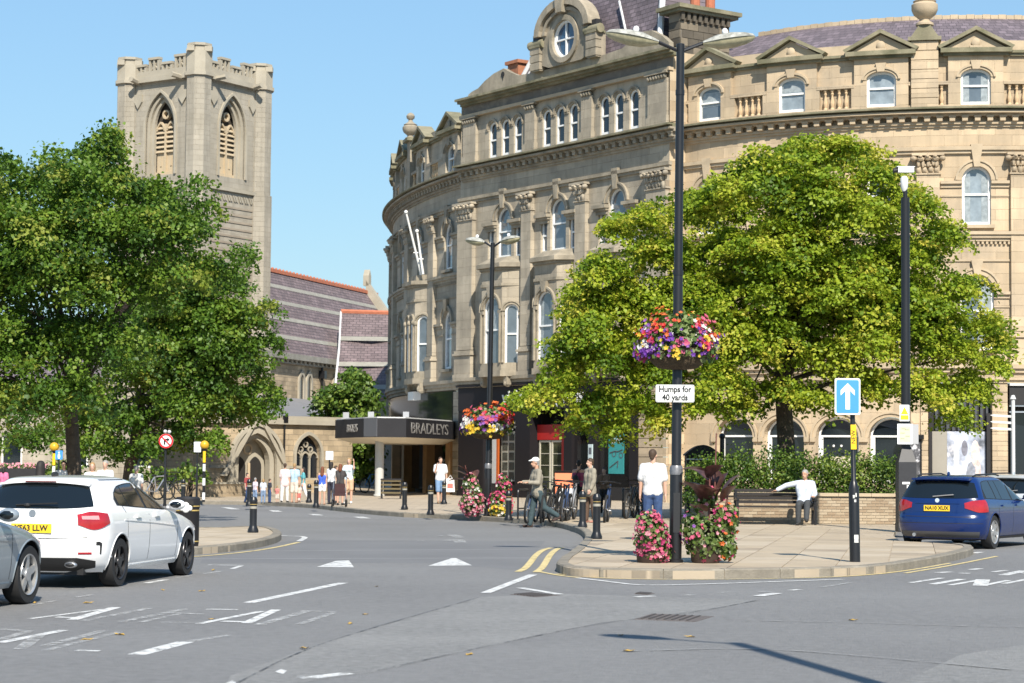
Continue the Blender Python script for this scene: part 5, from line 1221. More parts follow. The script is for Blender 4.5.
# ------------------------------------------------------------------ street furniture
bulbm=mat('yellowed lamp bowl',(.42,.38,.24),.35,.25,12,mix2=((.25,.24,.14),9,.5,.7,.6)); shellm=mat('lichen grey lamp shell',(.25,.25,.225),.7,.35,14,mix2=((.46,.46,.42),10,.45,.6,.7))
def head(b_,parent,sx,z,arm,L):
    a=MB(); a.bar((sx*.05,0,z-.12),(sx*arm,0,z+.0),.028,7); ar=a.build('lamp_arm',black,parent)
    m=Matrix.Translation((sx*arm,0,z))@Matrix.Rotation(-sx*rad(9),4,'Y')
    s=MB(); n=14
    def shell(zs,zsg,lo):
        vs=[];fs=[]; prof=[(0,.05,.03),(.12,.10,.06),(.3,.17,.10),(.55,.19,.11),(.8,.155,.085),(.95,.09,.05),(1.0,.02,.01)]
        for t,w_,h_ in prof:
            for k in range(n//2+1): th=PI*k/(n//2); vs.append((sx*t*L,w_*math.cos(th),zsg*h_*zs*math.sin(th)+lo))
        q=n//2+1
        for i in range(len(prof)-1):
            for k in range(q-1): fs.append([i*q+k,i*q+k+1,(i+1)*q+k+1,(i+1)*q+k])
        return vs,fs
    v,f=shell(1.0,1,0); s.add(v,f,0,m); h=s.build('lamp_head',shellm,parent,smooth=True,fix=True)
    s=MB(); v,f=shell(1.15,-1,-.004); s.add([(x,y*.9,z_) for x,y,z_ in v],f,0,m); s.build('lamp_bowl',bulbm,h,smooth=True,fix=True)
    s=MB(); s.ball((0,0,0),(.05,.05,.06),8,5,0,m@Matrix.Translation((sx*L*.45,0,.13))); s.build('photocell',white,h,smooth=True)
def street_lamp(label,loc,H,rz,lean=0,arm=.34,L=.82,sides=(-1,1)):
    t=thing('street_lamp',label,'street lamp',loc,rz,'double-headed street lamps'); t.rotation_euler=(0,lean,rz)
    k_=1.35 if len(sides)<2 else 1; b=MB(); b.lathe([(r_*k_,z_) for r_,z_ in [(.12,0),(.12,.04),(.095,.06),(.095,1.35),(.075,1.45),(.072,H*.55),(.066,H*.56),(.062,H-.05),(.062,H),(.03,H+.01)]],16); b.build('column',black,t,smooth=True)
    b=MB(); b.lathe([(.1,1.32),(.1,1.42),(.085,1.46)],16); b.build('collar',mat('worn grey collar',(.2,.2,.21),.4,.3,20,metal=.4),t,smooth=True)
    for r_,z_ in ((.078,.55),(.07,.90)): b=MB(); b.lathe([(r_,H*z_),(r_,H*z_+.08)],14); b.build('joint_ring',black,t)
    for s in sides: head(b,t,s,H+.02,arm,L)
    b=MB(); b.box((-.05,-.099,.45),(.05,-.09,1.05)); b.build('access_door',mat('black door plate',(.02,.02,.022),.4),t)
    return t
def base(x,y,z=KH): return tuple(G(x,y,z))
l1=base(675.3,562.5); Y1=l1[1]; H1=D(678,44,Y1).z-KH
street_lamp('tall black double-headed lamp column carrying the Humps for 40 yards plate',l1,H1,rad(3),rad(.35))
l2=base(487.3,516.5); Y2=l2[1]; H2=D(492.5,243,Y2).z-KH
street_lamp('black double-headed lamp column with smaller hanging basket outside the canopy shop',l2,H2,rad(-30),rad(.7),.25,.62)
street_lamp('black single-headed lamp column close to the camera whose shadow lies on the road',(3.72,10.15,0),8.0,rad(-30),0,.62,.72,(-1,))
# flowers
petal={n:mat(n+' petals',tuple(x*.92 for x in c),.6,.45,22,trans=.3) for n,c in dict(red=(.62,.025,.02),orange=(.75,.16,.03),purple=(.16,.035,.36),violet=(.30,.10,.45),pink=(.68,.12,.22),magenta=(.50,.04,.17),palepink=(.80,.35,.42),white=(.8,.78,.74),yellow=(.80,.55,.04)).items()}
leafG=mat('flower foliage',(.05,.09,.02),.5,attr=((.04,.085,.015),(.09,.16,.03),(.17,.24,.06),(.36,.40,.22)),trans=.35)
def flowers(pts,nrm,size,m,parent,name):
    b=MB()
    for p,n_ in zip(pts,nrm):
        n_=Vector(n_).normalized(); a=n_.orthogonal().normalized(); a.rotate(Matrix.Rotation(random.uniform(0,6),3,n_)); c=n_.cross(a); r=size*random.uniform(.7,1.2)/2; p=Vector(p); vs=[p-n_*r*.25]
        for k in range(10): th=2*PI*k/10; q=r if k%2==0 else r*.62; vs.append(p+(a*math.cos(th)+c*math.sin(th))*q+n_*r*(.12 if k%2==0 else 0))
        b.add(vs,[[0,1+k,1+(k+1)%10] for k in range(10)])
    return b.build(name,m,parent,kind='stuff')
def dome_pts(n,rx,rz,cz,zmin,zmax,ph=None,ry=None):
    P=[];Nn=[]
    while len(P)<n:
        d=RNG.normal(size=3); d/=np.linalg.norm(d); z=d[2]
        if not zmin<=z<=zmax: continue
        if ph is not None and abs((math.atan2(d[1],d[0])-ph[0]+PI)%(2*PI)-PI)>ph[1]: continue
        s=1+RNG.normal()*.05; P.append((d[0]*rx*s,d[1]*(ry or rx)*s,cz+d[2]*rz*s)); Nn.append((d[0]+RNG.normal()*.25,d[1]+RNG.normal()*.25-.15,d[2]+RNG.normal()*.25+.1))
    return P,Nn
def leafball(parent,n,rx,rz,cz,size,zmin=-.6,ry=None,shell=.55):
    d=unit(RNG.normal(size=(n*2,3))); d=d[d[:,2]>zmin][:n]; s=(shell+(1-shell)*RNG.random((len(d),1))); C=d*s*np.array([rx,ry or rx,rz])+np.array([0,0,cz]); N=unit(d+RNG.normal(size=d.shape)*.5); T=unit(RNG.normal(size=d.shape)); T=unit(T-N*(T*N).sum(1,keepdims=True))
    put('foliage',leaf_mesh('foliage',C,T,N,size*(.6+.8*RNG.random(len(d))),np.clip(.5+RNG.normal(size=len(d))*.25,0,1),leafG),parent,kind='stuff')
def basket(label,loc,R_,rz_,mix,fs,n):
    t=thing('hanging_basket',label,'flower basket',loc); 
    b=MB(); b.lathe([(.1,-.31*rz_*2),(R_*.5,-.29*rz_*2),(R_*.72,-.18*rz_*2),(R_*.8,-.02)],18); b.build('basket',mat('brown moss liner',(.08,.055,.03),.95,.4,20,bump=.02,bs=30),t,smooth=True)
    b=MB(); b.lathe([(R_*.7,-.03),(R_*.72,0),(R_*.7,.03)],20,caps=False); b.bar((-R_*.7,0,0),(R_*.7,0,0),.02,6); b.bar((0,-R_*.7,0),(0,R_*.7,0),.02,6); b.lathe([(.09,-.3),(.09,.3)],10,caps=False); b.build('ring_bracket',black,t)
    leafball(t,int(n*9),R_*1.0,rz_*1.02,.0,.085,-.4)
    for nm,k,z0,z1 in mix:
        P,Nn=dome_pts(int(n*k*.5),R_*1.03,rz_*1.05,0,z0,z1); flowers(P,Nn,fs,petal[nm],t,nm.replace('palepink','pale_pink')+'_flowers')
    # clumps
    for nm,ph,z in mix_clump(mix):
        P=[];Nn=[]; c=np.array([math.cos(ph)*math.sqrt(1-z*z)*R_*1.02,math.sin(ph)*math.sqrt(1-z*z)*R_*1.02,z*rz_*1.05])
        for _ in range(12): q=RNG.normal(size=3)*R_*.085; P.append(tuple(c+q)); Nn.append((c[0]+q[0],c[1]+q[1]-.2,c[2]+.2))
        flowers(P,Nn,fs*1.05,petal[nm],t,nm.replace('palepink','pale_pink')+'_flower_head')
    t.scale=(1,.74,1); return t
def mix_clump(mix):
    out=[]
    for nm,k,z0,z1 in mix:
        for _ in range(3): out.append((nm,random.uniform(PI,2*PI),random.uniform(max(z0,-.4),z1)))
    return out
bc=D(674,347,Y1); wy=Y1
basket('large hanging basket of red, orange and purple flowers on the nearest lamp column',(l1[0]+.02,l1[1],bc.z),.60,.56,[('red',.55,.1,.8),('orange',.5,.2,.95),('purple',.9,-.3,.45),('violet',.3,-.3,.6),('pink',.3,0,.8),('white',.25,-.2,.6),('yellow',.14,-.3,.4),('magenta',.35,-.3,.4)],.074,150)
bc=D(487,426,Y2)
basket('smaller hanging basket of red, white and yellow flowers on the farther lamp column',(l2[0],l2[1],bc.z),.70,.60,[('red',.7,.2,.98),('pink',.5,0,.8),('violet',.4,-.2,.5),('white',.4,-.35,.2),('yellow',.5,-.4,.2),('orange',.3,.3,.95)],.12,130)
def floor_planter(label,loc,lumps,W_,tall=None,fs=.075,n=110):
    t=thing('flower_planter',label,'planter',loc)
    b=MB(); b.lathe([(.22*W_,0),(.24*W_,.03),(.26*W_,.24),(.27*W_,.26),(.22*W_,.26)],16); b.build('tub',mat('dark brown tub',(.05,.03,.022),.7,.3,8),t,smooth=True)
    for (x,y,z,r,rz,mix) in lumps:
        e=bpy.data.objects.new('bedding_clump',None); COL.objects.link(e); e.parent=t; e.location=(x,y,z); e.empty_display_size=.1
        leafball(e,int(900*r*r/.12),r,rz,0,.07,-.9)
        for nm,k in mix:
            P,Nn=dome_pts(int(n*k*r*r/.10),r*1.04,rz*1.04,0,-.9,.98); flowers(P,Nn,fs,petal[nm],e,nm.replace('palepink','pale_pink')+'_flowers')
    return t
pk=[('pink',1.15),('palepink',.35),('magenta',.4)]
floor_planter('planter of bright pink petunias at the left foot of the nearest lamp column',(l1[0]-.37,l1[1]-.1,KH),[(0,-.02,.36,.27,.34,pk),(-.04,-.02,.56,.2,.24,pk),(.05,0,.16,.26,.18,pk)],.9)
cp_=floor_planter('planter of mixed pink flowers with tall bronze leaves right of the nearest lamp column',(l1[0]+.45,l1[1]-.05,KH),[(0,0,.34,.33,.36,[('pink',.2),('palepink',.15)]),(.3,.05,.62,.22,.3,[('pink',.5),('magenta',.3),('orange',.2)]),(-.18,-.05,.52,.2,.3,[('violet',.3),('pink',.35)]),(.28,0,.26,.2,.24,[('orange',.45),('magenta',.3)]),(.02,.05,.95,.16,.2,[('pink',.5),('palepink',.3)])],.9)
bron=mat('bronze canna leaf',(.085,.04,.032),.3,.35,3,trans=.3,spec=.7,mix2=((.26,.12,.10),3,.48,.7,.7))
def canna(parent,specs,st):
    for (x,y,z,az,el,L,w_) in specs:
        d=Vector((math.cos(az)*math.cos(el),math.sin(az)*math.cos(el),math.sin(el))); s=d.cross(Vector((0,0,1))).normalized(); up=s.cross(d); b=MB(); vs=[];fs=[]; n=8
        for i in range(n+1):
            t=i/n; wv=w_*math.sin(PI*min(1,t*.93+.06))**.8; c=Vector((x,y,z))+d*L*t+Vector((0,0,-1))*L*.28*t*t
            vs+= [c-s*wv/2+up*wv*.18,c,c+s*wv/2+up*wv*.18]
            if i: q=(i-1)*3; fs+=[[q,q+1,q+4,q+3],[q+1,q+2,q+5,q+4]]
        b.add(vs,fs); b.build('canna_leaf',bron,parent,smooth=True)
    b=MB(); 
    for p,q,r in st: b.bar(p,q,r,6,0,r*.6)
    b.build('canna_stem',mat('reddish stem',(.14,.05,.04),.6),parent)
canna(cp_,[(x_,y_,z_-.08,a_,e_,L_*.82,w_*.8) for x_,y_,z_,a_,e_,L_,w_ in [(0,0,1.2,2.9,.3,.7,.34),(.05,0,1.3,2.3,.7,.62,.34),(.1,0,1.0,.5,1.15,.85,.34),(0,-.05,1.45,3.3,.35,.5,.28),(.05,.05,1.35,5.2,.75,.6,.36),(.1,0,1.0,1.2,1.2,.9,.34),(0,0,.95,4.4,.9,.75,.38),(.22,0,1.05,.1,1.05,.75,.3),(-.05,0,1.0,3.5,.95,.7,.34),(.05,-.05,1.1,4.9,.5,.55,.34),(.25,0,1.0,5.4,.9,.6,.3),(.0,-.05,.85,3.9,.5,.5,.3)]],[((.05,0,.4),(.06,0,1.3),.02),((.12,0,.4),(.16,.02,1.95),.016),((.25,0,.5),(.36,0,1.2),.02)])
for dx,lab,mx in ((-.42,'planter of pale pink and white flowers left of the farther lamp column',[('palepink',1.0),('pink',.7),('white',.2)]),(.36,'planter of red, white and yellow flowers right of the farther lamp column',[('magenta',.6),('pink',.7),('red',.4),('white',.25)])):
    p_=floor_planter(lab,(l2[0]+dx,l2[1]-.1,KH),[(0,0,.36,.34,.36,mx),(-.05 if dx<0 else .08,0,.85,.22,.32,mx)]+([(0,-.12,.18,.3,.2,[('yellow',1.0),('white',.5)])] if dx>0 else [(.1,-.1,.7,.16,.2,[('white',.8)])]),.8,fs=.10,n=90)
    if dx<0: canna(p_,[(0,0,1.0,3.0,.7,.7,.26),(-.05,0,.95,2.6,.3,.75,.26),(-.05,0,1.1,3.3,.9,.6,.22),(.05,0,1.0,1.2,1.0,.5,.2)],[((0,0,.5),(-.2,0,1.4),.02)])
# plate on the nearest lamp
def plate(name,label,cat,p,w_,h,m,rz=0,bm=None,t=.012,rnd=.03):
    T=thing(name,label,cat,p,rz); b=MB(); P=[]
    for cx_,cz_,a0 in ((w_/2-rnd,h/2-rnd,0),(-w_/2+rnd,h/2-rnd,1),(-w_/2+rnd,-h/2+rnd,2),(w_/2-rnd,-h/2+rnd,3)):
        for k in range(5): a=(a0+k/4)*PI/2; P.append((cx_+rnd*math.cos(a),cz_+rnd*math.sin(a)))
    b.wprism(P,-t/2,t/2); b.build('plate',m,T,fix=True)
    c=MB(); c.box((-.05,t/2,-.02),(.05,t/2+.12,.02)); c.build('clip',steel,T)
    return T,P
signw=mat('sign white',(.82,.83,.83),.4,.03,10); signb=mat('sign black',(.015,.015,.015),.4); signblue=mat('sign blue',(.06,.28,.72),.4,.03,5); signred=mat('sign red',(.62,.02,.025),.4); signy=mat('sign yellow',(.85,.55,.02),.4)
p=D(675,393.5,Y1-.18); T,P=plate('sign_plate','white plate reading Humps for 40 yards on the nearest lamp column','road sign',(p.x,p.y,p.z),.585,.265,signw)
b=MB(); b.ring([(x*.985,z*.96) for x,z in P],[(x*.955,z*.9) for x,z in P],-.0085,-.006); b.build('border',mat('sign grey',(.3,.3,.3),.5),T)
lettering('Humps for',.128,signb,T,(0,-.008,.06),(PI/2,0,0),.003,.004,.88); lettering('40 yards',.128,signb,T,(0,-.008,-.063),(PI/2,0,0),.003,.004,.88)
# one-way sign pole
q=base(855,562); YS=q[1]
t=thing('sign_post','black sign post with thick lower half and yellow strip standing on the pavement corner','post',q); t.rotation_euler=(0,rad(-.9),0)
hs_=D(850,405,YS).z-KH; hm=D(855,489,YS).z-KH
b=MB(); b.lathe([(.085,0),(.082,.03),(.082,hm),(.055,hm+.1),(.038,hm+.13),(.038,hs_+.15)],16); b.build('post',black,t,smooth=True)
b=MB(); ys=(D(852,426,YS).z+D(852,448,YS).z)/2-KH; b.box((-.04,-.05,ys-.19),(.045,-.04,ys+.19)); o=b.build('yellow_strip',signy,t); lettering('NEW',.09,signb,t,(.003,-.052,ys),(PI/2,-PI/2,0),.002)
b=MB(); b.box((-.02,-.087,.3),(.045,-.083,.42)); b.box((-.03,-.087,.98),(.0,-.083,1.03)); b.box((.01,-.087,1.0),(.03,-.083,1.06)); b.box((-.01,-.087,.92),(.02,-.083,.96)); b.build('sticker',mat('torn sticker',(.6,.6,.58),.6,.3,30),t)
p=D(847.5,396.5,YS-.1); T,P=plate('one_way_sign','blue rectangular sign with white arrow pointing up on the black post','road sign',(p.x,p.y,p.z),.40,.56,signw,rad(4))
b=MB(); b.wprism([(x*.88,z*.91) for x,z in P],-.011,-.006); b.build('blue_panel',signblue,T,fix=True)
b=MB(); b.wprism([(-.035,-.20),(.035,-.20),(.035,.09),(.11,.015),(.11,.095),(0,.205),(-.11,.095),(-.11,.015),(-.035,.09)],-.015,-.011); b.build('arrow',signw,T,fix=True)
# camera pole with cabinet base
YC=46.5; cx,_=XZ(906,500,YC); t=thing('camera_pole','tall black pole with boxed base carrying a white surveillance camera','camera pole',(cx,YC,KH)); hC=D(908,198,YC).z-KH; hb=D(906,462,YC).z-KH; ht=D(906,447,YC).z-KH
b=MB(); wv=.20; b.box((-wv,-wv,0),(wv,wv,hb)); b.box((-wv-.01,-wv-.01,.02),(wv+.01,wv+.01,.2)); b.build('cabinet',mat('dark grey cabinet',(.028,.028,.032),.5,.2,6),t)
b=MB(); vs=[(-wv,-wv,hb),(wv,-wv,hb),(wv,wv,hb),(-wv,wv,hb),(-.1,-.1,ht),(.1,-.1,ht),(.1,.1,ht),(-.1,.1,ht)]; b.add(vs,[[0,1,5,4],[1,2,6,5],[2,3,7,6],[3,0,4,7],[4,5,6,7]]); b.build('cabinet_cap',MATS['dark grey cabinet'],t)
b=MB(); b.lathe([(.105,ht-.02),(.105,hC-2.6),(.1,hC-2.55),(.1,hC),(.05,hC+.01),(.05,hC+.2)],16); b.build('pole',black,t,smooth=True)
b=MB(); b.box((-.12,-wv-.006,hb-.5),(.05,-wv-.002,hb-.45)); b.box((-.02,-wv-.006,hb-.62),(.04,-wv-.002,hb-.52)); b.box((-.08,-wv-.006,hb-.8),(-.04,-wv-.002,hb-.75)); b.build('sticker',white,t)
hc=D(906,170,YC).z-KH
b=MB(); b.lathe([(.05,hC+.15),(.085,hC+.25),(.09,hC+.45),(.05,hC+.5)],12,(-.02,0,0)); mt_=b.build('camera_mount',mat('pale grey casing',(.6,.6,.6),.4),t,smooth=True)
b=MB(); b.box((-.17,-.08,hc-.06),(.19,.08,hc+.06)); b.box((-.2,-.095,hc+.06),(.21,.095,hc+.075)); cm=b.build('camera_housing',white,t); b=MB(); b.tube([(-.17,0,hc),(-.27,0,hc-.02)],.06,10); b.build('camera_lens',blackm,cm)
p=D(904.5,413,YC-.16); T,P=plate('warning_sign','yellow and white triangle warning plate on the camera pole','sign',(p.x,p.y,p.z),.22,.37,signw,0,rnd=.015)
b=MB(); b.wprism([(-.085,-.03),(.085,-.03),(0,.14)],-.01,-.006); b.wprism([(-.09,-.15),(.09,-.15),(.09,-.05),(-.09,-.05)],-.01,-.006); b.build('print',signy,T,fix=True)
p=D(905,434,YC-.22); T,P=plate('notice_board','pale yellow notice in a white frame on the camera pole, below the warning plate','notice',(p.x,p.y,p.z),.34,.46,signw,rad(-6),rnd=.01)
b=MB(); b.box((.17,-.0,-.22),(.30,.15,.22)); b.build('side_box',mat('grey box',(.4,.4,.41),.5),T)
b=MB(); b.box((-.13,-.01,-.18),(.13,-.007,.18)); b.build('paper',mat('pale yellow paper',(.75,.72,.42),.6,.1,8),T)
b=MB(); 
for x,z in ((.04,.1),(-.05,.02),(.06,-.05),(-.06,-.1),(-.03,.12)): b.box((x-.05,-.0125,z-.015),(x+.05,-.0105,z+.015))
b.build('print',mat('faded print',(.4,.42,.3),.6),T)
# no-right-turn sign, blue sign, white signs on posts
def post(name,label,px,pyt,Y,r=.035,m=black):
    x,z=XZ(px,pyt,Y); t=thing(name,label,'post',(x,Y,KH)); b=MB(); b.lathe([(r*1.4,0),(r*1.4,.9),(r,.95),(r,z-KH)],10); b.build('post',m,t,smooth=True); b=MB(); b.lathe([(r*1.7,0),(r*1.7,.06)],10); b.build('foot',m,t); return t,x,z
def band_post(t,r,zs,m1):
    b=MB()
    for a,c in zs: b.lathe([(r,a),(r,c)],10,caps=False)
    b.build('band',m1,t)
t,x,z=post('sign_post','dark sign post of the red-ringed no right turn sign',166,434,66)
p=D(166,441,65.9); T=thing('no_right_turn_sign','round white sign with red ring and struck-out right arrow','road sign',(p.x,p.y,p.z)); R_=.235
def disc(r,n=24): return [(r*math.cos(2*PI*i/n),r*math.sin(2*PI*i/n)) for i in range(n)]
b=MB(); b.wprism(disc(R_),-.01,.01); b.build('plate',signw,T,fix=True); b=MB(); b.ring(disc(R_*.99),disc(R_*.76),-.016,-.01); b.build('red_ring',signred,T,fix=True)
b=MB(); b.wprism([(-.07,-.12),(-.02,-.12),(-.02,.02),(.04,.02),(.04,-.03),(.12,.045),(.04,.12),(.04,.07),(-.07,.07)],-.014,-.0105); b.build('arrow',signb,T,fix=True); b=MB(); b.bar((-.13,-.018,.13),(.13,-.018,-.13),.02,5); b.build('red_bar',signred,T)
b=MB(); b.ball((-.03,0,R_+.07),(.06,.06,.06),8,6); b.ball((.1,0,R_+.06),(.06,.06,.06),8,6); b.build('lamp_cap',mat('pale grey casing',(.6,.6,.6)),T)
for px,py,Y,w_,h,m,lab,nm in ((59,455,69,.24,.30,signblue,'small blue sign by the yellow beacon under the left tree','blue_sign'),(197.5,447,74,.26,.38,mat('pale grey sign back',(.55,.57,.6),.5,.05,5),'pale grey rectangular sign beside the striped crossing beacon','grey_sign'),(329.5,455.5,80,.30,.34,mat('pale grey sign back',(.55,.57,.6)),'pale rectangular sign above the group of pedestrians','grey_sign')):
    t,x,z=post('sign_post','slim black post holding the '+lab.split(' by ')[0].split(' beside ')[0].split(' above ')[0]+(' near the crossing beacon' if px==197.5 else ' near the pedestrians' if px>300 else ' under the left tree'),px,py,Y,.03)
    p=D(px,py,Y-.06); T,P=plate(nm,lab,'sign',(p.x,p.y,p.z),w_,h,m,rnd=.02)
    if nm=='blue_sign':
        b=MB(); b.ball((0,-.01,.08),(.03,.008,.03),8,5); b.wprism([(-.03,.04),(.03,.04),(.05,-.1),(.02,-.03),(.03,-.12),(-.03,-.12),(-.02,-.03),(-.05,-.1)],-.012,-.006); b.build('pictogram',signw,T,fix=True)
# belisha beacons
globe=mat('amber globe',(.80,.50,.04),.3,.05,4,trans=.3)
def beacon(px,pyb,pyg,Y,label):
    x,zb=XZ(px,pyb,Y); z=XZ(px,pyg,Y)[1]; t=thing('belisha_beacon',label,'crossing beacon',(x,Y,KH),0,'crossing beacons'); H=z-KH; b=MB(); b.lathe([(.05,0),(.05,H-.12)],10); b.build('pole',black,t,smooth=True)
    n=6
    for i in range(n):
        if i%2==0: q=MB(); q.lathe([(.053,.08+i*(H-.5)/n),(.053,.08+(i+1)*(H-.5)/n)],10,caps=False); q.build('white_band',white,t,smooth=True)
    q=MB(); q.lathe([(.054,H-.62),(.054,H-.22)],10,caps=False); q.build('yellow_band',signy,t,smooth=True)
    q=MB(); q.ball((0,0,H),(.16,.16,.16),14,9); q.build('globe',globe,t,smooth=True); q=MB(); q.lathe([(.06,H-.18),(.11,H-.13),(.08,H-.1)],10); q.build('globe_collar',black,t)
beacon(203.5,501.7,445,73,'striped beacon with round amber globe beside the grey sign near the church')
beacon(53,501,447,70,'striped beacon with amber globe seen above the white car roof')
# bollards
def bollard(x,y,yt,label,fat=1.0):
    p=base(x,y); h=D(x,yt,p[1]).z-KH; t=thing('bollard',label,'bollard',p,0,'black bollards'); b=MB(); r=.075*fat
    b.lathe([(r*1.5,0),(r*1.5,.05),(r*1.1,.12),(r,.16),(r,h-.12),(r*1.12,h-.11),(r*1.12,h-.07),(r,h-.05),(r*.75,h-.01),(r*.2,h)],14); b.build('shaft',black,t,smooth=True)
    b=MB(); b.lathe([(r*1.04,h-.25),(r*1.04,h-.2)],14,caps=False); b.build('pale_band',mat('pale reflective band',(.30,.285,.24),.6),t,smooth=True); b=MB(); b.lathe([(r*1.05,h-.165),(r*1.05,h-.155)],14,caps=False); b.build('gold_ring',gold,t)
for a in ((253,532.5,496.5,'black bollard on the left traffic island tip'),(249,506,479,'black bollard in front of the church door, behind the island bollard'),(316,507.5,480,'black bollard left of the standing group of women'),(309,502.5,484,'short black bollard in the background beside the shrubs'),
    (404.5,509.5,482,'black bollard under the canopy corner'),(430.5,515,485,'black bollard left of the man with the white shopping bag'),(444,504,481,'black bollard directly in front of the man with the white shopping bag'),(508.5,520.5,490.5,'black bollard right of the far flower planters'),
    (582.5,527.5,491,'black bollard just left of the man in the grey jacket'),(596.5,539,493.5,'black bollard nearest the kerb in front of the man in the grey jacket'),(183,503,479,'black bollard behind the litter bin')): bollard(*a)
# litter bin
p=base(187,546.5); h=D(187,497,p[1]).z-KH; t=thing('litter_bin','black litter bin with gold bands and a white crest on the traffic island','litter bin',p); r=.2
b=MB(); b.lathe([(r*.95,0),(r*.98,.05),(r,.06),(r,h*.78),(r*1.06,h*.8),(r*1.06,h*.84)],24); b.build('body',blackm,t,smooth=True)
b=MB(); b.lathe([(r*1.06,h*.84),(r*1.06,h*.97),(r*.95,h),(.02,h+.01)],24); b.build('hood',blackm,t,smooth=True)
b=MB(); b.box((-.13,-r*1.07,h*.845),(.13,-r*.9,h*.93)); b.build('opening',dark,t)
b=MB(); b.lathe([(r*1.015,h*.72),(r*1.015,h*.745)],24,caps=False); b.lathe([(r*1.075,h*.81),(r*1.075,h*.83)],24,caps=False); b.lathe([(r*1.01,h*.1),(r*1.01,h*.12)],24,caps=False); b.build('gold_band',gold,t)
b=MB(); b.ball((0,-r*1.0,h*.8),(.075,.03,.1),10,7); b.ball((-.07,-r*.98,h*.78),(.04,.03,.05),8,6); b.ball((.07,-r*.98,h*.78),(.04,.03,.05),8,6); b.build('crest',white,t,smooth=True)
# bench
bx0,bx1=XZ(736,528,51)[0],XZ(818,528,51)[0]; bw=bx1-bx0; bcx=(bx0+bx1)/2; t=thing('park_bench','dark timber and iron bench against the brick planter wall','bench',(bcx,51.1,KH)); benchm=mat('dark bench timber',(.016,.012,.011),.6,.25,8)
for s in (-1,1):
    b=MB(); x=s*(bw/2-.05); b.box((x-.03,-.02,0),(x+.03,.05,.62)); b.box((x-.03,.42,0),(x+.03,.5,.85)); b.box((x-.035,-.04,.6),(x+.035,.5,.66)); b.box((x-.03,0,.36),(x+.03,.48,.42)); b.build('end_frame',black,t)
for i in range(4): b=MB(); b.box((-bw/2,.0+i*.115,.42),(bw/2,.1+i*.115,.455)); b.build('seat_slat',benchm,t)
for i in range(4): b=MB(); y=.44+i*.02; b.box((-bw/2,y,.52+i*.095),(bw/2,y+.03,.595+i*.095)); b.build('back_slat',benchm,t)
# bicycles and stands
tyre=mat('black rubber',(.015,.015,.015),.8); chrome=mat('dull chrome',(.5,.5,.5),.3,metal=.9)
def bicycle(loc,rz,label,cm,lean=0):
    t=thing('bicycle',label,'bicycle',loc,rz,'parked bicycles'); t.rotation_euler=(lean,0,rz); R_=.34
    for x in (-.52,.52):
        b=MB(); n=22; b.tube([(x+R_*math.cos(2*PI*i/n),0,R_+R_*math.sin(2*PI*i/n)) for i in range(n+1)],.03,6,caps=False); w_=b.build('wheel',tyre,t,smooth=True)
        b=MB()
        for i in range(9): b.bar((x,0,R_),(x+R_*math.cos(2*PI*i/9),0,R_+R_*math.sin(2*PI*i/9)),.004,3)
        b.bar((x,-.05,R_),(x,.05,R_),.02,6); b.build('spokes',chrome,w_)
    b=MB(); S_=(-.14,0,.86);Bk=(-.06,0,.3);Hh=(.38,0,.84);Ht=(.35,0,.95);Rw=(-.52,0,R_);Fw=(.52,0,R_)
    for p_,q_ in ((Bk,S_),(Bk,Hh),(S_,(.37,0,.88)),(Bk,Rw),(S_,Rw),(Ht,Fw)): b.bar(p_,q_,.025,6)
    b.build('frame',cm,t)
    b=MB(); b.ball((-.17,0,.91),(.13,.07,.03),8,5); b.build('saddle',blackm,t); b=MB(); b.tube([(.3,-.27,1.0),(.36,-.1,1.02),(.36,.1,1.02),(.3,.27,1.0)],.014,6); b.build('handlebar',black,t)
    b=MB(); b.bar((-.06,-.1,.3),(-.06,.1,.3),.012,5); b.bar((-.06,-.1,.3),(.08,-.1,.2),.012,5); b.bar((-.06,.1,.3),(-.2,.1,.4),.012,5); b.tube([(-.06+.09*math.cos(i*PI/5),-.05,.3+.09*math.sin(i*PI/5)) for i in range(11)],.008,4); b.build('crank',chrome,t)
def stand(loc,rz,label):
    t=thing('cycle_stand',label,'cycle stand',loc,rz,'steel cycle stands'); b=MB(); P=[(-.38,0,0),(-.38,0,.66)]+[(-.3-.08*math.cos(k*PI/8),0,.7+.08*math.sin(k*PI/8)) for k in range(1,5)]+[(.3+.08*math.sin(k*PI/8),0,.7+.08*math.cos(k*PI/8)) for k in range(0,5)]+[(.38,0,.66),(.38,0,0)]; b.tube(P,.026,8); b.build('hoop',black,t,smooth=True); b=MB(); b.bar((-.38,0,.28),(.38,0,.28),.02,6)
    b.build('rail',black,t); b=MB()
    for x in (-.38,.38): b.lathe([(.06,0),(.06,.012)],10,(x,0,0))
    b.build('base_plate',black,t)
bike=[mat('dark blue frame',(.02,.04,.10),.3),mat('black frame',(.015,.015,.016),.3),mat('silver frame',(.4,.4,.42),.3,metal=.6),mat('red frame',(.25,.02,.02),.3)]
for i,(px,py,rz,cm,lab) in enumerate(((531,522,1.35,0,'dark blue bicycle behind the walking man in the white cap'),(557,521,1.25,1,'black bicycle seen end-on in front of the orange board'),(571,519.5,1.4,2,'silver bicycle right of the orange board'),(553,518,1.15,1,'black bicycle half hidden behind the front bicycles at the red doors'),(630,518,1.3,1,'dark bicycle leaning on a stand left of the man in white shirt'),(606,522,1.45,0,'dark blue bicycle behind the man in the grey jacket'),(542,522,1.5,1,'black bicycle nearest the red shop doors'),(564,521,1.42,0,'dark blue bicycle between the black and silver bicycles'),(637,516,1.35,1,'black bicycle just left of the man in white shirt'))):
    p=base(px,py); bicycle(p,rz,lab,bike[cm],rad(5))
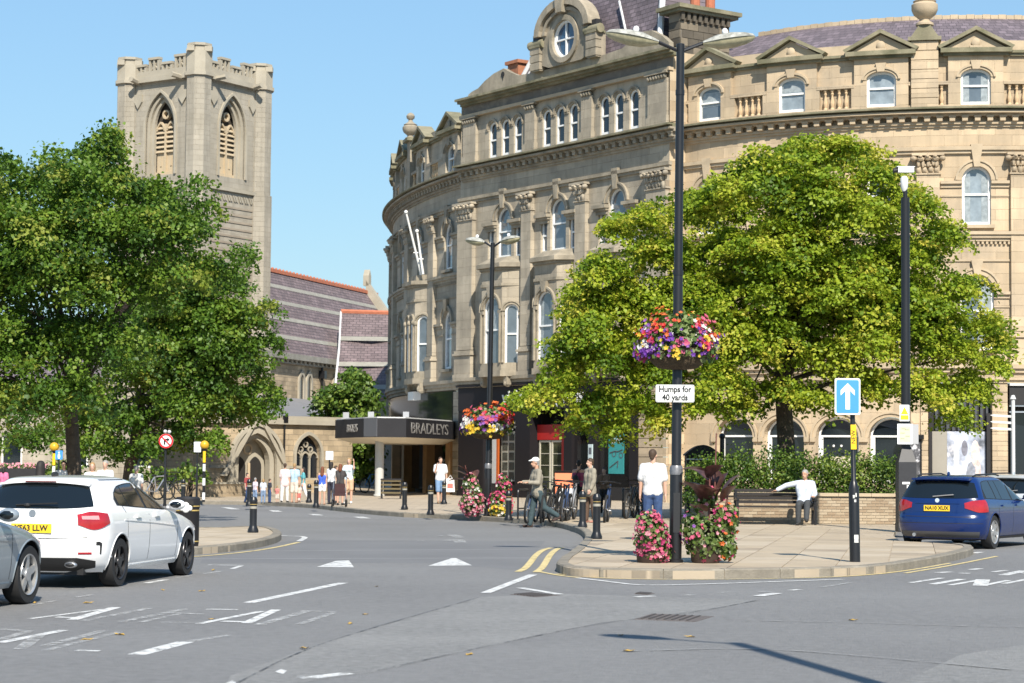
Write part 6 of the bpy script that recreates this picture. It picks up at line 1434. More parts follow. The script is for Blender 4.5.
for px,py,rz,lab in ((523,519,1.2,'black cycle stand behind the walking man in the white cap'),(545,519,1.2,'black cycle stand among the bicycles by the orange board'),(588,519,1.2,'black cycle stand behind the man in the grey jacket'),(627,516.5,1.2,'black cycle stand left of the man in white shirt'),(638,515,1.2,'black cycle stand just behind the man in white shirt')): stand(base(px,py),rz,lab)
for px,py,Y,cm,lab in ((157,500,76,2,'silver bicycle parked by the railings under the left trees'),(168,500,77,1,'black bicycle parked by the railings under the left trees'),(372,489,98,0,'blue bicycle parked beside the canopy post')): x,_=XZ(px,py,Y); bicycle((x,Y,KH),.9,lab,bike[cm] if cm else mat('bright blue frame',(.03,.2,.5),.3))
# board, kiosk, chair-like crate stack under canopy
p=base(565,508); t=thing('pavement_board','orange and white advertising board behind the bicycles','board',p,rad(8)); b=MB(); m=Matrix.Rotation(rad(-12),4,'X'); b.cbox((0,0,.6),(.62,.03,1.15),0,m); b.build('frame',mat('orange board',(.70,.16,.05),.5),t); b=MB(); b.cbox((0,-.02,.38),(.5,.01,.55),0,m); b.build('poster',white,t); b=MB(); b.cbox((0,-.028,.45),(.3,.006,.1),0,m); b.cbox((.06,-.028,.3),(.18,.006,.1),0,m); b.build('poster_print',mat('print brown',(.3,.16,.1),.5),t); b=MB(); b.cbox((0,.62,.55),(.6,.03,1.1),0,Matrix.Rotation(rad(16),4,'X')); b.build('rear_leg',black,t)
xk,zk=XZ(702,436,63); t=thing('kiosk','black kiosk with curved roof and white line behind the hedge','kiosk',(xk,63,KH)); b=MB(); b.box((-.5,-.4,0),(.5,.4,1.75)); b.build('body',blackm,t)
b=MB(); P=[(-.55,1.75)]+[(-.55+1.1*i/10,1.78+.3*math.sin(PI*i/10)) for i in range(11)]+[(.55,1.75)]; b.wprism(P,-.45,.45); b.build('roof',blackm,t,fix=True); b=MB(); b.box((-.5,-.41,1.62),(.5,-.4,1.66)); b.build('white_line',white,t); b=MB(); b.bar((.62,0,0),(.62,0,2.3),.07,8); b.ball((.62,0,2.35),.1,8,6); b.build('side_post',black,t)
xk,zk=XZ(391,500,83); t=thing('display_stand','low dark slatted stand on the pavement under the canopy','stand',(xk,83,KH)); 
for s in (-1,1): b=MB(); b.box((s*.38-.03,-.2,0),(s*.38+.03,.2,.75)); b.build('leg',blackm,t)
for i in range(4): b=MB(); b.box((-.4,-.23,.2+i*.16),(.4,-.2,.27+i*.16)); b.build('slat',mat('olive slat',(.12,.09,.04),.6),t)
b=MB(); b.box((-.42,-.25,.75),(.42,.25,.8)); b.build('top',blackm,t)
# fingerpost on the right
xf,zf=XZ(1013,400,64); t=thing('finger_post','pale grey finger post with three white pointing arms right of the maple','sign post',(xf,64,KH)); b=MB(); b.lathe([(.06,0),(.06,zf-KH),(.1,zf-KH+.03),(.05,zf-KH+.15)],10); b.build('post',mat('pale grey casing',(.6,.6,.6)),t,smooth=True)
for i in range(3): b=MB(); z=zf-KH-.55-i*.2; b.wprism([(-.06,z),(-.62,z+.03),(-.72,z+.07),(-.62,z+.1),(-.06,z+.07)],-.012,.012); b.build('finger_arm',mat('pale grey casing',(.6,.6,.6)),t,fix=True)
# railings and low wall below the church trees
xr0,xr1=XZ(150,495,81)[0],XZ(242,495,86)[0]
t=thing('low_wall','low stone wall with planting behind the crossing, left of the church door','wall',(xr0,83,0))
FW_=two(Vector((xr0,81)),Vector((xr1,86))); LW_=(Vector((xr1,86))-Vector((xr0,81))).length
b=MB(FW_); b.box((0,-.2,KH-.02),(LW_,.15,KH+.5)); b.build('wall',buffst,t); b=MB(FW_)
for i in range(10): b.box((i*LW_/10+.006,-.25,KH+.5),((i+1)*LW_/10-.006,.2,KH+.58))
b.build('coping',churchtr,t,kind='stuff')
# planting trough and dark van-like kiosk far left
x0,_=XZ(14,470,80); t=thing('flower_trough','long dark trough topped with pink flowers at the far left','planter',(x0,80,KH)); b=MB(); b.box((-2.2,-.3,0),(1.4,.3,1.1)); b.build('trough',blackm,t); e=t
P=[(random.uniform(-2.1,1.3),random.uniform(-.28,.2),1.12+random.uniform(0,.18)) for _ in range(160)]; flowers(P,[(0,-1,.6)]*160,.13,petal['palepink'],t,'pink_flowers')
C=np.array([[random.uniform(-2.1,1.3),random.uniform(-.28,.25),1.1+random.uniform(0,.15)] for _ in range(300)]); N=unit(RNG.normal(size=C.shape)+[0,-.5,.8]); T_=unit(RNG.normal(size=C.shape)); T_=unit(T_-N*(T_*N).sum(1,keepdims=True)); put('foliage',leaf_mesh('foliage',C,T_,N,np.full(300,.12),np.full(300,.4),leafG),t,kind='stuff')
# ------------------------------------------------------------------ cars
def interp(T,z):
    if z<=T[0][0]: return T[0][1]
    for (a,va),(b,vb) in zip(T,T[1:]):
        if z<=b: t=(z-a)/(b-a); return va+(vb-va)*t
    return T[-1][1]
def cub(T):
    """smooth table lookup"""
    xs=[a for a,_ in T]; ys=[b for _,b in T]; n=len(xs); d=[(ys[i+1]-ys[i])/(xs[i+1]-xs[i]) for i in range(n-1)]; m=[d[0]]+[0 if d[i-1]*d[i]<=0 else 2*d[i-1]*d[i]/(d[i-1]+d[i]) for i in range(1,n-1)]+[d[-1]]
    def f(x):
        if x<=xs[0]: return ys[0]
        if x>=xs[-1]: return ys[-1]
        i=max(k for k in range(n) if xs[k]<=x); i=min(i,n-2); h=xs[i+1]-xs[i]; t=(x-xs[i])/h
        return (2*t**3-3*t*t+1)*ys[i]+(t**3-2*t*t+t)*h*m[i]+(-2*t**3+3*t*t)*ys[i+1]+(t**3-t*t)*h*m[i+1]
    return f
NEXP=2.7
class Shape:
    def __init__(s,xr,xf,w,Lr,Lf): s.xr,s.xf,s.w,s.Lr,s.Lf=map(cub,(xr,xf,w,Lr,Lf))
    def side_y(s,x,z):
        w=s.w(z); a=s.xr(z);b=s.xf(z); g=1
        t=(x-a)/s.Lr(z)
        if t<1: g*=max(0,1-(1-max(t,0))**NEXP)**(1/NEXP)
        t=(b-x)/s.Lf(z)
        if t<1: g*=max(0,1-(1-max(t,0))**NEXP)**(1/NEXP)
        return w*g
    def rear(s,a,z,off=0):
        sn,cs=max(math.sin(a),0)**(2/NEXP),max(math.cos(a),0)**(2/NEXP); return Vector((s.xr(z)+s.Lr(z)*(1-cs)-off*math.cos(a),s.w(z)*sn+off*math.sin(a),z))
    def front(s,a,z,off=0):
        sn,cs=max(math.sin(a),0)**(2/NEXP),max(math.cos(a),0)**(2/NEXP); return Vector((s.xf(z)-s.Lf(z)*(1-cs)+off*math.cos(a),s.w(z)*sn+off*math.sin(a),z))
def grid_shell(b,P,n,m,thick=.012):
    """closed thin shell over P(i/n, j/m, offset)"""
    for o,fl in ((1,False),(0,True)):
        vs=[P(i/n,j/m,o) for i in range(n+1) for j in range(m+1)]; fs=[]
        for i in range(n):
            for j in range(m): q=i*(m+1)+j; f=[q,q+1,q+m+2,q+m+1]; fs.append(f[::-1] if fl else f)
        b.add(vs,fs)
    k=(n+1)*(m+1); base=len(b.v)-2*k; E=[i*(m+1) for i in range(n+1)]+[n*(m+1)+j for j in range(1,m+1)]+[i*(m+1)+m for i in range(n-1,-1,-1)]+[j for j in range(m-1,0,-1)]
    for a,c in zip(E,E[1:]+E[:1]): b.f.append([base+a,base+c,base+k+c,base+k+a]); b.m.append(0)
def mirrory(b):
    o=len(b.v); b.v+= [Vector((v.x,-v.y,v.z)) for v in b.v]; b.f+= [[i+o for i in f][::-1] for f in list(b.f)]; b.m+=list(b.m)
glassc=mat('tinted car glass',(.006,.009,.011),.04,spec=.6,coat=.15); tyrem=mat('tyre',(.018,.018,.019),.85,.2,30)
lampr=mat('red tail lamp',(.36,.010,.016),.12,.25,9,coat=.8); lampc=mat('clear lamp',(.75,.72,.72),.15,coat=.8); platey=mat('yellow number plate',(.85,.55,.03),.4); trimb=mat('black plastic trim',(.016,.016,.017),.55)
def wheel(parent,x,y,R_,sgn,rimm,spokes=5,wd=.2,twin=True):
    M=Matrix.Translation((x,y,R_))@Matrix.Rotation(PI/2*(-sgn),4,'X')  # local z outward
    b=MB(); r=R_*.70; b.lathe([(r*.96,-wd/2),(R_*.93,-wd/2),(R_,-wd/2+.03),(R_,wd/2-.03),(R_*.95,wd/2-.006),(r,wd/2-.01),(r*.97,wd/2-.05)],40,M=M,caps=False); w_=b.build('wheel',tyrem,parent,smooth=True,ang=50)
    b=MB(); b.lathe([(r*1.0,wd/2-.012),(r*.985,wd/2-.002),(r*.93,wd/2-.012),(r*.90,-wd/2+.02)],40,M=M,caps=False); b.lathe([(.075,wd/2-.035),(.07,wd/2-.012),(.02,wd/2-.01)],16,M=M)
    for k in range(spokes):
        a0=2*PI*k/spokes+PI/2
        for da in ((-.14,.14) if twin else (0,)):
            a=a0+da; c,s=math.cos(a),math.sin(a); n=Vector((-s,c,0)); p=Vector((c*.05,s*.05,wd/2-.025)); q=Vector((math.cos(a0+da*.9)*r*.95,math.sin(a0+da*.9)*r*.95,wd/2-.022)); hw=.017 if twin else .035; vs=[]
            for u_,h_ in ((p,hw*1.15),(q,hw)): vs+=[u_+n*h_,u_-n*h_,u_-n*h_+Vector((0,0,-.03)),u_+n*h_+Vector((0,0,-.03))]
            b.add(vs,[[0,1,5,4],[1,2,6,5],[3,0,4,7],[0,3,2,1],[4,5,6,7]],M=M)
    b.build('rim',rimm,w_,smooth=True,ang=35)
    b=MB(); b.lathe([(r*.6,-wd/2+.05),(r*.6,-wd/2+.07),(.05,-wd/2+.07)],20,M=M); b.lathe([(r*.92,-wd/2+.02),(.02,-wd/2+.015)],20,M=M); b.build('brake_disc',mat('dark brake',(.05,.05,.05),.5,metal=.5),w_)
def car(name,label,SH,zs,paint_,loc_fn,rz,wx,R_,track,P,arch=.385):
    """stacked plan outlines make the body; windows, lamps and trim follow the same surface"""
    t=thing(name,label,'car',(0,0,0),rz); t.location=loc_fn(t)
    b=MB(); NA=16; NS=64; rows=[]
    for z in zs:
        a_=SH.xr(z)+SH.Lr(z); c_=SH.xf(z)-SH.Lf(z); c_=max(c_,a_+.02); half=[SH.rear(PI/2*i/NA,z) for i in range(NA)]+[Vector((a_+(c_-a_)*i/NS,SH.w(z),z)) for i in range(NS+1)]+[SH.front(PI/2*(1-i/NA),z) for i in range(1,NA+1)]
        # parts near the arches keep the side line
        rows.append(half+[Vector((p.x,-p.y,p.z)) for p in half[-2:0:-1]])
    n=len(rows[0]); vs=[p for r in rows for p in r]; fs=[]
    def inarch(p): return any((p.x-x)**2+(p.z-R_)**2<arch**2 for x in wx) and abs(p.y)>.45
    snapped=set()
    for j in range(len(rows)-1):
        for i in range(n):
            q=[j*n+i,j*n+(i+1)%n,(j+1)*n+(i+1)%n,(j+1)*n+i]
            k=sum(inarch(vs[v]) for v in q)
            if k>=3: continue
            if k: snapped.update(v for v in q)
            fs.append(q)
    fs.append([(len(rows)-1)*n+i for i in range(n)])
    for v in snapped:
        p=vs[v]
        if abs(p.y)<.45: continue
        for x in wx:
            d=math.hypot(p.x-x,p.z-R_)
            if arch*.80<d<arch*1.0 : vs[v]=Vector((x+(p.x-x)*arch/d,p.y,R_+(p.z-R_)*arch/d))
    b.add(vs,fs); body=b.build('body',paint_,t,smooth=True,ang=32)
    # wheel-arch lips, liners, underbody
    b=MB()
    for x in wx:
        for s in (-1,1):
            pts=[]
            for k in range(-2,23):
                a=PI*k/20; X=x+arch*math.cos(a); Z=R_+arch*math.sin(a)
                if Z>zs[0]+.01: pts.append((X,s*(SH.side_y(X,Z)-.004),Z))
            b.tube(pts,.013,6)
    split_build(b,'wheel_arch_lip',paint_,t,smooth=True)
    b=MB()
    for x in wx:
        for s in (-1,1):
            vs=[];m=16
            for k in range(m+1): a=PI*k/m; X=x+arch*1.03*math.cos(a); Z=R_+arch*1.03*math.sin(a); vs+=[(X,s*.50,Z),(X,s*(SH.w(.6)-.05),Z)]
            b.add(vs,[[2*k,2*k+1,2*k+3,2*k+2] for k in range(m)]); b.add([(x-arch,s*.5,.15),(x+arch,s*.5,.15),(x+arch,s*.5,.8),(x-arch,s*.5,.8)],[[0,1,2,3]])
    b.box((wx[0]-.6,-.62,.17),(wx[1]+.6,.62,.28)); b.build('underbody',trimb,t)
    for x in wx:
        for s in (-1,1): wheel(t,x,s*track/2,R_,s,P['rim'],P.get('spokes',5),.21,P.get('twin',True))
    def side(nm,x0,x1,zb,zt,m_,off=.005,nn=18,mm=4,par=t,both=True,smooth=True):
        objs=[]
        for s in ((-1,1) if both else (-1,)):
            q=MB()
            def PP(i,j,o): x=x0+(x1-x0)*i; lo=zb(x);hi=max(zt(x),lo+.002); z=lo+(hi-lo)*j; return Vector((x,s*(SH.side_y(x,z)+(off if o else -.012)),z))
            grid_shell(q,PP,nn,mm); objs.append(q.build(nm,m_,par,smooth=smooth,fix=True,ang=30))
        return objs
    def rearp(nm,a0,a1,zb,zt,m_,off=.006,nn=20,mm=5,par=t,both=False,S=None):
        f=S or SH.rear; out=[]
        for s in ((1,-1) if both else (1,)):
            q=MB()
            def PP(i,j,o):
                a=a0+(a1-a0)*i; lo=zb(a);hi=max(zt(a),lo+.002); z=lo+(hi-lo)*j; p=f(abs(a),z,off if o else -.012); 
                if a<0: p=Vector((p.x,-p.y,p.z))
                return Vector((p.x,p.y*s,p.z))
            grid_shell(q,PP,nn,mm); out.append(q.build(nm,m_,par,smooth=True,fix=True,ang=30))
        return out
    P['detail'](t,SH,side,rearp,body,wx,R_,paint_)
    if 'roof' in P:   # lower roof line of this model
        for o in [c for ch in t.children for c in (ch,*ch.children)]:
            for v in o.data.vertices:
                if v.co.z>1.0 and o.location.length<.01: v.co.z=1+(v.co.z-1)*P['roof']
    return t
def lin(*pts): return cub(list(pts))
def plate_rear(t,SH,z,txt,y=0,parent=None):
    p=SH.rear(0,z,.012); sl=math.atan2(SH.xr(z+.05)-SH.xr(z-.05),.1); e=bpy.data.objects.new('number_plate',None)
    b=MB(); b.box((-.26,-.006,-.056),(.26,.006,.056)); o=b.build('number_plate',platey,t); o.location=(p.x-.008,y,p.z); o.rotation_euler=(-sl*0,0,-PI/2)
    if not txt: return
    l=lettering(txt,.098,mat('plate black',(.02,.02,.02),.5),o,(0,-.008,0),(PI/2,0,0),.002,.003,1.0); l.name='plate_lettering'
def hatch_detail(plate,full=True):
    def f(t,SH,side,rearp,body,wx,R_,pm):
        # rear window, spoiler
        zb=lambda a: .985+.03*abs(a)**2; zt=lambda a: 1.335-.055*abs(a)**2
        rearp('rear_window',-1.02,1.02,zb,zt,glassc)
        q=MB()
        def PP(i,j,o): y=-.60+1.2*i; z=1.388-.045*(2*i-1)**2; x=.62-.33*j+.10*(2*i-1)**2; return Vector((x,y,z-(.0 if o else .028)-.016*j))
        grid_shell(q,PP,14,6); q.build('roof_spoiler',pm,t,smooth=True,fix=True,ang=40)
        q=MB(); q.tube([(.292,y,1.352) for y in (-.2,0,.2)],.009,6); q.build('brake_lamp',mat('dark red lamp',(.12,.01,.012),.3),t)
        q=MB(); p=SH.rear(.12,1.03,.02); q.tube([(p.x,p.y+.08,p.z),(p.x-.012,-.3,p.z+.03)],.011,5); q.ball((p.x,.1,p.z),(.03,.05,.03),8,5); q.build('wiper',trimb,t)
        # lamps
        tl=rearp('tail_lamp',.58,1.40,lin((.58,.79),(.9,.73),(1.40,.81)),lin((.58,.92),(.9,.955),(1.40,.93)),lampr,.012,both=True)
        rearp('lamp_lens',.66,1.05,lin((.66,.86),(1.05,.855)),lin((.66,.90),(1.05,.905)),mat('pink lamp lens',(.62,.28,.28),.15,coat=.8),.016,both=True,par=tl[0])
        # hatch shut line, plate recess, bumper
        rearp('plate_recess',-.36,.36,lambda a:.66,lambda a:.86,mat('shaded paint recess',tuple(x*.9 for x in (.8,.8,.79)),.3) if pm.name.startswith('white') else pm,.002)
        rearp('hatch_seam',-.78,.78,lambda a:.615+.02*abs(a),lambda a:.627+.02*abs(a),trimb,.001,mm=1)
        plate_rear(t,SH,.745,plate)
        q=MB(); p=SH.rear(0,.93,.01); q.tube([(p.x,0,p.z),(p.x-.012,0,p.z)],.045,16); q.build('badge',steel,t)
        rearp('lower_bumper',-1.0,1.0,lambda a:.215+.10*max(0,abs(a)-.55),lambda a:.385-.10*max(0,abs(a)-.6),trimb,.006)
        rearp('bumper_vent',1.0,1.16,lambda a:.43 if a>1.10 else .54,lambda a:.585-.25*max(0,a-1.08),trimb,.004,both=True,nn=8)
        for s in (-1,1):
            q=MB(); q.ball((.075,s*.5,.30),(.05,.085,.04),14,8); ex=q.build('exhaust',steel,t,smooth=True); q=MB(); q.ball((.055,s*.5,.30),(.04,.065,.027),12,8); q.build('exhaust_bore',trimb,ex,smooth=True)
        rearp('reflector',.62,.9,lambda a:.43,lambda a:.455,lampr,.008,both=True,mm=1)
        # side glass: rear quarter, rear door, front door
        zb=lin((.8,1.035),(1.5,.995),(2.3,.955),(2.95,.93)); zt=lin((.80,1.06),(.98,1.20),(1.25,1.285),(1.7,1.315),(2.1,1.29),(2.5,1.165),(2.95,.945))
        side('side_window',.84,2.93,lambda x:zb(x)-.012,lambda x:zt(x)+.014,trimb,.003)
        for x0,x1 in ((.92,1.22),(1.25,1.80),(1.88,2.84)): side('side_window',x0,x1,zb,zt,glassc,.008)
        for x in (1.02,1.855,2.99): side('door_seam',x-.005,x+.005,lambda X:.30,lambda X:zb(min(max(X,.8),2.95)),trimb,.0015,2,8)
        side('sill_trim',1.18,3.08,lambda x:.20,lambda x:.255,pm,.02,12,2)
        for x in (1.32,2.05):
            for h in side('door_handle',x,x+.17,lambda X:.855,lambda X:.885,pm,.03,6,2): pass
        # crease along the flank
        side('body_crease',.9,3.0,lin((.9,.83),(2.0,.77),(3.0,.70)),lin((.9,.842),(2.0,.782),(3.0,.712)),pm,.008,20,1)
        for s in (-1,1):
            q=MB(); q.ball((2.68,s*.98,1.0),(.085,.12,.075),12,8); q.box((2.66,min(s*.84,s*.92),.95),(2.72,max(s*.84,s*.92),.98)); m_=q.build('door_mirror',pm,t,smooth=True)
            q=MB(); q.ball((2.63,s*.98,1.0),(.045,.085,.05),10,6); q.build('mirror_glass',glassc,m_,smooth=True)
        rearp('windscreen',-1.2,1.2,lambda a:.975,lambda a:1.34,glassc,.006,S=SH.front)
        rearp('headlamp',.75,1.35,lambda a:.62,lambda a:.76,lampc,.008,both=True,S=SH.front)
        rearp('grille',-.4,.4,lambda a:.42,lambda a:.66,trimb,.008,S=SH.front)
        q=MB(); q.ball((.75,0,1.45),(.11,.03,.04),10,6); q.build('roof_aerial',trimb,t,smooth=True)
        side('roof_seam',.75,2.2,lin((.75,1.372),(2.2,1.372)),lin((.75,1.384),(2.2,1.384)),trimb,.003,10,1)
    return f
zs_h=[.2+.03*i for i in range(8)]+[.44+.03*i for i in range(19)]+[1.0+.02*i for i in range(17)]+[1.335,1.35,1.365,1.38,1.39,1.40,1.41,1.42,1.428,1.433,1.437]
HS=Shape([(.2,.16),(.3,.06),(.45,.0),(.6,.0),(.66,.03),(.85,.045),(.97,.075),(1.05,.15),(1.2,.25),(1.34,.345),(1.38,.37),(1.41,.48),(1.43,.9),(1.44,1.2)],
 [(.2,4.16),(.3,4.25),(.5,4.29),(.65,4.26),(.74,4.12),(.82,3.85),(.9,3.4),(.95,3.12),(1.0,2.98),(1.2,2.55),(1.34,2.2),(1.40,1.95),(1.43,1.7),(1.44,1.5)],
 [(.2,.80),(.3,.855),(.5,.885),(.7,.893),(.82,.888),(.92,.862),(.98,.82),(1.1,.755),(1.25,.675),(1.33,.625),(1.38,.575),(1.41,.50),(1.43,.34),(1.44,.2)],
 [(.2,.5),(.6,.5),(.9,.42),(1.0,.36),(1.3,.34),(1.4,.4),(1.44,.3)],[(.2,.8),(.6,.75),(.9,.9),(1.0,.75),(1.3,.6),(1.4,.5),(1.44,.3)])
whitep=mat('white car paint',(.80,.80,.80),.25,.0,coat=.8,spec=.5); bluep=mat('dark blue car paint',(.003,.019,.105),.25,.0,coat=.6,spec=.4); greyp=mat('silver grey car paint',(.30,.34,.37),.3,.05,40,metal=.35,coat=.7); silverp=mat('pale silver car paint',(.55,.57,.58),.3,metal=.3,coat=.7)
rimd=mat('dark alloy',(.06,.06,.065),.35,metal=.7); rims=mat('silver alloy',(.55,.55,.55),.3,metal=.7)
def by_wheel(px,py,x,y,rz):
    c=G(px,py); d=Vector((math.cos(rz)*x-math.sin(rz)*y,math.sin(rz)*x+math.cos(rz)*y,0)); return lambda t: (c.x-d.x,c.y-d.y,0)
TR=1.56; WX=(.79,3.49)
rzw=rad(90-9.2); car('parked_car','white hatchback with red tail lamps and yellow rear plate waiting at the left',HS,zs_h,whitep,by_wheel(118.5,586.5,WX[0],-TR/2-.08,rzw),rzw,WX,.308,TR,dict(rim=rimd,spokes=5,roof=.90,detail=hatch_detail('YS63 LLW')),arch=.365)
rzg=rad(90-10); car('parked_car','silver grey car cut off by the left edge of the photo, behind the white hatchback',HS,zs_h,greyp,by_wheel(27,604,WX[1],-TR/2-.08,rzg),rzg,WX,.325,TR,dict(rim=rims,spokes=5,twin=False,detail=hatch_detail('')))
def estate_detail(plate):
    def f(t,SH,side,rearp,body,wx,R_,pm):
        rearp('rear_window',-1.1,1.1,lambda a:.985+.02*abs(a)**2,lambda a:1.325-.03*abs(a)**2,glassc)
        q=MB()
        def PP(i,j,o): y=-.58+1.16*i; z=1.405-.02*(2*i-1)**2; x=.55-.37*j+.05*(2*i-1)**2; return Vector((x,y,z-(.0 if o else .04)-.01*j))
        grid_shell(q,PP,14,6); q.build('roof_spoiler',pm,t,smooth=True,fix=True,ang=40)
        q=MB(); p=SH.rear(.1,1.02,.02); q.tube([(p.x,.1,p.z),(p.x-.01,-.32,p.z+.04)],.011,5); q.build('wiper',mat('grey wiper',(.25,.25,.25),.5),t)
        rearp('tail_lamp',.52,1.46,lin((.52,.80),(1.0,.72),(1.46,.73)),lin((.52,.90),(.85,.95),(1.46,.965)),lampr,.012,both=True)
        rearp('hatch_seam',-.72,.72,lambda a:.625,lambda a:.637,trimb,.001,mm=1); rearp('plate_recess',-.45,.45,lambda a:.72,lambda a:.87,pm,.002); rearp('chrome_strip',-.4,.4,lambda a:.885,lambda a:.90,pm,.01,mm=1)
        plate_rear(t,SH,.795,plate)
        q=MB(); p=SH.rear(0,.945,.01); q.tube([(p.x,0,p.z),(p.x-.012,0,p.z)],.042,16); q.build('badge',mat('blue and white badge',(.5,.6,.7),.3),t)
        p=SH.rear(.55,.925,.006); l=MB(); 
        for i in range(5): l.box((p.x-.004,-.38+i*.045-.0,.915),(p.x+.002,-.38+i*.045+.03,.94))
        l.build('model_script',steel,t)
        rearp('lower_bumper',-1.05,1.05,lambda a:.23,lambda a:.345,mat('grey bumper insert',(.07,.07,.075),.55),.006); rearp('bumper_line',-1.2,1.2,lambda a:.50,lambda a:.51,trimb,.002,mm=1)
        for y in (.47,): q=MB(); q.tube([(.15,y,.27),(.05,y,.27)],.036,12); q.build('exhaust',steel,t,smooth=True)
        zb=lin((.5,.995),(2.0,.955),(3.0,.93)); zt=lin((.42,1.02),(.52,1.20),(.65,1.30),(1.0,1.325),(1.9,1.325),(2.3,1.29),(2.65,1.165),(3.05,.95))
        side('side_window',.40,3.02,lambda x:zb(x)-.012,lambda x:zt(x)+.014,trimb,.003,24)
        for x0,x1 in ((.5,1.05),(1.10,1.4),(1.43,2.0),(2.08,2.95)): side('side_window',x0,x1,zb,zt,glassc,.008)
        for x in (1.12,2.04,3.12): side('door_seam',x-.005,x+.005,lambda X:.30,lambda X:.93,trimb,.0015,2,8)
        for x in (1.3,2.2): side('door_handle',x,x+.17,lambda X:.83,lambda X:.86,pm,.03,6,2)
        side('body_crease',.35,3.3,lambda x:.80,lambda x:.812,pm,.009,20,1)
        side('sill_trim',1.25,3.15,lambda x:.19,lambda x:.24,trimb,.012,12,2)
        for s in (-1,1):
            q=MB(); q.ball((2.75,s*.99,1.0),(.085,.12,.075),12,8); q.box((2.72,min(s*.86,s*.93),.95),(2.78,max(s*.86,s*.93),.98)); q.build('door_mirror',pm,t,smooth=True)
            q=MB(); q.tube([(.55,s*.555,1.415),(.75,s*.555,1.45),(1.9,s*.555,1.46),(2.15,s*.555,1.43)],.016,7); q.build('roof_rail',trimb,t,smooth=True)
        rearp('windscreen',-1.2,1.2,lambda a:.975,lambda a:1.34,glassc,.006,S=SH.front)
        rearp('headlamp',.75,1.35,lambda a:.62,lambda a:.74,lampc,.008,both=True,S=SH.front)
        q=MB(); q.ball((.75,0,1.455),(.09,.02,.05),10,6); q.build('roof_aerial',pm,t,smooth=True)
    return f
ES=Shape([(.2,.14),(.3,.05),(.5,.0),(.62,.01),(.66,.04),(.9,.07),(.97,.09),(1.05,.13),(1.2,.2),(1.33,.28),(1.39,.33),(1.42,.45),(1.435,.8),(1.445,1.1)],
 [(.2,4.4),(.3,4.48),(.5,4.52),(.65,4.48),(.74,4.3),(.82,4.0),(.9,3.55),(.95,3.27),(1.0,3.12),(1.2,2.7),(1.34,2.35),(1.40,2.1),(1.43,1.9),(1.445,1.6)],
 [(.2,.82),(.3,.87),(.5,.9),(.7,.905),(.82,.9),(.92,.875),(.98,.84),(1.1,.785),(1.25,.71),(1.33,.665),(1.39,.61),(1.42,.53),(1.435,.36),(1.445,.2)],
 [(.2,.5),(.6,.5),(.9,.42),(1.0,.34),(1.3,.32),(1.4,.35),(1.445,.3)],[(.2,.8),(.6,.75),(.9,.9),(1.0,.75),(1.3,.6),(1.4,.5),(1.445,.3)])
rzb=rad(90-31); TRB=1.58; WXB=(.87,3.63)
car('parked_car','dark blue estate car with yellow plate parked at the kerb on the right',ES,zs_h,bluep,by_wheel(994,549,WXB[0],-TRB/2-.08,rzb),rzb,WXB,.33,TRB,dict(rim=rims,spokes=7,twin=True,detail=estate_detail('NA10 XUX')))
xk,_=XZ(1003,480,48.5); rz4=rad(90-33); car('parked_car','pale silver car cut off by the right edge, parked beyond the blue estate',ES,zs_h,silverp,lambda t:(xk,48.5,0),rz4,WXB,.33,TRB,dict(rim=rims,spokes=5,twin=False,detail=estate_detail('')))
# ------------------------------------------------------------------ people
skin=mat('skin',(.55,.33,.24),.55,.08,20); skin2=mat('tanned skin',(.47,.27,.18),.55,.08,20)
hairm={n:mat(n+' hair',c,.7,.3,30) for n,c in dict(grey=(.30,.29,.28),brown=(.06,.035,.02),dark=(.018,.014,.012),red=(.16,.05,.02),blond=(.35,.22,.10)).items()}
clothm={}
def cloth(n,c): 
    if n not in clothm: clothm[n]=mat(n+' cloth',c,.85,.18,12,bump=.012,bs=9,mix2=((tuple(x*.55 for x in c)),14,.45,.65,.5) if 'jacket' in n or 'trousers' in n or 'jeans' in n else None)
    return clothm[n]
def capsule(b,p,q,r0,r1,n=10,k=4):
    p,q=Vector(p),Vector(q); d=(q-p); L=d.length; d=d/L if L>1e-6 else Vector((0,0,1)); pts=[];rs=[]
    for i in range(k): a=PI/2*i/k; pts.append(p-d*r0*math.cos(a)); rs.append(max(r0*math.sin(a),.002))
    pts+= [p,q]; rs+=[r0,r1]
    for i in range(1,k+1): a=PI/2*i/k; pts.append(q+d*r1*math.sin(a)); rs.append(max(r1*math.cos(a),.002))
    b.tube(pts,rs,n)
def fuse(b,name,m,parent,vox,smooth_it=3):
    me=bpy.data.meshes.new(name); me.from_pydata([tuple(v) for v in b.v],[],b.f); o=bpy.data.objects.new(name,me); COL.objects.link(o)
    r=o.modifiers.new('r','REMESH'); r.mode='VOXEL'; r.voxel_size=vox; s=o.modifiers.new('s','SMOOTH'); s.iterations=smooth_it; s.factor=.5
    dg=bpy.context.evaluated_depsgraph_get(); dg.update(); me2=bpy.data.meshes.new_from_object(o.evaluated_get(dg)); COL.objects.unlink(o); bpy.data.objects.remove(o); bpy.data.meshes.remove(me)
    me2.name=name; me2.materials.clear(); me2.materials.append(m); me2.shade_smooth(); return put(name,me2,parent)
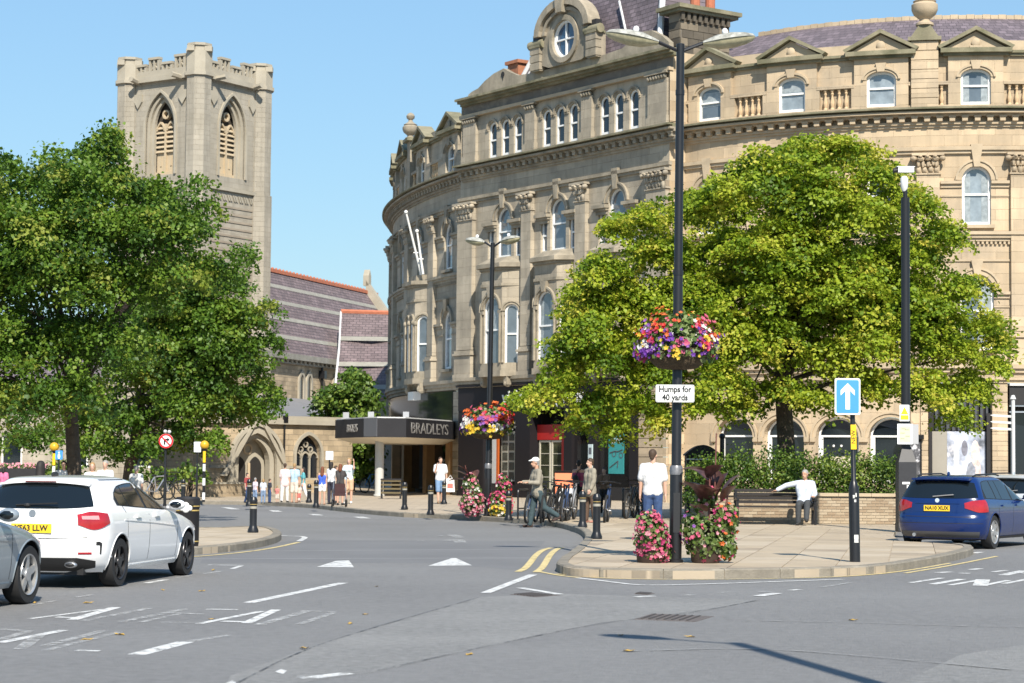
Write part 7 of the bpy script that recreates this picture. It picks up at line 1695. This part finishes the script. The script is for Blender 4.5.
def person(label,loc,rz,H=1.75,top=('white',(.78,.78,.78)),bottom=('jeans',(.03,.06,.16)),sleeve=.35,leg=1.0,hair='dark',hairlen=0,shoe=('dark shoe',(.03,.03,.03)),
           legs=((0,0),(0,0)),arms=((0,.12,.15),(0,.12,.15)),female=False,fine=False,skirt=0,lean=0,sit=None,cap=None,sk=None,topless_back=False,headyaw=0,headpitch=0,fit=1.0,name='person',long=0):
    """facing local -y. legs: (thigh swing forward, knee bend); arms: (swing forward, spread, elbow bend) for (right, left)"""
    t=thing(name,label,'person',loc,rz); S=H/1.75; sk=sk or skin; vox=(.011 if fine else .019)
    F=Vector((0,-1,0)); U=Vector((0,0,1)); X=Vector((1,0,0))
    hipz=.93; sh=.185 if not female else .165; hw=.095
    def rot(v,a): # rotate downward vector forward (towards -y) by a
        return Vector((v.x,v.y*math.cos(a)+v.z*math.sin(a),v.z*math.cos(a)-v.y*math.sin(a)))
    ln=lean; spine=lambda d: Vector((0,-math.sin(ln)*d,math.cos(ln)*d))
    hip=Vector((0,0,hipz)); 
    if sit is not None: hip=Vector((0,0,sit+.10))
    waist=hip+spine(.16); chest=hip+spine(.36); neck=hip+spine(.56); headc=neck+spine(.165)+Vector((0,-.015-.08*math.sin(headpitch),0))
    J={}
    for i,s in ((0,-1),(1,1)):
        h=hip+X*s*hw; a,k=legs[i]; kn=h+rot(Vector((s*.01,0,-.43)),a); an=kn+rot(Vector((0,0,-.42)),a-k); J['h',i],J['k',i],J['a',i]=h,kn,an
        fa=max(a-k,-1.2)*.6; J['t',i]=an+Vector((s*.02,-.155*math.cos(fa),-.045+.12*math.sin(fa)*(1 if fa<0 else .6))); J['he',i]=an+Vector((0,.045,-.045))
        p=neck+X*s*sh-spine(.055); sw,sp,el=arms[i]; d=rot(Vector((s*math.sin(sp),0,-math.cos(sp))),sw); e=p+d*.285; d2=rot(Vector((s*math.sin(sp)*.5-s*.25*math.sin(min(el,1.6))*.9,0,-math.cos(sp))),sw+el).normalized(); w=e+d2*.25; J['s',i],J['e',i],J['w',i],J['d',i]=p,e,w,d2
    low=min(J['a',0].z,J['a',1].z)
    dz=.075-low
    def sc(v): return (v+Vector((0,0,dz)))*S
    def cap_(b,p,q,r0,r1,n=10): capsule(b,sc(p),sc(q),r0*S,r1*S,n)
    fw=.92 if female else 1.0
    def torso(b,g=0,z0=0,z1=1):
        for x in (-.07,.07): cap_(b,hip+X*x+U*.02,waist+X*x*.85,.105+g,.092*fw+g); cap_(b,waist+X*x*.85,chest+X*x*1.35,.092*fw+g,.112*fw+g); cap_(b,chest+X*x*1.35,neck-spine(.07 if g==0 or sleeve>0 else .15)+X*x*1.3,.108*fw+g,.07+g)
        for s in (-1,1):
            if g==0 or sleeve>0: cap_(b,neck-spine(.05)+X*s*.05,neck-spine(.065)+X*s*(sh-.02),.06+g,.058+g)
        if female: 
            for x in (-.075,.075): cap_(b,chest+X*x+F*.06,chest+X*x+F*.075+U*.01,.065+g,.06+g)
    b=MB(); torso(b)
    cap_(b,neck-spine(.03),neck+spine(.09),.055*fw,.052*fw)
    hr=headc
    hy=Matrix.Rotation(headyaw,3,'Z')
    def HP(x,y,z): return hr+hy@Vector((x,y,z))
    m=MB()
    for (x,y,z,rx,ry,rz_) in ((0,.012,.03,.074,.094,.088),(0,-.02,-.045,.056,.068,.068),(0,-.04,-.085,.036,.036,.03)): 
        c=sc(HP(x,y,z)); mm=MB(); mm.ball((0,0,0),(rx*S,ry*S,rz_*S),14,10); b.add([Matrix.Translation(c)@(hy.to_4x4()@v) for v in mm.v],mm.f)
    cap_(b,HP(0,-.083,.005),HP(0,-.103,-.03),.010,.014,8)                        # nose
    for s in (-1,1): cap_(b,HP(s*.074,.0,.012),HP(s*.08,.008,-.02),.012,.010,8); cap_(b,HP(s*.03,-.076,.028),HP(s*.02,-.08,.026),.010,.009,6)
    cap_(b,HP(-.022,-.078,-.055),HP(.022,-.078,-.055),.009,.009,6)
    for i,s in ((0,-1),(1,1)):
        cap_(b,J['h',i],J['k',i],.085*fw,.056); cap_(b,J['k',i],J['k',i].lerp(J['a',i],.35),.053,.055); cap_(b,J['k',i].lerp(J['a',i],.35),J['a',i],.055,.036); cap_(b,J['he',i]+U*.01,J['t',i]+U*.008,.035,.026)
        cap_(b,J['s',i],J['e',i],.05*fw,.040*fw); cap_(b,J['e',i],J['w',i],.040*fw,.028*fw)
        w,d=J['w',i],J['d',i]; sd=X if abs(d.x)<.8 else F; sd=(sd-d*sd.dot(d)).normalized(); pn=d.cross(sd)
        if pn.y>0: pn=-pn
        if abs(d.z)>.7: sd,pn=(F-d*F.dot(d)).normalized(),(-s*X-d*(-s*X).dot(d)).normalized()
        cap_(b,w+d*.02-sd*.02,w+d*.075-sd*.024,.022,.020,8); cap_(b,w+d*.02+sd*.02,w+d*.075+sd*.024,.022,.020,8)
        for q,(o,L) in enumerate(((-.034,.06),(-.012,.075),(.012,.08),(.034,.07))):
            r=.0085 if fine else .011; p0=w+d*.085+sd*o; p1=p0+d*L*.5+pn*.008; p2=p1+d*L*.4+pn*.025; cap_(b,p0,p1,r,r*.95,6); cap_(b,p1,p2,r*.95,r*.85,6)
        p0=w+d*.03+sd*.04; p1=p0+d*.035+sd*.022+pn*.015; cap_(b,p0,p1,.012,.011,6); cap_(b,p1,p1+d*.03+pn*.01,.011,.009,6)
    fuse(b,'body',sk,t,vox*S,2)
    # eyes, brows
    if fine:
        e=MB()
        for s in (-1,1): e.ball(sc(HP(s*.029,-.079,.015)),(.009*S,.006*S,.005*S),8,5)
        e.build('eyes',mat('eye dark',(.03,.025,.02),.3),t)
    # top
    g=.018*fit; b=MB(); torso(b,g)
    for i in (0,1):
        if sleeve>0:
            if sleeve<=.5: cap_(b,J['s',i],J['s',i].lerp(J['e',i],sleeve*2*.9),.062*fw+g*.6,.060*fw+g*.8)
            else: cap_(b,J['s',i],J['e',i],.062*fw+g*.5,.052*fw+g*.6); cap_(b,J['e',i],J['e',i].lerp(J['w',i],(sleeve-.5)*2*.95),.052*fw+g*.6,.040+g*.6)
    if long: cap_(b,hip-U*.02-X*.06,hip-U*long-X*.06,.12+g,.115+g); cap_(b,hip-U*.02+X*.06,hip-U*long+X*.06,.12+g,.115+g)
    zc=[v for v in b.v]
    fuse(b,'shirt' if top[0]!='jacket' else 'jacket',cloth(*top),t,vox*1.25*S,4)
    if sleeve>0:
        pass
    # bottom
    b=MB(); g2=.016
    for x in (-.06,.06): cap_(b,hip+X*x-U*.03,hip+X*x*.9+spine(.075),.112*(1.04 if female else 1)+.006,.105+.006)
    if skirt:
        for i in (0,1): cap_(b,hip+X*(i*2-1)*.055,J['h',i].lerp(J['k',i],skirt),.118,.12)
        cap_(b,hip,hip-U*skirt*.4,.12,.13)
    else:
        for i in (0,1):
            if leg>.55: cap_(b,J['h',i],J['k',i],.092+g2,.066+g2*.9); cap_(b,J['k',i],J['k',i].lerp(J['a',i],.4),.064+g2,.064+g2); cap_(b,J['k',i].lerp(J['a',i],.4),J['k',i].lerp(J['a',i],min(1.0,(leg-.5)*2)-.03),.062+g2,.052+g2)
            else: cap_(b,J['h',i],J['h',i].lerp(J['k',i],leg*2),.092+g2,.078+g2)
    fuse(b,'trousers' if leg>.55 and not skirt else ('skirt' if skirt else 'shorts'),cloth(*bottom),t,vox*1.25*S,4)
    # shoes
    for i in (0,1):
        b=MB(); cap_(b,J['he',i]+U*.0,J['t',i]-U*.0,.042,.036,10); cap_(b,J['he',i]+U*.02,J['a',i]-U*.0,.045,.042,10); fuse(b,'shoe',cloth(*shoe),t,vox*S,2)
    # hair
    b=MB(); mm=MB(); mm.ball((0,0,0),(.081*S,.098*S,.086*S),14,10); c=sc(HP(0,.022,.045)); b.add([Matrix.Translation(c)@(hy.to_4x4()@v) for v in mm.v],mm.f)
    if hairlen: cap_(b,HP(0,.06,.02),HP(0,.075,-.08-hairlen*.12),.075,.06+.02*hairlen); cap_(b,HP(-.05,.04,.0),HP(-.055,.05,-.06-hairlen*.12),.045,.04); cap_(b,HP(.05,.04,.0),HP(.055,.05,-.06-hairlen*.12),.045,.04)
    else: cap_(b,HP(0,.055,.01),HP(0,.065,-.035),.068,.05)
    fuse(b,'hair',hairm[hair],t,vox*S,2)
    if cap:
        b=MB(); mm=MB(); mm.ball((0,0,0),(.088*S,.106*S,.07*S),16,10); c=sc(HP(0,.015,.085)); b.add([Matrix.Translation(c)@(hy.to_4x4()@v) for v in mm.v],mm.f); cap_(b,HP(-.04,-.09,.07),HP(-.03,-.15,.055),.02,.015); cap_(b,HP(.04,-.09,.07),HP(.03,-.15,.055),.02,.015); cap_(b,HP(0,-.09,.072),HP(0,-.165,.055),.02,.015); fuse(b,'cap',cloth(*cap),t,vox*S,2)
    return t,(lambda k: sc(J[k])),S,sc,hip,neck
W_=('white shirt',(.64,.64,.65)); JN=('blue jeans',(.035,.07,.17)); BK=('black cloth',(.015,.015,.017))
def at(px,py,z=KH): return tuple(G(px,py,z))
def hgt(px,ptop,p): return D(px,ptop,p[1]).z-p[2]
# man walking with white cap
p=at(537,527.5,.0); person('man walking left in white cap, grey checked jacket and faded teal trousers',p,rad(-70),hgt(535,458.5,p),('jacket',(.29,.26,.205)),('faded teal trousers',(.045,.075,.085)),.98,1.0,'grey',0,('brown shoe',(.05,.03,.025)),legs=((.20,.02),(-.36,.70)),arms=((.25,.1,1.35),(.15,.12,1.45)),fine=True,cap=('white cap',(.8,.8,.78)),fit=1.25,lean=.04,headpitch=.3,long=.05,sk=skin2)
# woman in maroon top
p=at(578.5,515); person('woman in maroon strappy top and dark trousers, seen from behind',p,rad(175),hgt(578,461,p),('maroon top',(.34,.06,.13)),BK,0,1.0,'dark',0,('tan boot',(.25,.10,.05)),arms=((.5,.15,1.2),(.5,.2,1.3)),female=True,fine=True,sk=mat('warm skin',(.60,.34,.24),.5))
bt=thing('shoulder_bag','small black bag hanging behind the woman in maroon top','bag',(p[0]-.1,p[1]-.16,p[2])); b=MB(); h_=hgt(578,461,p)/1.75; capsule(b,(0,0,1.2*h_),(.03,-.02,1.03*h_),.09,.1); b.build('bag_body',blackm,bt,smooth=True); b=MB(); b.tube([(0,0,1.25*h_),(.07,.04,1.42*h_),(.16,.12,1.5*h_)],.012,6); b.build('strap',blackm,bt)
# man in grey jacket
p=at(590,522.5); person('man in light grey jacket and brown trousers standing behind the bollards',p,rad(-62),hgt(588,459,p),('jacket',(.33,.32,.28)),('brown trousers',(.10,.06,.04)),.98,1.0,'brown',0,('pinkish shoe',(.35,.16,.12)),legs=((.08,.0),(-.08,.05)),arms=((.05,.1,.2),(.05,.1,.35)),fine=True,fit=1.6,headyaw=rad(-8),long=.1)
# man in white shirt, back view
p=at(652.5,541); person('man seen from behind in white short-sleeved shirt and blue jeans by the pink petunias',p,rad(172),hgt(655,450.5,p),W_,JN,.42,1.0,'brown',0,arms=((.0,.16,.1),(.0,.16,.1)),fine=True,fit=1.5,headyaw=rad(-12))
# man on the bench
bpx=XZ(806,520,51)[0]; person('man in pale shirt sitting on the bench with one arm along its back',(bpx,51.25,KH),rad(-14),1.76,('pale blue white shirt',(.56,.61,.70)),('dark grey trousers',(.045,.05,.055)),.98,1.0,'grey',0,headpitch=.35,headyaw=rad(-15),legs=((1.5,1.45),(1.62,1.25)),arms=((-.05,1.35,.25),(.35,.25,1.0)),sit=.46,fine=True,fit=1.5,sk=skin2,lean=-.12)
# man phoning with bag
p=at(440,503.5); person('man in white shirt and blue shorts holding a phone to his ear',p,rad(20),hgt(440,457.5,p),W_,('blue shorts',(.16,.26,.42)),.42,.5,'brown',0,('tan shoe',(.3,.2,.12)),legs=((.15,.05),(-.15,.1)),arms=((.55,.25,2.2),(.0,.18,.1)),fit=1.8)
bt=thing('shopping_bag','white plastic shopping bag with red print held by the phoning man','bag',(p[0]+.36,p[1]-.05,p[2])); b=MB(); q=[(-.17,.42),(.17,.42),(.14,.9),(-.14,.9)]; b.wprism(q,-.06,.06); b.build('bag_body',cloth('white plastic',(.78,.74,.72)),bt,fix=True); b=MB(); b.box((-.1,-.064,.55),(.1,-.06,.72)); b.build('print',mat('faded red print',(.5,.15,.12),.5),bt); b=MB(); b.tube([(-.08,0,.9),(0,0,1.02),(.08,0,.9)],.01,5); b.build('handle',white,bt)
# group of women by the far bollard
p=at(322,504.5); person('woman with auburn hair in bright blue top and white shorts, seen from behind',p,rad(170),hgt(322,467,p),('bright blue',(.05,.12,.55)),('white shorts',(.75,.75,.74)),0,.3,'red',1.6,('sandal',(.4,.25,.18)),female=True)
p=at(331,504.0); person('woman in white top and dark trousers between the blue-topped and black-clad women',p,rad(150),hgt(331,462.5,p),W_,('navy trousers',(.03,.03,.05)),.4,1.0,'dark',.5,female=True,arms=((.6,.3,1.2),(0,.15,.2)))
p=at(340,505.0); person('woman with dark red hair in black top pushing a pushchair, back turned',p,rad(165),hgt(340,464.5,p),('black lace',(.05,.045,.045)),BK,.4,1.0,'red',.6,female=True,arms=((.7,.15,.6),(.7,.15,.6)),skirt=.75)
pc=at(340,506.5); t=thing('pushchair','dark pushchair in front of the woman in black','pushchair',(pc[0],pc[1]-.3,pc[2])); 
for x in (-.22,.22):
    for y in (-.2,.25): b=MB(); b.tube([(x,y+.11*math.cos(PI*k/7),.12+.11*math.sin(PI*k/7)) for k in range(15)],.02,6,caps=False); b.build('wheel',tyre,t)
    b=MB(); b.bar((x,-.2,.12),(x*.9,.3,1.0),.014,6); b.bar((x,.25,.12),(x*.9,-.15,.6),.014,6); b.build('frame_tube',chrome,t)
b=MB(); b.box((-.2,-.1,.35),(.2,.22,.42)); b.box((-.17,.18,.42),(.17,.22,.75)); b.build('seat',cloth('dark red fabric',(.05,.02,.022)),t)
p=at(348.5,503.5); person('woman in pale top and peach skirt shading her eyes with a raised arm',p,rad(-10),hgt(348,458.5,p),('pale blue top',(.55,.66,.70)),('peach shorts',(.62,.40,.26)),.3,.42,'blond',.3,('white shoe',(.75,.74,.72)),female=True,arms=((.3,.3,.6),(1.3,.35,2.0)))
p=at(284.5,502.5); person('woman in pale pink blouse and white trousers walking away',p,rad(175),hgt(284,463.5,p),('pale pink blouse',(.72,.58,.56)),('white trousers',(.75,.74,.73)),.5,1.0,'brown',0,female=True,legs=((.12,.0),(-.12,.1)),long=.12)
p=at(294,502.5); person('man in pale blue shirt and light shorts walking beside the woman in pink',p,rad(165),hgt(294,463.8,p),('pale blue shirt',(.38,.52,.62)),('cream shorts',(.62,.55,.48)),.42,.5,'blond',0,('sandal',(.4,.25,.18)))
p=at(269.5,503.0); person('child in dark top and jeans in front of the church door',p,rad(120),hgt(269.5,479,p),('dark navy top',(.03,.035,.05)),JN,.5,1.0,'brown',0)
p=at(277,503.0); person('child in red and white top beside the woman in pink',p,rad(160),hgt(277,486,p),('red patterned top',(.55,.2,.18)),('cream shorts',(.62,.55,.48)),.4,.5,'blond',0)
p=at(299,502.5); person('child in red and cream clothes beside the man in pale blue',p,rad(200),hgt(299,485,p),('cream top',(.65,.5,.42)),('red shorts',(.5,.16,.14)),.4,.5,'blond',0)
p=at(255,503.5); person('woman in pale lilac top by the church door with red bag',p,rad(140),hgt(255,478,p),('pale lilac top',(.60,.52,.58)),('light jeans',(.2,.28,.42)),.4,1.0,'grey',0,female=True)
p=at(263,503.5); person('person in pale blue striped clothes between the church door and the child in dark top',p,rad(190),hgt(263,479,p),('pale striped top',(.52,.56,.62)),('light jeans',(.2,.28,.42)),.5,1.0,'blond',.2,female=True)
p=at(335.5,502.5); person('woman in cream dress standing between the pushchair and the woman in white top',p,rad(100),hgt(335,466,p),('cream dress',(.60,.55,.46)),('cream dress',(.60,.55,.46)),.3,.3,'brown',.5,female=True,skirt=.8)
p=at(247,503.0); person('man in dark red top at the left edge of the church door',p,rad(60),hgt(247,473,p),('dark red top',(.30,.05,.05)),JN,.4,1.0,'dark',0,legs=((.2,.0),(-.2,.15)))
p=at(303,501.5); person('woman in turquoise top walking left of the shrubs by the tracery window',p,rad(-80),hgt(303,467,p),('turquoise top',(.10,.36,.40)),('white trousers',(.62,.62,.61)),.4,1.0,'dark',.6,female=True,legs=((.25,.0),(-.25,.2)))
p=at(604,513); person('person in brown jacket standing by the bicycles under the teal banner',p,rad(-30),hgt(604,468,p),('brown jacket',(.20,.11,.06)),BK,.98,1.0,'brown',0,legs=((.05,.0),(-.05,.05)),arms=((.5,.1,.9),(.5,.1,.9)))
# people behind the white car
for px,pt,Y,lab,top,bot,hair,hl,fem,rz in ((4,467,66,'woman in pink top at the far left edge behind the cars',('pink top',(.62,.16,.30)),('grey skirt',(.12,.12,.14)),'dark',.4,True,2.9),(41,462,34,'woman with long dark hair seen just above the white car roof',('dark brown top',(.06,.035,.03)),BK,'dark',2.0,True,3.0),(64,461.5,50,'man in white shirt behind the white car beside the left tree trunk',W_,JN,'brown',0,False,.3),(92.5,463,46,'woman in white blouse and sunglasses behind the white car roof',('white blouse',(.78,.77,.76)),JN,'blond',.2,True,.1),(105.5,461,48,'man in white shirt with dark backpack straps behind the white car roof',W_,JN,'grey',0,False,-.2),(136.5,466,52,'bald man in white shirt behind the white car side windows',W_,JN,'grey',0,False,2.8),(191,470,80,'person in black clothes sitting by the crossing beacon',('black top',(.012,.012,.014)),BK,'dark',.2,False,1.2)):
    x,z=XZ(px,pt,Y); t_=person(lab,(x,Y,KH if Y>40 else .0),rz,z-(KH if Y>40 else 0),top,bot,.42,1.0,hair,hl,female=fem)
